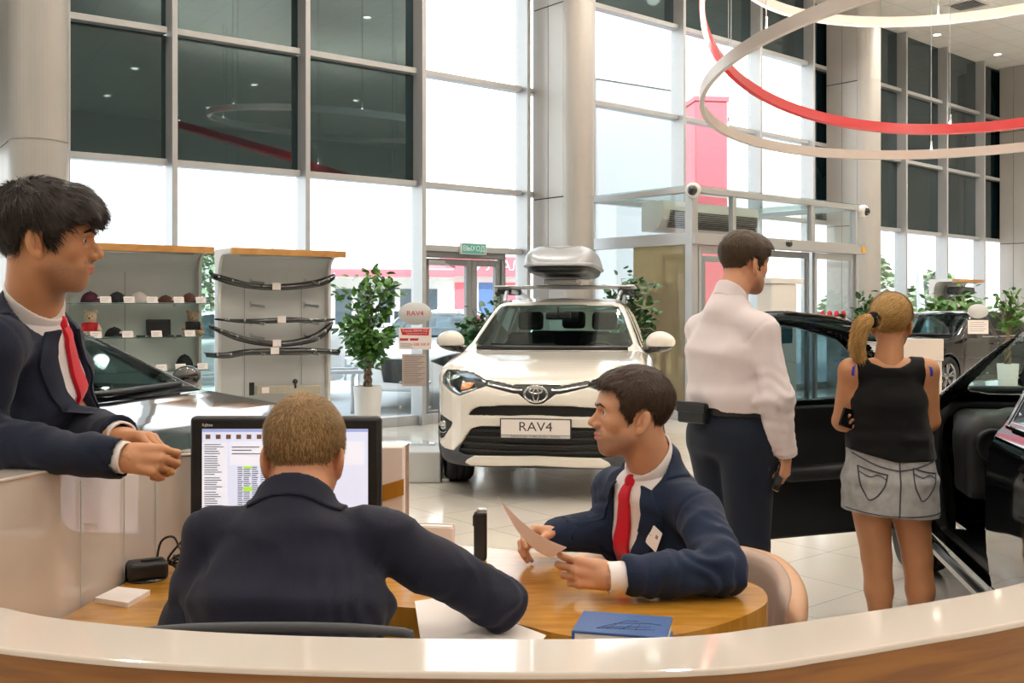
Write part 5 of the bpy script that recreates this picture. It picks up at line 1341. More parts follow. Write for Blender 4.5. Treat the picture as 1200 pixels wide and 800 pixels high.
# ------------------------------------------------------------------ plants
M['leaf'] = pm('leaf_green', '4f7a33', .42, var=.45, scale=6, spec=.4); M['leaf2'] = pm('leaf_dark_green', '2f5a2c', .4, var=.4, scale=6); M['bark'] = pm('bark', '7d6a52', .8, var=.25, scale=20, bump=.5, bscale=60); M['soil'] = pm('soil', '3a2d22', .95, var=.3, scale=50)
def leaf_mesh(pts, size, rnd, up=.2):
    m = MB()
    for p, dirv in pts:
        L = size*rnd.uniform(.7, 1.25); w = L*.32
        d = Vector(dirv); d.z += up; d.normalize(); s = d.cross(Vector((rnd.uniform(-1, 1), rnd.uniform(-1, 1), 1))).normalized(); nrm = s.cross(d)
        p = Vector(p); a = p; b1 = p+d*L*.35+s*w-nrm*L*.05; b2 = p+d*L*.35-s*w-nrm*L*.05; c1 = p+d*L*.72+s*w*.75-nrm*L*.12; c2 = p+d*L*.72-s*w*.75-nrm*L*.12; mid = p+d*L*.5+nrm*L*.02; e = p+d*L-nrm*L*.28
        va = [m.v(x) for x in (a, b1, c1, e, c2, b2, mid)]
        for t in ((0, 1, 6), (1, 2, 6), (2, 3, 6), (3, 4, 6), (4, 5, 6), (5, 0, 6)): m.f([va[i] for i in t], True)
    return m
def ficus(base, pot_r, pot_h, trunk_h, crown, nleaf, size, lab, seed, mat='leaf', braided=True, pot_mat='white_matt'):
    rnd = random.Random(seed); r = empty('potted_ficus', base, rnd.uniform(0, 6), lab, 'plant')
    m = MB(); m.lathe([(0, 0), (pot_r*.72, 0), (pot_r*.74, .01), (pot_r, pot_h), (pot_r*.93, pot_h), (pot_r*.90, pot_h-.05), (0, pot_h-.05)], 32); m.build('pot', M[pot_mat], r)
    m = MB(); m.lathe([(0, pot_h-.03), (pot_r*.88, pot_h-.045)], 20); m.build('soil', M['soil'], r)
    m = MB(); z0 = pot_h-.05; z1 = pot_h+trunk_h
    for k in range(3 if braided else 2):
        m.tube([(.035*math.cos(t*9+2*PI*k/3)*(1.1-.4*t), .035*math.sin(t*9+2*PI*k/3)*(1.1-.4*t), z0+(z1-z0)*t) for t in np.linspace(0, 1, 28)], [.021-.006*t for t in np.linspace(0, 1, 28)], 8)
    cz, rx, rz = crown; tips = []
    for k in range(26):
        a = rnd.uniform(0, 2*PI); h = rnd.uniform(.0, 1); rr = rx*math.sqrt(max(.05, 1-(2*h-1)**2))*rnd.uniform(.5, .95)
        e = Vector((rr*math.cos(a), rr*math.sin(a), cz+(2*h-1)*rz)); s0 = Vector((0, 0, z1-.05+max(0, (h-.3))*rz*.8)); mid = (s0*.5+e*.5)+Vector((0, 0, .08))
        c = catmull([tuple(s0), tuple(mid), tuple(e)], 5); m.tube(c, [.009*(1-.8*i/len(c)) for i in range(len(c))], 5); tips.append([Vector(x) for x in c])
    m.tube([(0, 0, z1-.04), (.02, .01, cz+rz*.3)], [.016, .006], 6)
    m.build('trunk', M['bark'], r)
    pts = []
    for k in range(nleaf):
        c = rnd.choice(tips); q = c[rnd.randrange(3, len(c))]+Vector((rnd.gauss(0, 1), rnd.gauss(0, 1), rnd.gauss(0, 1)))*rx*.16
        dv = Vector((q.x, q.y, rnd.uniform(-.9, .3)*rx))+Vector((rnd.gauss(0, .4), rnd.gauss(0, .4), 0))*rx; pts.append((q, dv))
    o = leaf_mesh(pts, size, rnd).build('foliage', M[mat], r, fix=False)
    return r
q = P(431, 452, 11.6); z_pot = q.z
ficus((q.x, 11.6, 0), .165, z_pot, .30, (z_pot+.80, .40, .52), 1050, .10, 'ficus with a braided trunk in a tall white pot by the window', 4)
q = P(572, 360, 12.3); ficus((q.x, 12.3, 0), .16, .45, .45, (1.25, .34, .40), 380, .11, 'leafy potted plant half hidden behind the left side of the white SUV', 9, 'leaf2')
q = P(737, 360, 12.6); ficus((q.x, 12.6, 0), .18, .50, .5, (1.30, .36, .58), 520, .11, 'dark leafy potted plant behind the right side of the white SUV', 11, 'leaf2')
q = WM @ Vector((.42, -.85, 0)); ficus((q.x, q.y, 0), .17, .45, .4, (1.25, .40, .62), 520, .11, 'potted plant standing inside the glass lobby behind the bronze pane', 21, 'leaf2')
q = P(1020, 360, 15.4); ficus((q.x, 15.4, 0), .17, .45, .4, (1.2, .38, .42), 420, .12, 'potted plant in the gap between the lobby and the woman', 17, 'leaf2')
q = P(1118, 360, 20.3); ficus((q.x, 20.3, 0), .24, .60, .4, (1.50, .62, .26), 520, .15, 'broad bushy plant behind the roof of the far dark saloon', 19, 'leaf')
q = P(1181, 360, 16.0); ficus((q.x, 16.0, 0), .16, .60, .4, (1.45, .25, .30), 160, .12, 'small plant in front of the far right column', 23, 'leaf')
# ================================================================== beyond the glass
g = MB(); FM = frame_m(fac(487), U0)
def outp(px, py, d): return P(px, py, d)
m = MB(); m.box((-60, .15, -.2), (80, 140, -.12)); o = m.build('ground_outside', M['asphalt']); o.matrix_world = Matrix.Rotation(ROT, 4, 'Z') @ Matrix.Translation((0, 11.2, 0)); tag(o, kind='structure')
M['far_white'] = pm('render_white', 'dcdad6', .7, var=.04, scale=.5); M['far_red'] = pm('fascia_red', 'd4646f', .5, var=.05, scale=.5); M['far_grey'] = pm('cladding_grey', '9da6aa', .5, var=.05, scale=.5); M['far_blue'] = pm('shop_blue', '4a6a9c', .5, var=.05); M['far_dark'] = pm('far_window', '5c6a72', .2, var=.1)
# low shop with a red fascia
sp = empty('roadside_shop', outp(520, 360, 46).to_2d().to_3d(), math.radians(12), 'low white roadside shop with a long red fascia seen through the glass', 'building')
m = MB(); m.box((-5.2, 0, -.1), (3.4, 5, 2.9)); m.build('wall', M['far_white'], sp)
m = MB(); m.box((-5.6, -1.6, 2.75), (.2, 5, 3.15)); m.build('canopy', M['far_white'], sp); m = MB(); m.box((-5.6, -1.75, 2.8), (.2, -1.61, 3.1)); m.build('canopy_fascia', M['far_red'], sp)
m = MB(); m.box((.0, -.5, 2.9), (3.6, 5.2, 3.75)); m.build('roof_fascia', M['far_red'], sp)
text('fascia_lettering', 'РУВАЛ', .62, basis((2.4, -.53, 3.33), (1, 0, 0), (0, -1, 0)), M['far_white'], sp)
for x, mt in ((.5, 'far_red'), (1.6, 'far_blue'), (2.6, 'far_red')): m = MB(); m.box((x, -.05, 1.2 if mt == 'far_red' else .4), (x+.75, -.01, 2.6)); m.build('window_poster', M[mt], sp)
for k in range(5): m = MB(); m.box((-4.8+k*.95, -.04, .5), (-4.1+k*.95, -.01, 2.3)); m.build('window', M['far_dark'], sp)
# wing of the own building and red pylons
def wing(name, px0, px1, pyt, d, mat, lab, cat, h0=-.12):
    a = outp(px0, pyt, d); b_ = outp(px1, pyt, d*(1.06 if mat != 'far_red' else 1.004)); u = Vector((b_.x-a.x, b_.y-a.y, 0)); L = u.length; r = empty(name, (a.x, a.y, 0), math.atan2(u.y, u.x), lab, cat)
    m = MB(); m.box((0, 0, h0), (L, 1.5, a.z), .05); m.build('cladding', M[mat], r)
    m = MB(); m.box((-.03, -.03, a.z+.002), (L+.03, 1.53, a.z+.14)); m.build('coping', M['far_white'] if mat != 'far_red' else M['far_red'], r)
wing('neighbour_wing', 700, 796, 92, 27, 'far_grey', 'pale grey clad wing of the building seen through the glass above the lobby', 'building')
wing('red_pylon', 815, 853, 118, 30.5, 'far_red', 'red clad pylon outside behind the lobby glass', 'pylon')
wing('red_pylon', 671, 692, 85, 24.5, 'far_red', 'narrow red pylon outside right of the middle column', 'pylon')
# railing
rl = empty('outdoor_railing', outp(470, 360, 23).to_2d().to_3d(), ROT, 'long pale metal railing outside behind the glass', 'railing')
m = MB()
for z in (.55, .8, 1.05): m.tube([(-8, 0, z), (7, 0, z)], .025, 8)
m.build('rails', M['alu'], rl)
for k in range(12): m = MB(); m.tube([(-8+k*1.35, 0, -.12), (-8+k*1.35, 0, 1.05)], .03, 8); m.build('post', M['alu'], rl)
kb = MB(); kb.box((-9, -.3, -.12), (8, .1, .35)); o = kb.build('retaining_wall', M['far_grey']); o.location = outp(455, 360, 23.5).to_2d().to_3d(); o.rotation_euler.z = ROT; tag(o, 'low grey retaining wall outside below the railing', 'wall')
for k, (px, d, z) in enumerate(((395, 15.4, .62), (405, 15.0, .42))):
    pass
bar = empty('hoop_barrier', outp(385, 360, 15.2).to_2d().to_3d(), ROT, 'pale tubular hoop barrier just outside the window', 'barrier')
m = MB(); m.tube(catmull([(-2.2, 0, -.12), (-2.2, 0, .42), (-2.1, 0, .55), (.3, 0, .55), (.4, 0, .42), (.4, 0, -.12)], 4), .03, 8); m.build('hoop', M['alu'], bar)
b2 = copy_tree(bar); b2.location = outp(400, 360, 14.6).to_2d().to_3d(); b2['label'] = 'pale tubular hoop barrier outside behind the ficus pot'
# lamp post, trees, cars parked outside
lp = empty('street_lamp', outp(319, 360, 34).to_2d().to_3d(), 0, 'thin grey street lamp outside the window above the deflector panel', 'lamp post')
m = MB(); m.tube([(0, 0, -.12), (0, 0, 7.2)], [.09, .05], 10); m.build('pole', M['alu'], lp); m = MB(); m.tube(catmull([(0, 0, 7.1), (.2, 0, 7.5), (1.1, 0, 7.6)], 4), .04, 8); m.build('arm', M['alu'], lp); m = MB(); m.sphere((1.3, 0, 7.57), (.35, .12, .07)); m.build('lamp_head', M['alu'], lp)
lp2 = empty('street_lamp', outp(1082, 360, 40).to_2d().to_3d(), 0, 'leaning grey pole outside the far right windows', 'lamp post'); lp2.rotation_euler = (0, -.06, 0)
m = MB(); m.tube([(0, 0, -.12), (0, 0, 5.6)], [.16, .11], 10); m.build('pole', M['alu'], lp2)
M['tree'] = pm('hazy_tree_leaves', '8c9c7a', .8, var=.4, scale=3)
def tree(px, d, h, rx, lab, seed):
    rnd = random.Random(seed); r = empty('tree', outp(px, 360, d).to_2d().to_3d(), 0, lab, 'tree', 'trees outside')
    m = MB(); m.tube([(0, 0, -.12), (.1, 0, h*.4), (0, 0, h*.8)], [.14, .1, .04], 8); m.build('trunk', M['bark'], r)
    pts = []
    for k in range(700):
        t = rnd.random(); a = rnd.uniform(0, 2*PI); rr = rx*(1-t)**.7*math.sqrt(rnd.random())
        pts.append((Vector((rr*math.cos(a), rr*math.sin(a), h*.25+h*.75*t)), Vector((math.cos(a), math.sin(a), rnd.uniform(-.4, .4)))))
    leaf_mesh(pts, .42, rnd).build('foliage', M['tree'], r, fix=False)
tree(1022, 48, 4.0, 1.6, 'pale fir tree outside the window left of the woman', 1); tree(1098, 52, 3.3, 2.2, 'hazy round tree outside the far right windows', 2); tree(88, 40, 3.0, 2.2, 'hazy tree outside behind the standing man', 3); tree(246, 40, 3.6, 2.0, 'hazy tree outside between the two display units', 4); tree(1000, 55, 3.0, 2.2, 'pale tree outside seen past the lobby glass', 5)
def car_out(px, d, head, lab, mat, src=None):
    c = copy_tree(src or carL); place_car(c, (px-600)*d/F, d, head, lab)
    for ch in c.children_recursive:
        if ch.type == 'MESH' and ch.data.materials and ch.data.materials[0] == M['paint_black']:
            ch.material_slots[0].link = 'OBJECT'; ch.material_slots[0].material = M[mat]
    return c
M['paint_out'] = pm('outdoor_white_paint', 'e4e4e2', .2, coat=.6, var=.01); M['paint_blue'] = pm('outdoor_blue_paint', '7f93a8', .2, coat=.6, var=.01)
car_out(512, 17.6, math.radians(-98), 'white saloon parked outside behind the sign stand', 'paint_out')
car_out(452, 34, math.radians(188), 'white saloon passing outside beyond the railing', 'paint_out')
car_out(540, 32, math.radians(60), 'pale blue saloon parked outside behind the exit door', 'paint_blue')
car_out(238, 17.5, math.radians(200), 'white saloon parked outside behind the gap between the display units', 'paint_out')
# ================================================================== people
def skin_mat(name, col, lipc, beardc):
    m, t, b, out = nt(name); N = t.nodes; L = t.links
    def attr(a):
        n = N.new('ShaderNodeAttribute'); n.attribute_name = a; return n.outputs['Fac']
    tc = N.new('ShaderNodeTexCoord'); nz = N.new('ShaderNodeTexNoise'); nz.inputs['Scale'].default_value = 24; nz.inputs['Detail'].default_value = 4; L.new(tc.outputs['Object'], nz.inputs['Vector'])
    c = lin(col)
    m1 = N.new('ShaderNodeMix'); m1.data_type = 'RGBA'; m1.inputs['A'].default_value = tuple(x*.9 for x in c[:3])+(1,); m1.inputs['B'].default_value = tuple(min(1, x*1.1) for x in c[:3])+(1,); L.new(nz.outputs['Fac'], m1.inputs['Factor'])
    n2 = N.new('ShaderNodeTexNoise'); n2.inputs['Scale'].default_value = 700; L.new(tc.outputs['Object'], n2.inputs['Vector'])
    mu = N.new('ShaderNodeMath'); mu.operation = 'MULTIPLY'; L.new(attr('beard'), mu.inputs[0]); L.new(n2.outputs['Fac'], mu.inputs[1])
    m2 = N.new('ShaderNodeMix'); m2.data_type = 'RGBA'; L.new(mu.outputs[0], m2.inputs['Factor']); L.new(m1.outputs['Result'], m2.inputs['A']); m2.inputs['B'].default_value = lin(beardc)
    m3 = N.new('ShaderNodeMix'); m3.data_type = 'RGBA'; L.new(attr('lip'), m3.inputs['Factor']); L.new(m2.outputs['Result'], m3.inputs['A']); m3.inputs['B'].default_value = lin(lipc)
    L.new(m3.outputs['Result'], b.inputs['Base Color']); b.inputs['Roughness'].default_value = .48
    b.inputs['Subsurface Weight'].default_value = .12; b.inputs['Subsurface Radius'].default_value = (.6, .25, .12); b.inputs['Subsurface Scale'].default_value = .012
    return m
M['skin'] = skin_mat('skin', 'd09a78', 'b5655a', '4b392f'); M['skin2'] = skin_mat('ruddy_skin', 'd69a78', 'c0685c', '5a4336'); M['skin3'] = skin_mat('tanned_skin', 'c48a62', 'b5655a', '5a4336')
def cloth(name, col, rough=.8, bump=.25, sheen=.08, var=.12, stretch=None): return pm(name, col, rough, var=var, scale=14, bump=bump, bscale=420, sheen=sheen, spec=.25, stretch=stretch)
M['navy'] = cloth('navy_suit_wool', '1b2236'); M['navy2'] = cloth('dark_navy_suit_wool', '1c1f30'); M['navy3'] = cloth('blue_navy_suit_wool', '182640')
M['shirt'] = cloth('white_shirt_cotton', 'eee6e6', .7, .12, .1, .03); M['shirt_pink'] = cloth('pale_shirt_cotton', 'e6dadc', .7, .12, .1, .03)
M['tie'] = cloth('red_tie_silk', 'd0152c', .45, .1, .1, .06); M['trouser'] = cloth('dark_trouser_wool', '171f2e', .8); M['tank'] = cloth('black_jersey', '0d0d0f', .85, .2, .1); M['belt'] = pm('black_leather', '15161a', .4, var=.1, bump=.1, bscale=200)
M['shoe'] = pm('black_shoe_leather', '101114', .3, var=.06); M['eye_white'] = pm('eye_white', 'e6e0da', .15, var=0); M['iris'] = pm('dark_iris', '2a1a12', .1, var=0)
def hair_mat(name, a, b_):
    m, t, b, out = nt(name); N = t.nodes; L = t.links
    n = N.new('ShaderNodeAttribute'); n.attribute_name = 'tone'
    r = N.new('ShaderNodeValToRGB'); r.color_ramp.elements[0].color = lin(a); r.color_ramp.elements[1].color = lin(b_); r.color_ramp.elements[0].position = .1; r.color_ramp.elements[1].position = .9
    L.new(n.outputs['Fac'], r.inputs['Fac']); L.new(r.outputs['Color'], b.inputs['Base Color']); b.inputs['Roughness'].default_value = .5; b.inputs['Specular IOR Level'].default_value = .35
    return m
M['hair_dark'] = hair_mat('dark_brown_hair', '1a1410', '33261d'); M['hair_brown'] = hair_mat('brown_hair', '2a1c14', '4a3424'); M['hair_fair'] = hair_mat('fair_cropped_hair', '5c4026', 'b8925c'); M['hair_mid'] = hair_mat('mid_brown_hair', '33251a', '58432f'); M['hair_blonde'] = hair_mat('blonde_hair', 'a87a3e', 'e6c07e')

def vec(*a): return np.array(a, float)
def unit(v): v = np.array(v, float); return v/np.linalg.norm(v)
def ecap(a, b, ra, rb, lat, m=.06):
    """elliptical cone: ra, rb = (half width, half depth) at the two ends"""
    a = A3(a); b = A3(b); ab = b-a; L2 = ab@ab; ax = ab/math.sqrt(L2); la = unit(A3(lat)-ax*(A3(lat)@ax)); dp = np.cross(ax, la)
    def f(p):
        q = p-a; t = np.clip(q@ab/L2, 0, 1); w = q-t[:, None]*ab
        x = w@la; y = w@dp; z = w@ax; W = ra[0]+(rb[0]-ra[0])*t; D = ra[1]+(rb[1]-ra[1])*t
        k0 = np.sqrt((x/W)**2+(y/D)**2+(z/m)**2); k1 = np.sqrt((x/W**2)**2+(y/D**2)**2+(z/m**2)**2)
        return k0*(k0-1)/np.maximum(k1, 1e-6)
    return f
def frame(fwd, up=(0, 0, 1), pitch=0.0, roll=0.0):
    """columns: right, forward, up"""
    f = unit(fwd); r = unit(np.cross(f, up)); u = np.cross(r, f)
    f, u = f*math.cos(pitch)+u*math.sin(pitch), u*math.cos(pitch)-f*math.sin(pitch)
    r, u = r*math.cos(roll)+u*math.sin(roll), u*math.cos(roll)-r*math.sin(roll)
    return np.stack([r, f, u], 1)
# ---- head, in its own frame: x right, y forward, z up, origin between the ears
def make_head(jaw=1.0, female=False, nose=1.0):
    j = .9 if female else 1.0
    def Af(fn): return lambda p: fn(np.stack([np.abs(p[:, 0]), p[:, 1], p[:, 2]], -1))
    sk = U(ell((0, .0, .048), (.0755, .097, .087)), ell((0, .033, -.012), (.059, .062, .092)), ell((0, .053, .040), (.061, .048, .056)), k=.03)
    jw = Af(U(cap((.051*j, .006, -.040), (.019, .068, -.082), .018, .019), sph((.0, .0765, -.086), .0205), k=.02))
    ch = Af(sph((.043, .062, -.008), .022))
    br = Af(cap((.012, .096, .033), (.045, .080, .034), .0095, .008))
    f = U(sk, jw, k=.03); f2 = U(f, ch, br, k=.018)
    sock = Af(ell((.033, .103, .014), (.020, .019, .013)))
    lid = Af(S(ell((.032, .0800, .014), (.0168, .0155, .0150)), ell((.0330, .098, .0132), (.0140, .0135, .0062)), k=.001))
    g = lambda p: smin(smax(f2(p), -sock(p), .010), lid(p), .004)
    ns = U(cap((0, .0925, .026), (0, .1195, -.012), .0062, .0085), sph((0, .1225, -.0180), .0092), cap((0, .090, .014), (0, .104, -.020), .0085, .0125), Af(ell((.0115, .108, -.0225), (.0072, .011, .0075))), cap((0, .113, -.026), (0, .101, -.034), .0055, .006), k=.006)
    nh = Af(ell((.0062, .1085, -.0315), (.0036, .006, .004)))
    ml = Af(U(cap((0, .1065, -.0475), (.022, .091, -.0515), .0060, .0040), cap((0, .1040, -.0585), (.019, .090, -.0560), .0068, .0045), k=.003))
    cut = Af(cap((0, .1155, -.0532), (.024, .098, -.0535), .0026))
    muz = ell((0, .080, -.052), (.032, .022, .026))
    def ear(p):
        q = np.stack([np.abs(p[:, 0]), p[:, 1], p[:, 2]], -1)-vec(.0745, -.012, -.002)
        a = .42; c, s = math.cos(a), math.sin(a); x = q[:, 0]*c+q[:, 1]*s; y = -q[:, 0]*s+q[:, 1]*c; z = q[:, 2]; y = y+z*.22
        Q = np.stack([x, y, z], -1)
        e = ell((.004, 0, 0), (.0085, .0185, .0330))(Q); e = smin(e, ell((.004, .006, -.024), (.007, .011, .011))(Q), .006)
        h = ell((.0135, .003, .003), (.0100, .0115, .0215))(Q); e = smax(e, -h, .003); e = smin(e, ell((.006, -.002, .004), (.004, .0055, .016))(Q), .004)
        return smin(e, ell((.010, .011, -.003), (.004, .005, .008))(Q), .004)
    def head(p):
        d = g(p); d = smin(d, muz(p), .02); d = smin(d, ns(p), .010); d = smax(d, -nh(p), .002); d = smin(d, ml(p), .004); d = smax(d, -cut(p), .0025)
        return smin(d, ear(p), .006)
    return head, f
HEAD, SKULL = make_head(); HEADF, SKULLF = make_head(female=True)
def head_masks(L):
    x, y, z = np.abs(L[:, 0]), L[:, 1], L[:, 2]
    lip = np.clip(1.3-np.sqrt(((z+.0532)/.0105)**2+(x/.026)**2)*1.2, 0, 1)*(y > .085)
    beard = np.clip((-.026-z)/.03, 0, 1)*np.clip((y+.005)/.03, 0, 1)*(1-np.clip((-z-.13)/.02, 0, 1)); beard = np.maximum(beard, np.clip(1-((z+.039)/.008)**2, 0, 1)*(x < .028)*(y > .08)*.9)
    cheek = np.clip((y-.055)/.03, 0, 1)*np.clip((z+.062)/.02, 0, 1)*(x > .03); beard = beard*(1-.6*cheek)*(1-lip)
    # brows are hair of their own; ears and nose a touch redder
    return lip, beard
def fig_frame(hc, fwd, s=1.0, pitch=0.0, roll=0.0): return A3(hc), frame(fwd, pitch=pitch, roll=roll), s
def head_arrays(ff, nb, neck_r=(.058, .064), h=.0026, fn=None):
    o, R, s = ff; fn = fn or HEAD
    nb_l = ((A3(nb)-o)@R)/s
    nk = U(cap((0, -.020, -.03), nb_l, neck_r[0], neck_r[1]), cap((0, .012, -.045), nb_l+vec(0, .02, .02), .040, .045), k=.02)
    f = lambda p: smin(fn(p), nk(p), .022)
    V, Q = sdf_arrays(f, (-.11, -.16, min(-.2, nb_l[2]-.03)), (.11, .15, .15), h)
    lip, beard = head_masks(V)
    return (V*s)@R.T+o, Q, lip, beard, f
def person_mesh(label, parts, mat, name='person'):
    """parts: (V, Q, lip, beard); one mesh for the whole body"""
    V, Q = join_arrays([(p[0], p[1]) for p in parts]); me = raw_mesh('body', V, Q)
    for k, nm in ((2, 'lip'), (3, 'beard')):
        a = me.attributes.new(nm, 'FLOAT', 'POINT'); a.data.foreach_set('value', np.concatenate([np.asarray(p[k], np.float32) if p[k] is not None else np.zeros(len(p[0]), np.float32) for p in parts]))
    o = link(name, me, None, mat); return tag(o, label, 'person')
def eyes(par, ff, brow=None, look=(0, 1, 0)):
    o, R, s = ff
    def W(p): return Vector(A3(p)*s@R.T+o)
    for sd in (1, -1):
        c = vec(.032*sd, .0805, .0135); m = MB(); m.sphere(W(c), .0138*s, 20, 14); e = m.build('eye', M['eye_white'], par)
        l = unit(look); m = MB(); q = Vector(R@l).to_track_quat('Z', 'Y').to_matrix().to_4x4(); q.translation = W(c+l*.0102); m.M = q; m.sphere((0, 0, 0), (.0064*s, .0064*s, .0044*s), 14, 8); m.build('iris', M['iris'], e)
        if brow:
            hd = HEADF if brow == 'hair_blonde' else HEAD
            bp = ext([(sd*x, z) for x, z in ((.012, .0285), (.030, .0345), (.047, .0300), (.053, .0290), (.048, .0345), (.032, .0410), (.013, .0365))], 1, lo=.05, res=.001)
            V, Q = sdf_arrays(lambda p: np.maximum(hd(p)-.0022-.0008*vnoise(p*500), bp(p)+.0012*vnoise(p*vec(500, 200, 200))), (min(0, .07*sd), .05, .015), (max(0, .07*sd), .13, .055), .0016)
            link('eyebrow', raw_mesh('brow', (V*s)@R.T+o, Q), par, M[brow])
def tone_mesh(V, Q, tone):
    me = raw_mesh('hair', V, Q); a = me.attributes.new('tone', 'FLOAT', 'POINT')
    if len(a.data) == len(tone): a.data.foreach_set('value', tone.astype(np.float32))
    return me
CROWN = vec(0, -.055, .125)
def radial(p, down=.3): q = p-CROWN; n = np.linalg.norm(q, axis=1)[:, None]; return q/np.maximum(n, .004)+vec(0, 0, -down)
def hair(par, ff, region, thick, mat, n=4500, slen=.022, flow=None, fn=None, xlim=None, lump=.003, seed=1, k=.012, h=.0034, lift=.25, wd=.0011, extra=None, edge=.004):
    """thick(p): hair depth over the skull; region: outline in the side view (y,z)"""
    o, R, s = ff; base = fn or SKULL; pl = Poly(catmull(region, 4, True), .003, .1)
    def f(p):
        t = thick(p)
        d = base(p)-t-lump*vnoise(p*vec(70, 38, 38))-lump*.6*vnoise(p*vec(160, 60, 60)+9)
        d = smax(d, pl(p[:, 1]+edge*vnoise(p*150), p[:, 2]+edge*vnoise(p*190+3)), k)
        if extra is not None: d = smin(d, extra(p), .012)
        return d
    V, Q = sdf_arrays(f, (-.13, -.16, -.13), (.13, .17, .18), h)
    rng = np.random.default_rng(seed); ids = rng.integers(0, len(V), n); b = V[ids]; e = 1e-3
    g = np.stack([(f(b+e*np.eye(3)[a])-f(b-e*np.eye(3)[a])) for a in range(3)], -1); g /= np.maximum(np.linalg.norm(g, axis=1), 1e-9)[:, None]
    keep = base(b) > .0015; b, g = b[keep], g[keep]
    fl = flow(b)+rng.normal(0, .16, b.shape); fl -= g*(fl*g).sum(1)[:, None]; fl /= np.maximum(np.linalg.norm(fl, axis=1), 1e-9)[:, None]
    Ls = slen*rng.uniform(.5, 1.15, len(b))[:, None]; sd = np.cross(fl, g)*wd
    st = b-g*.003; md = b+fl*Ls*.55+g*Ls*lift*.45; en = b+fl*Ls+g*Ls*lift*.40-vec(0, 0, 1)*Ls*.06
    A_ = np.stack([st-sd, st+sd, md+sd*.8, md-sd*.8, en+sd*.25, en-sd*.25], 1).reshape(-1, 3); i = np.arange(len(b))*6
    q = np.concatenate([np.stack([i, i+1, i+2, i+3], 1), np.stack([i+3, i+2, i+4, i+5], 1)])
    tone = np.concatenate([rng.uniform(.25, .6, len(V)), np.repeat(rng.uniform(0, 1, len(b)), 6)])
    V, Q = join_arrays([(V, Q), (A_, q)])
    return link('hair', tone_mesh((V*s)@R.T+o, Q, tone), par, M[mat])
# ---- hands
HAND_SEG = []
def hand_sdf(wr, fwd, dors, right, curl=(.3, .5, .4), spread=.06, thumb=(.7, .35, .3), s=1.0, curls=None):
    """returns sdf and bounds; curl = bend at the three joints; thumb = (out angle, towards the palm, tip bend)"""
    f = unit(fwd); d = unit(A3(dors)-f*(A3(dors)@f)); t = np.cross(f, d)*(-1 if right else 1)   # thumb side
    R = np.stack([t, f, d], 1); o = A3(wr); fs = []
    def rot(a, v):  # curl towards the palm (-d)
        return vec(v[0], v[1]*math.cos(a)+v[2]*math.sin(a), -v[1]*math.sin(a)+v[2]*math.cos(a))
    palm = U(cap((.020, .020, 0), (.029, .085, .002), .0155, .0125), cap((.0, .015, 0), (.004, .090, .004), .0165, .0125), cap((-.018, .018, 0), (-.024, .080, .001), .0145, .0115), cap((0, -.03, 0), (0, .02, 0), .024, .022), ell((.022, .035, -.009), (.016, .030, .014)), k=.016)
    g = palm; spec = ((.0295, .088, .043, .025, .020, .0088), (.0085, .093, .047, .029, .021, .0090), (-.011, .090, .043, .027, .021, .0085), (-.027, .081, .034, .020, .018, .0076))
    fing = []; SEGQ = []
    for i, (x, y, a, b, c, r) in enumerate(spec):
        cu = curls[i] if curls else curl; p = vec(x, y, .001); dirv = vec(math.sin(spread*(1.5-i)), math.cos(spread*(1.5-i)), 0); ang = 0; q = []
        for L, k in zip((a, b, c), cu):
            ang += k; dv = rot(ang, vec(0, 1, 0)); dv = vec(dv[1]*dirv[0], dv[1]*dirv[1], dv[2]); q.append((p, p+dv*L)); p = p+dv*L
        rr = [r*1.08, r, r*.93, r*.80]; SEGQ.append(q)
        fing.append(U(*[cap(u, v, rr[j], rr[j+1]) for j, (u, v) in enumerate(q)], k=.003))
    th = thumb; p0 = vec(.020, .018, -.006); d1 = unit(vec(math.sin(th[0]), math.cos(th[0]), -math.sin(th[1]))); p1 = p0+d1*.045; d2 = unit(d1+vec(-th[2]*.5, th[2]*.3, -th[2]*.4)); p2 = p1+d2*.033; d3 = unit(d2+vec(-th[2]*.6, th[2]*.2, -th[2]*.3)); p3 = p2+d3*.026
    tm = U(cap(p0, p1, .0135, .0108), cap(p1, p2, .0105, .0098), cap(p2, p3, .0098, .0078), k=.004)
    def fn(p):
        dd = palm(p)
        e = fing[0](p)
        for q in fing[1:]: e = smin(e, q(p), .0015)
        dd = smin(dd, e, .007); return smin(dd, tm(p), .008)
    HAND_SEG[:] = [[(o+R@u*s, o+R@v*s) for u, v in qq] for qq in SEGQ]
    W = local(fn, o, R, s); tip = o+R@vec(0, .09, -.02)*s
    return W, tip
def hand_arrays(*a, h=.0023, **k):
    f, c = hand_sdf(*a, **k); s = k.get('s', 1.0); V, Q = sdf_arrays(f, c-.155*s, c+.155*s, h); return V, Q, None, None
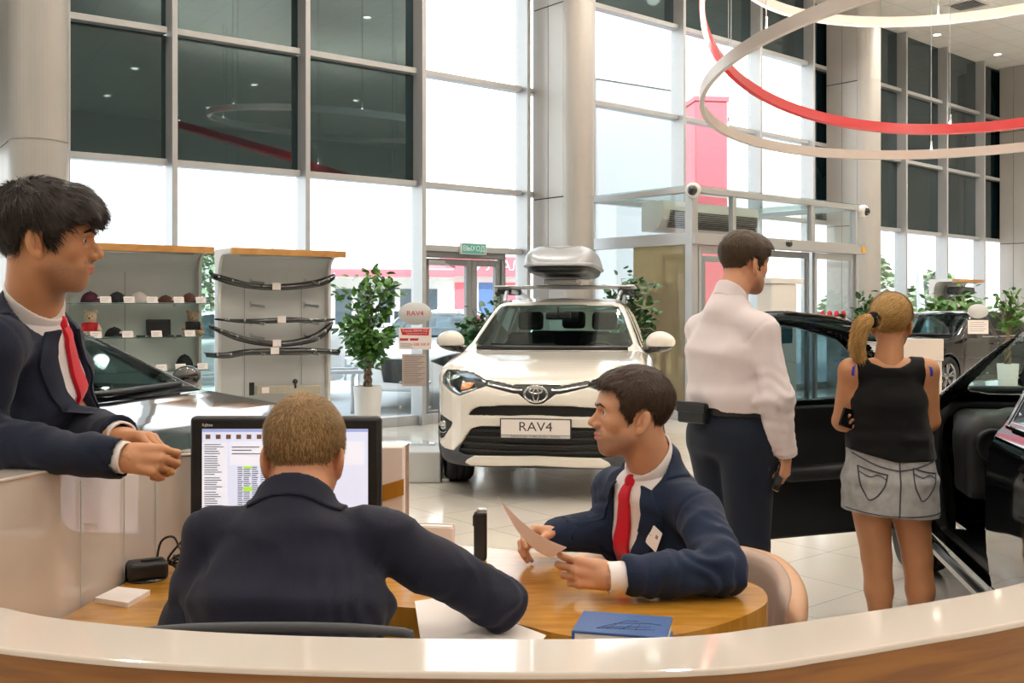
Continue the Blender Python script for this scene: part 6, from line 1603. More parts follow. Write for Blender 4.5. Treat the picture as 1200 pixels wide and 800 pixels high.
# ---- cloth helpers
def drape(f, p, d, t0=.4, it=60):
    """march from outside along d onto the surface f=0"""
    p = np.array(p, float); d = unit(d); x = p-d*t0
    for _ in range(it): x = x+np.clip(f(x), -.02, .05)[:, None]*d*.9
    return x
def patch(name, f, A_, B_, d, mat, par, lift=.003, th=.003, nu=14, nv=4, t0=.4):
    """strip between two edge lines laid onto f, seen along d"""
    A_ = np.array(catmull(A_, nu)); B_ = np.array(catmull(B_, nu)); n = len(A_)
    G = np.stack([A_*(1-v)+B_*v for v in np.linspace(0, 1, nv)], 1); X = drape(f, G.reshape(-1, 3), d, t0); up = -unit(d)
    T = X+up*(lift+th); Bt = X+up*(lift-.004)
    V = np.concatenate([T, Bt]); m = n*nv; Q = []
    for i in range(n-1):
        for j in range(nv-1):
            a = i*nv+j; Q.append((a, a+1, a+nv+1, a+nv)); Q.append((m+a, m+a+nv, m+a+nv+1, m+a+1))
    for i in range(n-1):
        for a, b in ((i*nv, (i+1)*nv), (i*nv+nv-1, (i+1)*nv+nv-1)): Q.append((a, b, m+b, m+a))
    for j in range(nv-1):
        for a, b in ((j, j+1), ((n-1)*nv+j, (n-1)*nv+j+1)): Q.append((a, b, m+b, m+a))
    me = raw_mesh(name, V, np.array(Q)); bm = bmesh.new(); bm.from_mesh(me); bmesh.ops.recalc_face_normals(bm, faces=bm.faces); bm.to_mesh(me); bm.free(); me.set_sharp_from_angle(angle=math.radians(50))
    return link(name, me, par, mat)
def folds(f, amp=.004, sc=9, seed=0, st=(1, 1, 1)):
    sv = A3(st)*sc
    def g(p):
        n = vnoise(p*sv+seed); n2 = vnoise(p*sv*2.3+seed+5)
        return f(p)+amp*(np.abs(n)*2-.6)+amp*.5*n2
    return g
def creases(f, a, el, b, amp=.0045, w=.10, pitch=.034, sd=0):
    d1 = unit(A3(el)-A3(a)); d2 = unit(A3(b)-A3(el)); e = A3(el)
    def g(p):
        q = p-e; t = q@unit(d1+d2); n = vnoise(p*11+sd); r2 = (q*q).sum(1)
        return f(p)+amp*np.sin(t/pitch*6.283+n*6.5)*np.exp(-r2/w**2)
    return g
def armseam(f, sh, el, nb, r=.11, amp=.0035):
    d = unit(unit(A3(sh)-A3(nb))+unit(A3(el)-A3(sh))*.15); c = A3(sh)
    return lambda p: f(p)+amp*np.exp(-(((p-c)@d)/.0045)**2)*(((p-c)**2).sum(1) < r*r)
def collar_of(jf, nb, hc, fwd, lo, hi, tilt=.6, lift=.006):
    ax = unit(A3(hc)-A3(nb)); n = unit(ax+A3(fwd)*tilt); c = A3(nb)
    return lambda p: np.maximum(np.maximum(np.maximum(jf(p)-lift, -(jf(p)+.004)), np.abs((p-c)@n-(lo+hi)/2)-(hi-lo)/2), np.linalg.norm((p-c)-((p-c)@ax)[:, None]*ax, axis=1)-.105)
def stand(nb, hc, h, r0, r1): ax = unit(A3(hc)-A3(nb)); return cap(A3(nb)-ax*.05, A3(nb)+ax*h, r0, r1)
def topcut(nb, hc, fwd, t, tilt):
    ax = unit(A3(hc)-A3(nb)); n = unit(ax+A3(fwd)*tilt); g = halfsp(A3(nb)+ax*t, n); c = A3(nb)
    return lambda p: np.where(np.sqrt(((p-c)**2).sum(1)) < .15, g(p), -1)
def clipw(el, wr, t):
    g = cuffplane(el, wr, t); c = A3(wr)
    return lambda p: np.where(np.sqrt(((p-c)**2).sum(1)) < .13, g(p), -1)
def torso(pts, lat, k=.03):
    """pts: (centre, half width, half depth) from the hips up"""
    return U(*[ecap(a[0], b[0], a[1:], b[1:], lat) for a, b in zip(pts, pts[1:])], k=k)
def limb(a, b, c, r, k=.02): return U(cap(a, b, r[0], r[1]), cap(b, c, r[1], r[2]), k=k)
def bounds(*p, pad=.2): a = np.array([A3(x) for x in p]); return a.min(0)-pad, a.max(0)+pad
def cuffplane(el, wr, t=.0): d = unit(A3(wr)-A3(el)); return halfsp(A3(wr)+d*t, d)
def ring(nb, hc, fwd, r, th, lo, hi, tilt=.35, w=1.0):
    """band round the neck"""
    ax = unit(A3(hc)-A3(nb)); n = unit(ax+A3(fwd)*tilt); c = A3(nb); cc = cap(A3(nb)-ax*.1, A3(hc)+ax*.1, r, r)
    return lambda p: np.maximum(np.abs(cc(p))-th, np.abs((p-c)@n-(lo+hi)/2)-(hi-lo)/2)
def shoe(par, toe_dir, ankle, mat='shoe', L=.27):
    f = unit((toe_dir[0], toe_dir[1], 0)); a = A3(ankle).copy(); a[2] = 0; r = vec(f[1], -f[0], 0); R = np.stack([r, f, vec(0, 0, 1)], 1)
    g = local(U(I(U(ell((0, .10, .03), (.046, .13, .05)), ell((0, -.02, .05), (.040, .06, .065)), k=.03), lambda p: .004-p[:, 2]), rbox((0, .06, .008), (.044, .15, .008), .008), k=.006), a, R)
    return sdf('shoe', g, a-.28, a+.28, .006, M[mat], par)

# ================================================================== standing man at the left, leaning on the counter
ft = unit((.98, .10, 0)); rt = vec(ft[1], -ft[0], 0)
nbL = vec(-1.20, 2.56, 1.455); ffL = fig_frame((-1.143, 2.50, 1.632), (.955, .295, 0), 1.045, pitch=-.03)
shN = nbL+rt*.205+vec(-.01, 0, -.065); shF = nbL-rt*.205+vec(-.01, 0, -.065)
elN = vec(-1.255, 2.37, 1.172); wrN = vec(-.862, 2.30, 1.142); elF = vec(-1.17, 2.73, 1.175); wrF = vec(-.93, 2.45, 1.170)
pel, wai, che = vec(-1.37, 2.75, .95), vec(-1.33, 2.71, 1.10), vec(-1.245, 2.615, 1.29)
tpts = [(pel-vec(0, 0, .1), .175, .12), (pel, .175, .125), (wai, .16, .115), (che, .18, .125), (nbL-vec(.01, 0, .05), .13, .085)]
bodyT = torso(tpts, rt)
arms = lambda e: U(limb(shN, elN, wrN, (.056+e, .046+e, .028+e)), limb(shF, elF, wrF, (.056+e, .046+e, .028+e)), k=.01)
legs_L = U(limb(pel+rt*.09, pel+rt*.10+vec(.02, 0, -.44), pel+rt*.10+vec(-.02, .0, -.87), (.085, .06, .045)), limb(pel-rt*.09, pel-rt*.10+vec(.02, 0, -.44), pel-rt*.10+vec(-.02, .0, -.87), (.085, .06, .045)), k=.02)
hp_ = head_arrays(ffL, nbL, (.057, .064))
VB_, QB_ = sdf_arrays(U(off(bodyT, -.012), arms(-.004), off(legs_L, -.01), k=.03), (-1.75, 2.1, 0), (-.75, 3.15, 1.5), .012)
hn = hand_arrays(wrN+vec(-.02, 0, 0), (1, .10, -.12), (-.05, -1, .45), True, h=.0022, curls=((.75, 1.0, .5), (.9, 1.05, .6), (1.0, 1.05, .6), (1.1, 1.0, .6)), thumb=(.35, .2, .5), s=.98)
ringseg = HAND_SEG[2][0]
hf = hand_arrays(wrF+vec(-.01, 0, .0), (1, -.38, .02), (.1, .12, 1), False, h=.0022, curls=((.55, 1.0, .5), (.6, 1.0, .5), (.65, 1.0, .5), (.7, 1.0, .5)), thumb=(.5, .5, .4), s=1.0)
perL = person_mesh('young dark-haired man in a navy suit leaning on the counter with clasped hands', [hp_[:4], (VB_, QB_, None, None), hn, hf], M['skin3'])
eyes(perL, ffL, 'hair_dark', (.15, 1, -.12))
hair(perL, ffL, [(.112, .048), (.098, .055), (.075, .052), (.058, .036), (.042, .022), (.030, .000), (.018, -.012), (.008, .006), (.004, .030), (-.018, .036), (-.038, .022), (-.042, -.02), (-.046, -.058), (-.075, -.085), (-.14, -.06), (-.16, .08), (-.10, .18), (.10, .18), (.15, .11)],
     lambda p: .010+.013*np.clip((p[:, 2]+.02)/.10, 0, 1)+.012*np.clip((p[:, 1]-.04)/.05, 0, 1)*np.clip((p[:, 2]-.03)/.03, 0, 1)+.006*np.clip((-p[:, 1]-.03)/.05, 0, 1), 'hair_dark', 12000, .034,
     lambda p: radial(p, .35)+np.stack([0*p[:, 0], .5*np.clip(p[:, 1]/.05, 0, 1), 0*p[:, 0]], -1), lump=.003, seed=3, lift=.10, wd=.0008, edge=.0025)
# shirt, collar, tie
shirtf = off(bodyT, .004)
sdf('shirt', I(U(shirtf, cap(nbL, nbL+vec(.01, 0, .03), .068), k=.03), lambda p: 1.0-p[:, 2]), (-1.6, 2.3, .95), (-.9, 3.0, 1.55), .008, M['shirt'], perL)
sdf('shirt_collar', ring(nbL, ffL[0], ft, .0705, .0032, -.008, .048, .55), nbL-.16, nbL+.16, .0034, M['shirt'], perL)
vtx = lambda lat, z, fw=.0: tuple(np.interp(z, [.95, 1.10, 1.29, 1.455], [pel[0], wai[0], che[0], nbL[0]])*vec(1, 0, 0)+np.interp(z, [.95, 1.10, 1.29, 1.455], [pel[1], wai[1], che[1], nbL[1]])*vec(0, 1, 0)+vec(0, 0, z)+rt*lat+ft*fw)
patch('tie', shirtf, [vtx(.010, 1.445), vtx(.022, 1.38), vtx(.034, 1.2), vtx(.036, 1.10), vtx(.0, 1.06)], [vtx(-.010, 1.445), vtx(-.022, 1.38), vtx(-.034, 1.2), vtx(-.036, 1.10), vtx(0, 1.06)], -ft, M['tie'], perL, .006, .006)
kn = drape(shirtf, [vtx(0, 1.44)], -ft)[0]; sdf('tie_knot', ell(kn+ft*.004, (.018, .016, .022)), kn-.05, kn+.05, .003, M['tie'], perL)
# jacket
jt = torso([(a, w+.018, d+.018) for a, w, d in tpts], rt)
jk0 = U(jt, U(limb(shN, elN, wrN, (.064, .060, .047)), limb(shF, elF, wrF, (.064, .058, .047)), k=.01), cap(nbL+vec(-.015, 0, -.035), shN, .060, .060), cap(nbL+vec(-.015, 0, -.035), shF, .060, .060), stand(nbL, ffL[0], .02, .084, .080), k=.035)
Vp = Poly([(-.045, 1.52), (-.085, 1.36), (-.035, .98), (.02, .80), (.05, .98), (.085, 1.36), (.045, 1.52)], .005, .4)
def vee(p):
    c = np.stack([np.interp(p[:, 2], [.95, 1.10, 1.29, 1.455], [q[k] for q in (pel, wai, che, nbL)]) for k in (0, 1)], -1)
    w = p[:, :2]-c; x = w@rt[:2]; y = w@ft[:2]; return np.maximum(Vp(x, p[:, 2]), .02-y)
neckcut = cap(nbL-vec(0, 0, .06), ffL[0], .073, .077)
jf = creases(creases(folds(jk0, .0055, 9, 2, (1, 1, 1.3)), shN, elN, wrN, .0035, .13, .05, 3), elN, (elN*.4+wrN*.6), wrN, .0018, .12, .055, 7); jf = armseam(armseam(jf, shN, elN, nbL), shF, elF, nbL)
jack = S(I(jf, clipw(elN, wrN, -.012), clipw(elF, wrF, -.022), topcut(nbL, ffL[0], ft, .030, .75)), vee, neckcut, limb(elN, wrN, wrN+unit(wrN-elN)*.1, (.02, .0375, .0375)), limb(elF, wrF, wrF+unit(wrF-elF)*.1, (.02, .0375, .0375)), k=.004)
sdf('jacket', jack, (-1.75, 2.15, .80), (-.78, 3.1, 1.56), .007, M['navy'], perL)
for sd in (1, -1):
    patch('lapel', jf, [vtx(.050*sd, 1.425), vtx(.084*sd, 1.35), vtx(.072*sd, 1.2), vtx(.052*sd, 1.05), vtx(.03*sd, .93)], [vtx(.088*sd, 1.420), vtx(.140*sd, 1.345), vtx(.125*sd, 1.2), vtx(.080*sd, 1.05), vtx(.03*sd, .92)], -ft, M['navy'], perL, .003, .004)
sdf('jacket_collar', S(collar_of(jf, nbL, ffL[0], ft, -.045, .026, .75), vee, neckcut), nbL-.2, nbL+.2, .0042, M['navy'], perL)
for el, wr in ((elN, wrN), (elF, wrF)): sdf('shirt_cuff', S(I(cap(el, wr+unit(wr-el)*.02, .0365, .0365), lambda p, el=el, wr=wr: -cuffplane(el, wr, -.05)(p), cuffplane(el, wr, -.004)), cap(el, wr+unit(wr-el)*.05, .0305, .0305)), wr-.09, wr+.09, .003, M['shirt'], perL)
sdf('trousers', I(U(off(legs_L, .012), I(off(bodyT, .006), lambda p: p[:, 2]-1.02), k=.03), lambda p: .05-p[:, 2]), (-1.75, 2.4, 0), (-1.0, 3.15, 1.06), .013, M['trouser'], perL)
for sd in (1, -1): shoe(perL, ft, pel+rt*.10*sd)
# wedding ring on the near hand
m = MB(); q = (ringseg[0]*.35+ringseg[1]*.65); m.M = Matrix.Translation(Vector(q)) @ Vector(ringseg[1]-ringseg[0]).to_track_quat('Z', 'Y').to_matrix().to_4x4(); m.tube([(.0098*math.cos(a), .0098*math.sin(a), 0) for a in np.linspace(0, 2*PI, 20, endpoint=False)], .0016, 6, closed=True); m.build('finger_ring', pm('gold', 'e0b45a', .2, 1.0, var=0), perL)

# ================================================================== seated man seen from behind
ft = unit((-.03, 1, 0)); rt = vec(ft[1], -ft[0], 0)
nbB = vec(-.449, 2.135, 1.05); ffB = fig_frame((-.449, 2.205, 1.146), (-.05, 1, 0), 1.0, pitch=-.22)
shl, shr = vec(-.625, 2.135, .995), vec(-.270, 2.135, .998); ell_, elr = vec(-.668, 2.12, .800), vec(-.030, 2.22, .838); wrl, wrr = vec(-.60, 2.40, .825), vec(-.07, 2.44, .822)
pel, wai, che = vec(-.455, 2.03, .52), vec(-.452, 2.04, .68), vec(-.450, 2.085, .88)
tpts = [(pel-vec(0, 0, .08), .18, .12), (pel, .18, .125), (wai, .165, .118), (che, .185, .125), (nbB-vec(0, 0.01, .05), .14, .088)]
bodyT = torso(tpts, rt)
knl, knr = vec(-.56, 2.47, .50), vec(-.34, 2.47, .50)
legs_ = U(limb(pel+rt*.09, knr, vec(-.34, 2.42, .08), (.09, .065, .045)), limb(pel-rt*.09, knl, vec(-.56, 2.42, .08), (.09, .065, .045)), k=.02)
hp_ = head_arrays(ffB, nbB, (.058, .066))
VB_, QB_ = sdf_arrays(U(off(bodyT, -.012), limb(shl, ell_, wrl, (.05, .042, .026)), limb(shr, elr, wrr, (.05, .042, .026)), off(legs_, -.01), k=.03), (-.9, 1.75, 0), (.15, 2.75, 1.1), .013)
hl = hand_arrays(wrl, (.3, 1, -.05), (0, 0, 1), False, h=.0032); hr_ = hand_arrays(wrr, (-.45, 1, -.05), (0, 0, 1), True, h=.0032)
perB = person_mesh('man with cropped fair hair in a navy jacket seated before the monitor', [hp_[:4], (VB_, QB_, None, None), hl, hr_], M['skin2'])
eyes(perB, ffB, 'hair_fair')
hair(perB, ffB, [(.112, .080), (.085, .078), (.068, .055), (.060, .030), (.030, .010), (.012, -.002), (.004, .030), (-.020, .036), (-.036, .020), (-.042, -.02), (-.046, -.045), (-.060, -.066), (-.10, -.068), (-.15, .0), (-.15, .12), (-.06, .18), (.10, .18), (.14, .11)],
     lambda p: .0015+.0115*np.clip((p[:, 2]+.03)/.11, 0, 1), 'hair_fair', 20000, .015, lambda p: radial(p, .25), lump=.0008, seed=5, lift=.42, wd=.0006, edge=.009)
sdf('shirt_collar', ring(nbB+vec(0, .004, .0), ffB[0], ft, .0705, .003, -.01, .030, .5), nbB-.16, nbB+.16, .0036, M['shirt'], perB)
sdf('shirt', I(off(bodyT, .004), lambda p: .6-p[:, 2]), (-.8, 1.8, .55), (-.1, 2.4, 1.1), .012, M['shirt'], perB)
jt = torso([(a, w+.020, d+.020) for a, w, d in tpts], rt)
jk0 = U(jt, U(limb(shl, ell_, wrl, (.062, .060, .046)), limb(shr, elr, wrr, (.064, .057, .046)), k=.01), cap(nbB+vec(.0, -.012, -.045), shl+vec(0, 0, .010), .068, .052), cap(nbB+vec(.0, -.012, -.045), shr+vec(0, 0, .010), .068, .052), stand(nbB, ffB[0], .03, .086, .080), k=.03)
jf = creases(creases(creases(folds(jk0, .0055, 8, 11, (1, 1, 1.4)), shr, elr, wrr, .005, .11, .045, 2), shl, ell_, wrl, .005, .12, .045, 4), shr+vec(.02, 0, -.10), shr+vec(-.05, -.08, -.16), shl, .004, .12, .05, 9); jf = armseam(armseam(jf, shl, ell_, nbB), shr, elr, nbB)
jackB = S(I(jf, topcut(nbB, ffB[0], ft, .040, .35)), cap(nbB+vec(0, .004, -.08), ffB[0], .071, .075), limb(wrl-vec(0, .02, 0), wrl, wrl+unit(wrl-ell_)*.12, (.035, .036, .036)), limb(wrr-vec(0, .02, 0), wrr, wrr+unit(wrr-elr)*.12, (.035, .036, .036)), k=.004)
sdf('jacket', lambda p: jackB(p)+.0022*np.exp(-((p[:, 0]-nbB[0])/.0022)**2)*(p[:, 1] < nbB[1]), (-.85, 1.8, .42), (.12, 2.56, 1.16), .0062, M['navy2'], perB)
sdf('jacket_collar', S(collar_of(jf, nbB, ffB[0], ft, -.016, .036, .35), cap(nbB+vec(0, .004, -.08), ffB[0], .071, .075)), nbB-.2, nbB+.2, .0042, M['navy2'], perB)
sdf('trousers', U(off(legs_, .012), I(off(bodyT, .005), lambda p: p[:, 2]-.6), k=.03), (-.85, 1.75, .05), (-.05, 2.7, .7), .014, M['trouser'], perB)
for x in (-.34, -.56): shoe(perB, (0, 1), (x, 2.42, 0))

# ================================================================== seated man with a paper
ft = unit((-.87, -.5, 0)); rt = vec(ft[1], -ft[0], 0)
nbC = vec(.395, 2.865, 1.020); ffC = fig_frame((.338, 2.815, 1.174), (-1, -.045, 0), .985, pitch=.06)
shl = nbC-rt*.185+vec(0, 0, -.082); shr = nbC+rt*.185+vec(0, 0, -.078)
ell_, elr = vec(.515, 2.50, .838), vec(.285, 2.95, .838); wrl, wrr = vec(.232, 2.455, .832), vec(.125, 2.875, .838)
pel, wai, che = vec(.47, 2.98, .50), vec(.455, 2.96, .66), vec(.425, 2.91, .85)
tpts = [(pel-vec(0, 0, .05), .18, .12), (pel, .18, .125), (wai, .168, .118), (che, .185, .128), (nbC-vec(0, 0, .05), .13, .088)]
bodyT = torso(tpts, rt)
knl, knr = vec(.21, 2.66, .48), vec(.10, 2.85, .48)
legs_ = U(limb(pel-rt*.09, knl, vec(.22, 2.66, .08), (.09, .065, .045)), limb(pel+rt*.09, knr, vec(.11, 2.85, .08), (.09, .065, .045)), k=.02)
hp_ = head_arrays(ffC, nbC, (.057, .065))
VB_, QB_ = sdf_arrays(U(off(bodyT, -.012), limb(shl, ell_, wrl, (.05, .042, .026)), limb(shr, elr, wrr, (.05, .042, .026)), off(legs_, -.01), k=.03), (-.1, 2.2, 0), (.85, 3.3, 1.1), .013)
hl = hand_arrays(wrl+vec(.01, 0, 0), (-1, .12, .10), (.05, -1, .15), False, h=.0022, curls=((.55, .55, .35), (.65, .6, .4), (.75, .65, .4), (.85, .7, .4)), thumb=(.15, .35, .3), s=.98)
hr_ = hand_arrays(wrr+vec(.01, 0, 0), (-.92, -.30, .05), (-.25, .75, .6), True, h=.0022, curls=((.6, .7, .4), (.7, .7, .4), (.8, .7, .4), (.9, .7, .4)), thumb=(.25, .5, .3), s=.98)
perC = person_mesh('man with short brown hair in a navy suit seated holding a sheet of paper', [hp_[:4], (VB_, QB_, None, None), hl, hr_], M['skin'])
eyes(perC, ffC, 'hair_brown', (-.05, 1, .05))
hair(perC, ffC, [(.108, .086), (.088, .084), (.066, .078), (.058, .058), (.054, .032), (.044, .020), (.028, -.008), (.014, -.006), (.006, .026), (-.016, .038), (-.036, .024), (-.044, -.012), (-.046, -.036), (-.066, -.058), (-.10, -.062), (-.15, -.0), (-.15, .12), (-.06, .18), (.10, .18), (.14, .13)],
     lambda p: .005+.012*np.clip((p[:, 2]+.0)/.09, 0, 1)+.004*np.clip((p[:, 1]-.05)/.04, 0, 1), 'hair_brown', 15000, .018, lambda p: radial(p, .2), lump=.0016, seed=8, lift=.16, wd=.0007, edge=.004)
shirtf = off(bodyT, .004)
vt = lambda lat, z, zs=(.50, .66, .85, 1.02): tuple(vec(np.interp(z, zs, [q[0] for q in (pel, wai, che, nbC)]), np.interp(z, zs, [q[1] for q in (pel, wai, che, nbC)]), z)+rt*lat)
sdf('shirt', I(U(shirtf, cap(nbC, nbC+vec(0, 0, .02), .068), k=.03), lambda p: .62-p[:, 2]), (.1, 2.6, .6), (.75, 3.2, 1.1), .008, M['shirt'], perC)
sdf('shirt_collar', ring(nbC, ffC[0], ft, .0705, .0032, -.010, .052, .55), nbC-.16, nbC+.16, .0032, M['shirt'], perC)
patch('tie', shirtf, [vt(.010, 1.0), vt(.020, .95), vt(.032, .80), vt(.036, .70), vt(.0, .66)], [vt(-.010, 1.0), vt(-.020, .95), vt(-.032, .80), vt(-.036, .70), vt(0, .66)], -ft, M['tie'], perC, .006, .006)
kn = drape(shirtf, [vt(0, .998)], -ft)[0]; sdf('tie_knot', ell(kn+ft*.004, (.018, .016, .022)), kn-.05, kn+.05, .003, M['tie'], perC)
jt = torso([(a, w+.019, d+.019) for a, w, d in tpts], rt)
jk0 = U(jt, U(limb(shl, ell_, wrl, (.062, .058, .046)), limb(shr, elr, wrr, (.062, .056, .046)), k=.01), cap(nbC+vec(.0, 0, -.045), shl, .062, .056), cap(nbC+vec(0, 0, -.045), shr, .062, .056), stand(nbC, ffC[0], .02, .084, .079), k=.035)
jf = creases(creases(creases(folds(jk0, .0062, 9, 21, (1, 1, 1.3)), shl, ell_, wrl, .0065, .11, .045, 2), shr, elr, wrr, .005, .10, .045, 4), ell_*.5+wrl*.5, ell_*.35+wrl*.65, wrl, .0035, .10, .05, 6); jf = armseam(armseam(jf, shl, ell_, nbC), shr, elr, nbC)
Vp = Poly([(-.045, 1.09), (-.078, .95), (-.045, .78), (0, .66), (.045, .78), (.078, .95), (.045, 1.09)], .005, .4)
zs = (.50, .66, .85, 1.02); jn = (pel, wai, che, nbC)
def veeC(p):
    c = np.stack([np.interp(p[:, 2], zs, [q[k] for q in jn]) for k in (0, 1)], -1); w = p[:, :2]-c
    return np.maximum(Vp(w@rt[:2], p[:, 2]), .02-w@ft[:2])
jackC = S(I(jf, clipw(ell_, wrl, -.035), clipw(elr, wrr, -.02), topcut(nbC, ffC[0], ft, .034, .75)), veeC, cap(nbC-vec(0, 0, .06), ffC[0], .073, .077), limb(ell_, wrl, wrl+unit(wrl-ell_)*.1, (.02, .0385, .0385)), limb(elr, wrr, wrr+unit(wrr-elr)*.1, (.02, .0385, .0385)), k=.004)
sdf('jacket', jackC, (-.0, 2.25, .40), (.82, 3.3, 1.12), .0062, M['navy3'], perC)
for sd in (1, -1):
    patch('lapel', jf, [vt(.050*sd, .995), vt(.080*sd, .93), vt(.062*sd, .82), vt(.03*sd, .72), vt(.005*sd, .67)], [vt(.085*sd, .985), vt(.135*sd, .915), vt(.110*sd, .82), vt(.06*sd, .72), vt(.006*sd, .66)], -ft, M['navy3'], perC, .003, .004)
sdf('jacket_collar', S(collar_of(jf, nbC, ffC[0], ft, -.045, .030, .75), veeC, cap(nbC-vec(0, 0, .06), ffC[0], .073, .077)), nbC-.2, nbC+.2, .0042, M['navy3'], perC)
for el, wr, t in ((ell_, wrl, -.06), (elr, wrr, -.04)): sdf('shirt_cuff', S(I(cap(el, wr+unit(wr-el)*.02,   .0375, .0375), lambda p, el=el, wr=wr, t=t: -cuffplane(el, wr, t)(p), cuffplane(el, wr, .004)), cap(el, wr+unit(wr-el)*.05, .0315, .0315)), wr-.1, wr+.1, .0032, M['shirt'], perC)
sdf('trousers', U(off(legs_, .012), I(off(bodyT, .005), lambda p: p[:, 2]-.6), k=.03), (-.1, 2.4, .05), (.8, 3.3, .7), .014, M['trouser'], perC)
for a in ((.22, 2.66, 0), (.11, 2.85, 0)): shoe(perC, ft, a)
# badge pinned on the breast
A_ = [vt(-.150, .905), vt(-.150, .835)]; B_ = [vt(-.075, .905), vt(-.075, .835)]
bd = drape(jf, [vt(-.112, .868)], -ft)[0]
bg = empty('badge', Vector(bd+ft*.010)); 
bm_ = basis(bd+ft*.010+unit(-rt)*.004, -rt, ft*.95-rt*.05+vec(0, 0, .12)) @ Matrix.Rotation(-.36, 4, 'Z')
bg.matrix_world = bm_; bg.parent = perC
m = MB(); m.box((-.036, -.029, -.002), (.036, .029, .0015), .002, 1); m.build('badge_card', M['paper'], bg)
m = MB()
for k, (w_, hh) in enumerate(((.018, .0035), (.022, .0035), (.030, .0016), (.012, .0014))): m.box((-.031, .017-k*.009, .0016), (-.031+w_, .017-k*.009+hh, .0020))
m.box((.017, .004, .0016), (.027, .014, .0020)); m.build('badge_print', M['scr_grey'], bg)
# the sheet of paper he holds
def translucent(m, fac=.4):
    t = m.node_tree; o = t.nodes['Material Output']; src = o.inputs['Surface'].links[0].from_socket; d = t.nodes.new('ShaderNodeBsdfTranslucent'); d.inputs['Color'].default_value = lin('f4e6e0'); mx = t.nodes.new('ShaderNodeMixShader'); mx.inputs['Fac'].default_value = fac
    t.links.new(src, mx.inputs[1]); t.links.new(d.outputs[0], mx.inputs[2]); t.links.new(mx.outputs[0], o.inputs['Surface']); return m
M['thin_paper'] = translucent(pm('thin_sheet', 'f0e4de', .75, var=.015))
c4 = [P(583, 581, 2.50), P(664, 641, 2.44), P(646, 653, 2.72), P(604, 618, 2.78)]
m = MB(); rows = []
for i in range(13):
    u = i/12; r_ = []
    for j in range(7):
        v = j/6; p = c4[0].lerp(c4[1], u).lerp(c4[3].lerp(c4[2], u), v); p.z += -.020*math.sin(PI*u)*(1-.3*v); r_.append(p)
    rows.append(r_)
up_ = Vector((0, 0, .0012)); vt_ = [[m.v(p) for p in r_] for r_ in rows]; vb_ = [[m.v(p-up_) for p in r_] for r_ in rows]
for i in range(12):
    for j in range(6): m.f([vt_[i][j], vt_[i+1][j], vt_[i+1][j+1], vt_[i][j+1]], True); m.f([vb_[i][j], vb_[i][j+1], vb_[i+1][j+1], vb_[i+1][j]], True)
tag(m.build('paper_sheet', M['thin_paper']), 'curved sheet of paper held in both hands by the man with the red tie', 'paper')

# ================================================================== standing man in a pale shirt, seen from behind
ft = unit((.80, .60, 0)); rt = vec(ft[1], -ft[0], 0)
nbD = vec(.897, 4.225, 1.512); ffD = fig_frame((.962, 4.265, 1.648), (.84, .54, 0), 1.03, pitch=-.04)
shr = nbD+rt*.170+vec(.01, 0, -.128); shl = nbD-rt*.165+vec(0, 0, -.128)
elr, wrr = vec(1.048, 4.05, 1.125), vec(1.105, 4.12, .885); ell_, wrl = vec(.92, 4.56, 1.20), vec(1.150, 4.775, 1.375)
pel, wai, che = vec(.905, 4.24, .97), vec(.90, 4.24, 1.12), vec(.885, 4.235, 1.30)
tpts = [(pel-vec(0, 0, .06), .175, .125), (pel, .175, .125), (wai, .160, .118), (che, .168, .122), (nbD-vec(0, 0, .10), .11, .085)]
bodyT = torso(tpts, rt)
hipl, hipr = pel-rt*.085-vec(0, 0, .05), pel+rt*.085-vec(0, 0, .05); knl, knr = vec(.90, 4.34, .50), vec(.965, 4.20, .50); anl, anr = vec(.915, 4.32, .09), vec(.985, 4.17, .09)
legs_ = U(limb(hipl, knl, anl, (.095, .068, .05)), limb(hipr, knr, anr, (.095, .068, .05)), k=.02)
hp_ = head_arrays(ffD, nbD, (.057, .064), .003)
VB_, QB_ = sdf_arrays(U(off(bodyT, -.012), limb(shr, elr, wrr, (.05, .042, .026)), limb(shl, ell_, wrl, (.05, .042, .026)), off(legs_, -.01), k=.03), (.5, 3.8, 0), (1.4, 5.0, 1.55), .014)
hr_ = hand_arrays(wrr+vec(-.004, 0, .01), (-.10, .05, -1), (.72, -.70, 0), True, h=.0028, curls=((.5, .6, .4), (.7, .8, .5), (.85, .9, .5), (.95, .9, .5)), thumb=(.35, .5, .3), s=1.0)
hl = hand_arrays(wrl, (.62, .75, .25), (-.3, -.1, 1), False, h=.003, curls=((.6, .6, .4),)*4, thumb=(.4, .5, .3), s=1.0)
perD = person_mesh('man in a pale shirt and dark trousers standing with his back turned', [hp_[:4], (VB_, QB_, None, None), hr_, hl], M['skin2'])
eyes(perD, ffD, 'hair_mid')
hair(perD, ffD, [(.112, .080), (.090, .078), (.068, .066), (.060, .040), (.038, .018), (.026, -.014), (.012, -.014), (.006, .026), (-.018, .036), (-.036, .022), (-.044, -.015), (-.050, -.048), (-.070, -.066), (-.10, -.064), (-.15, -.0), (-.15, .12), (-.06, .18), (.10, .18), (.15, .12)],
     lambda p: .004+.013*np.clip((p[:, 2]-.0)/.08, 0, 1)+.010*np.clip((p[:, 1]-.04)/.05, 0, 1)*(p[:, 2] > .05), 'hair_mid', 9000, .015, lambda p: radial(p, .2), lump=.002, seed=13, lift=.2, wd=.001, h=.004, edge=.006)
sf0 = U(torso([(a, w+.014, d+.016) for a, w, d in tpts], rt), U(limb(shr, elr, wrr, (.058, .052, .042)), limb(shl, ell_, wrl, (.058, .052, .042)), k=.01), cap(nbD+vec(0, 0, -.045), shr, .062, .054), cap(nbD+vec(0, 0, -.045), shl, .062, .054), stand(nbD, ffD[0], .01, .074, .070), k=.045)
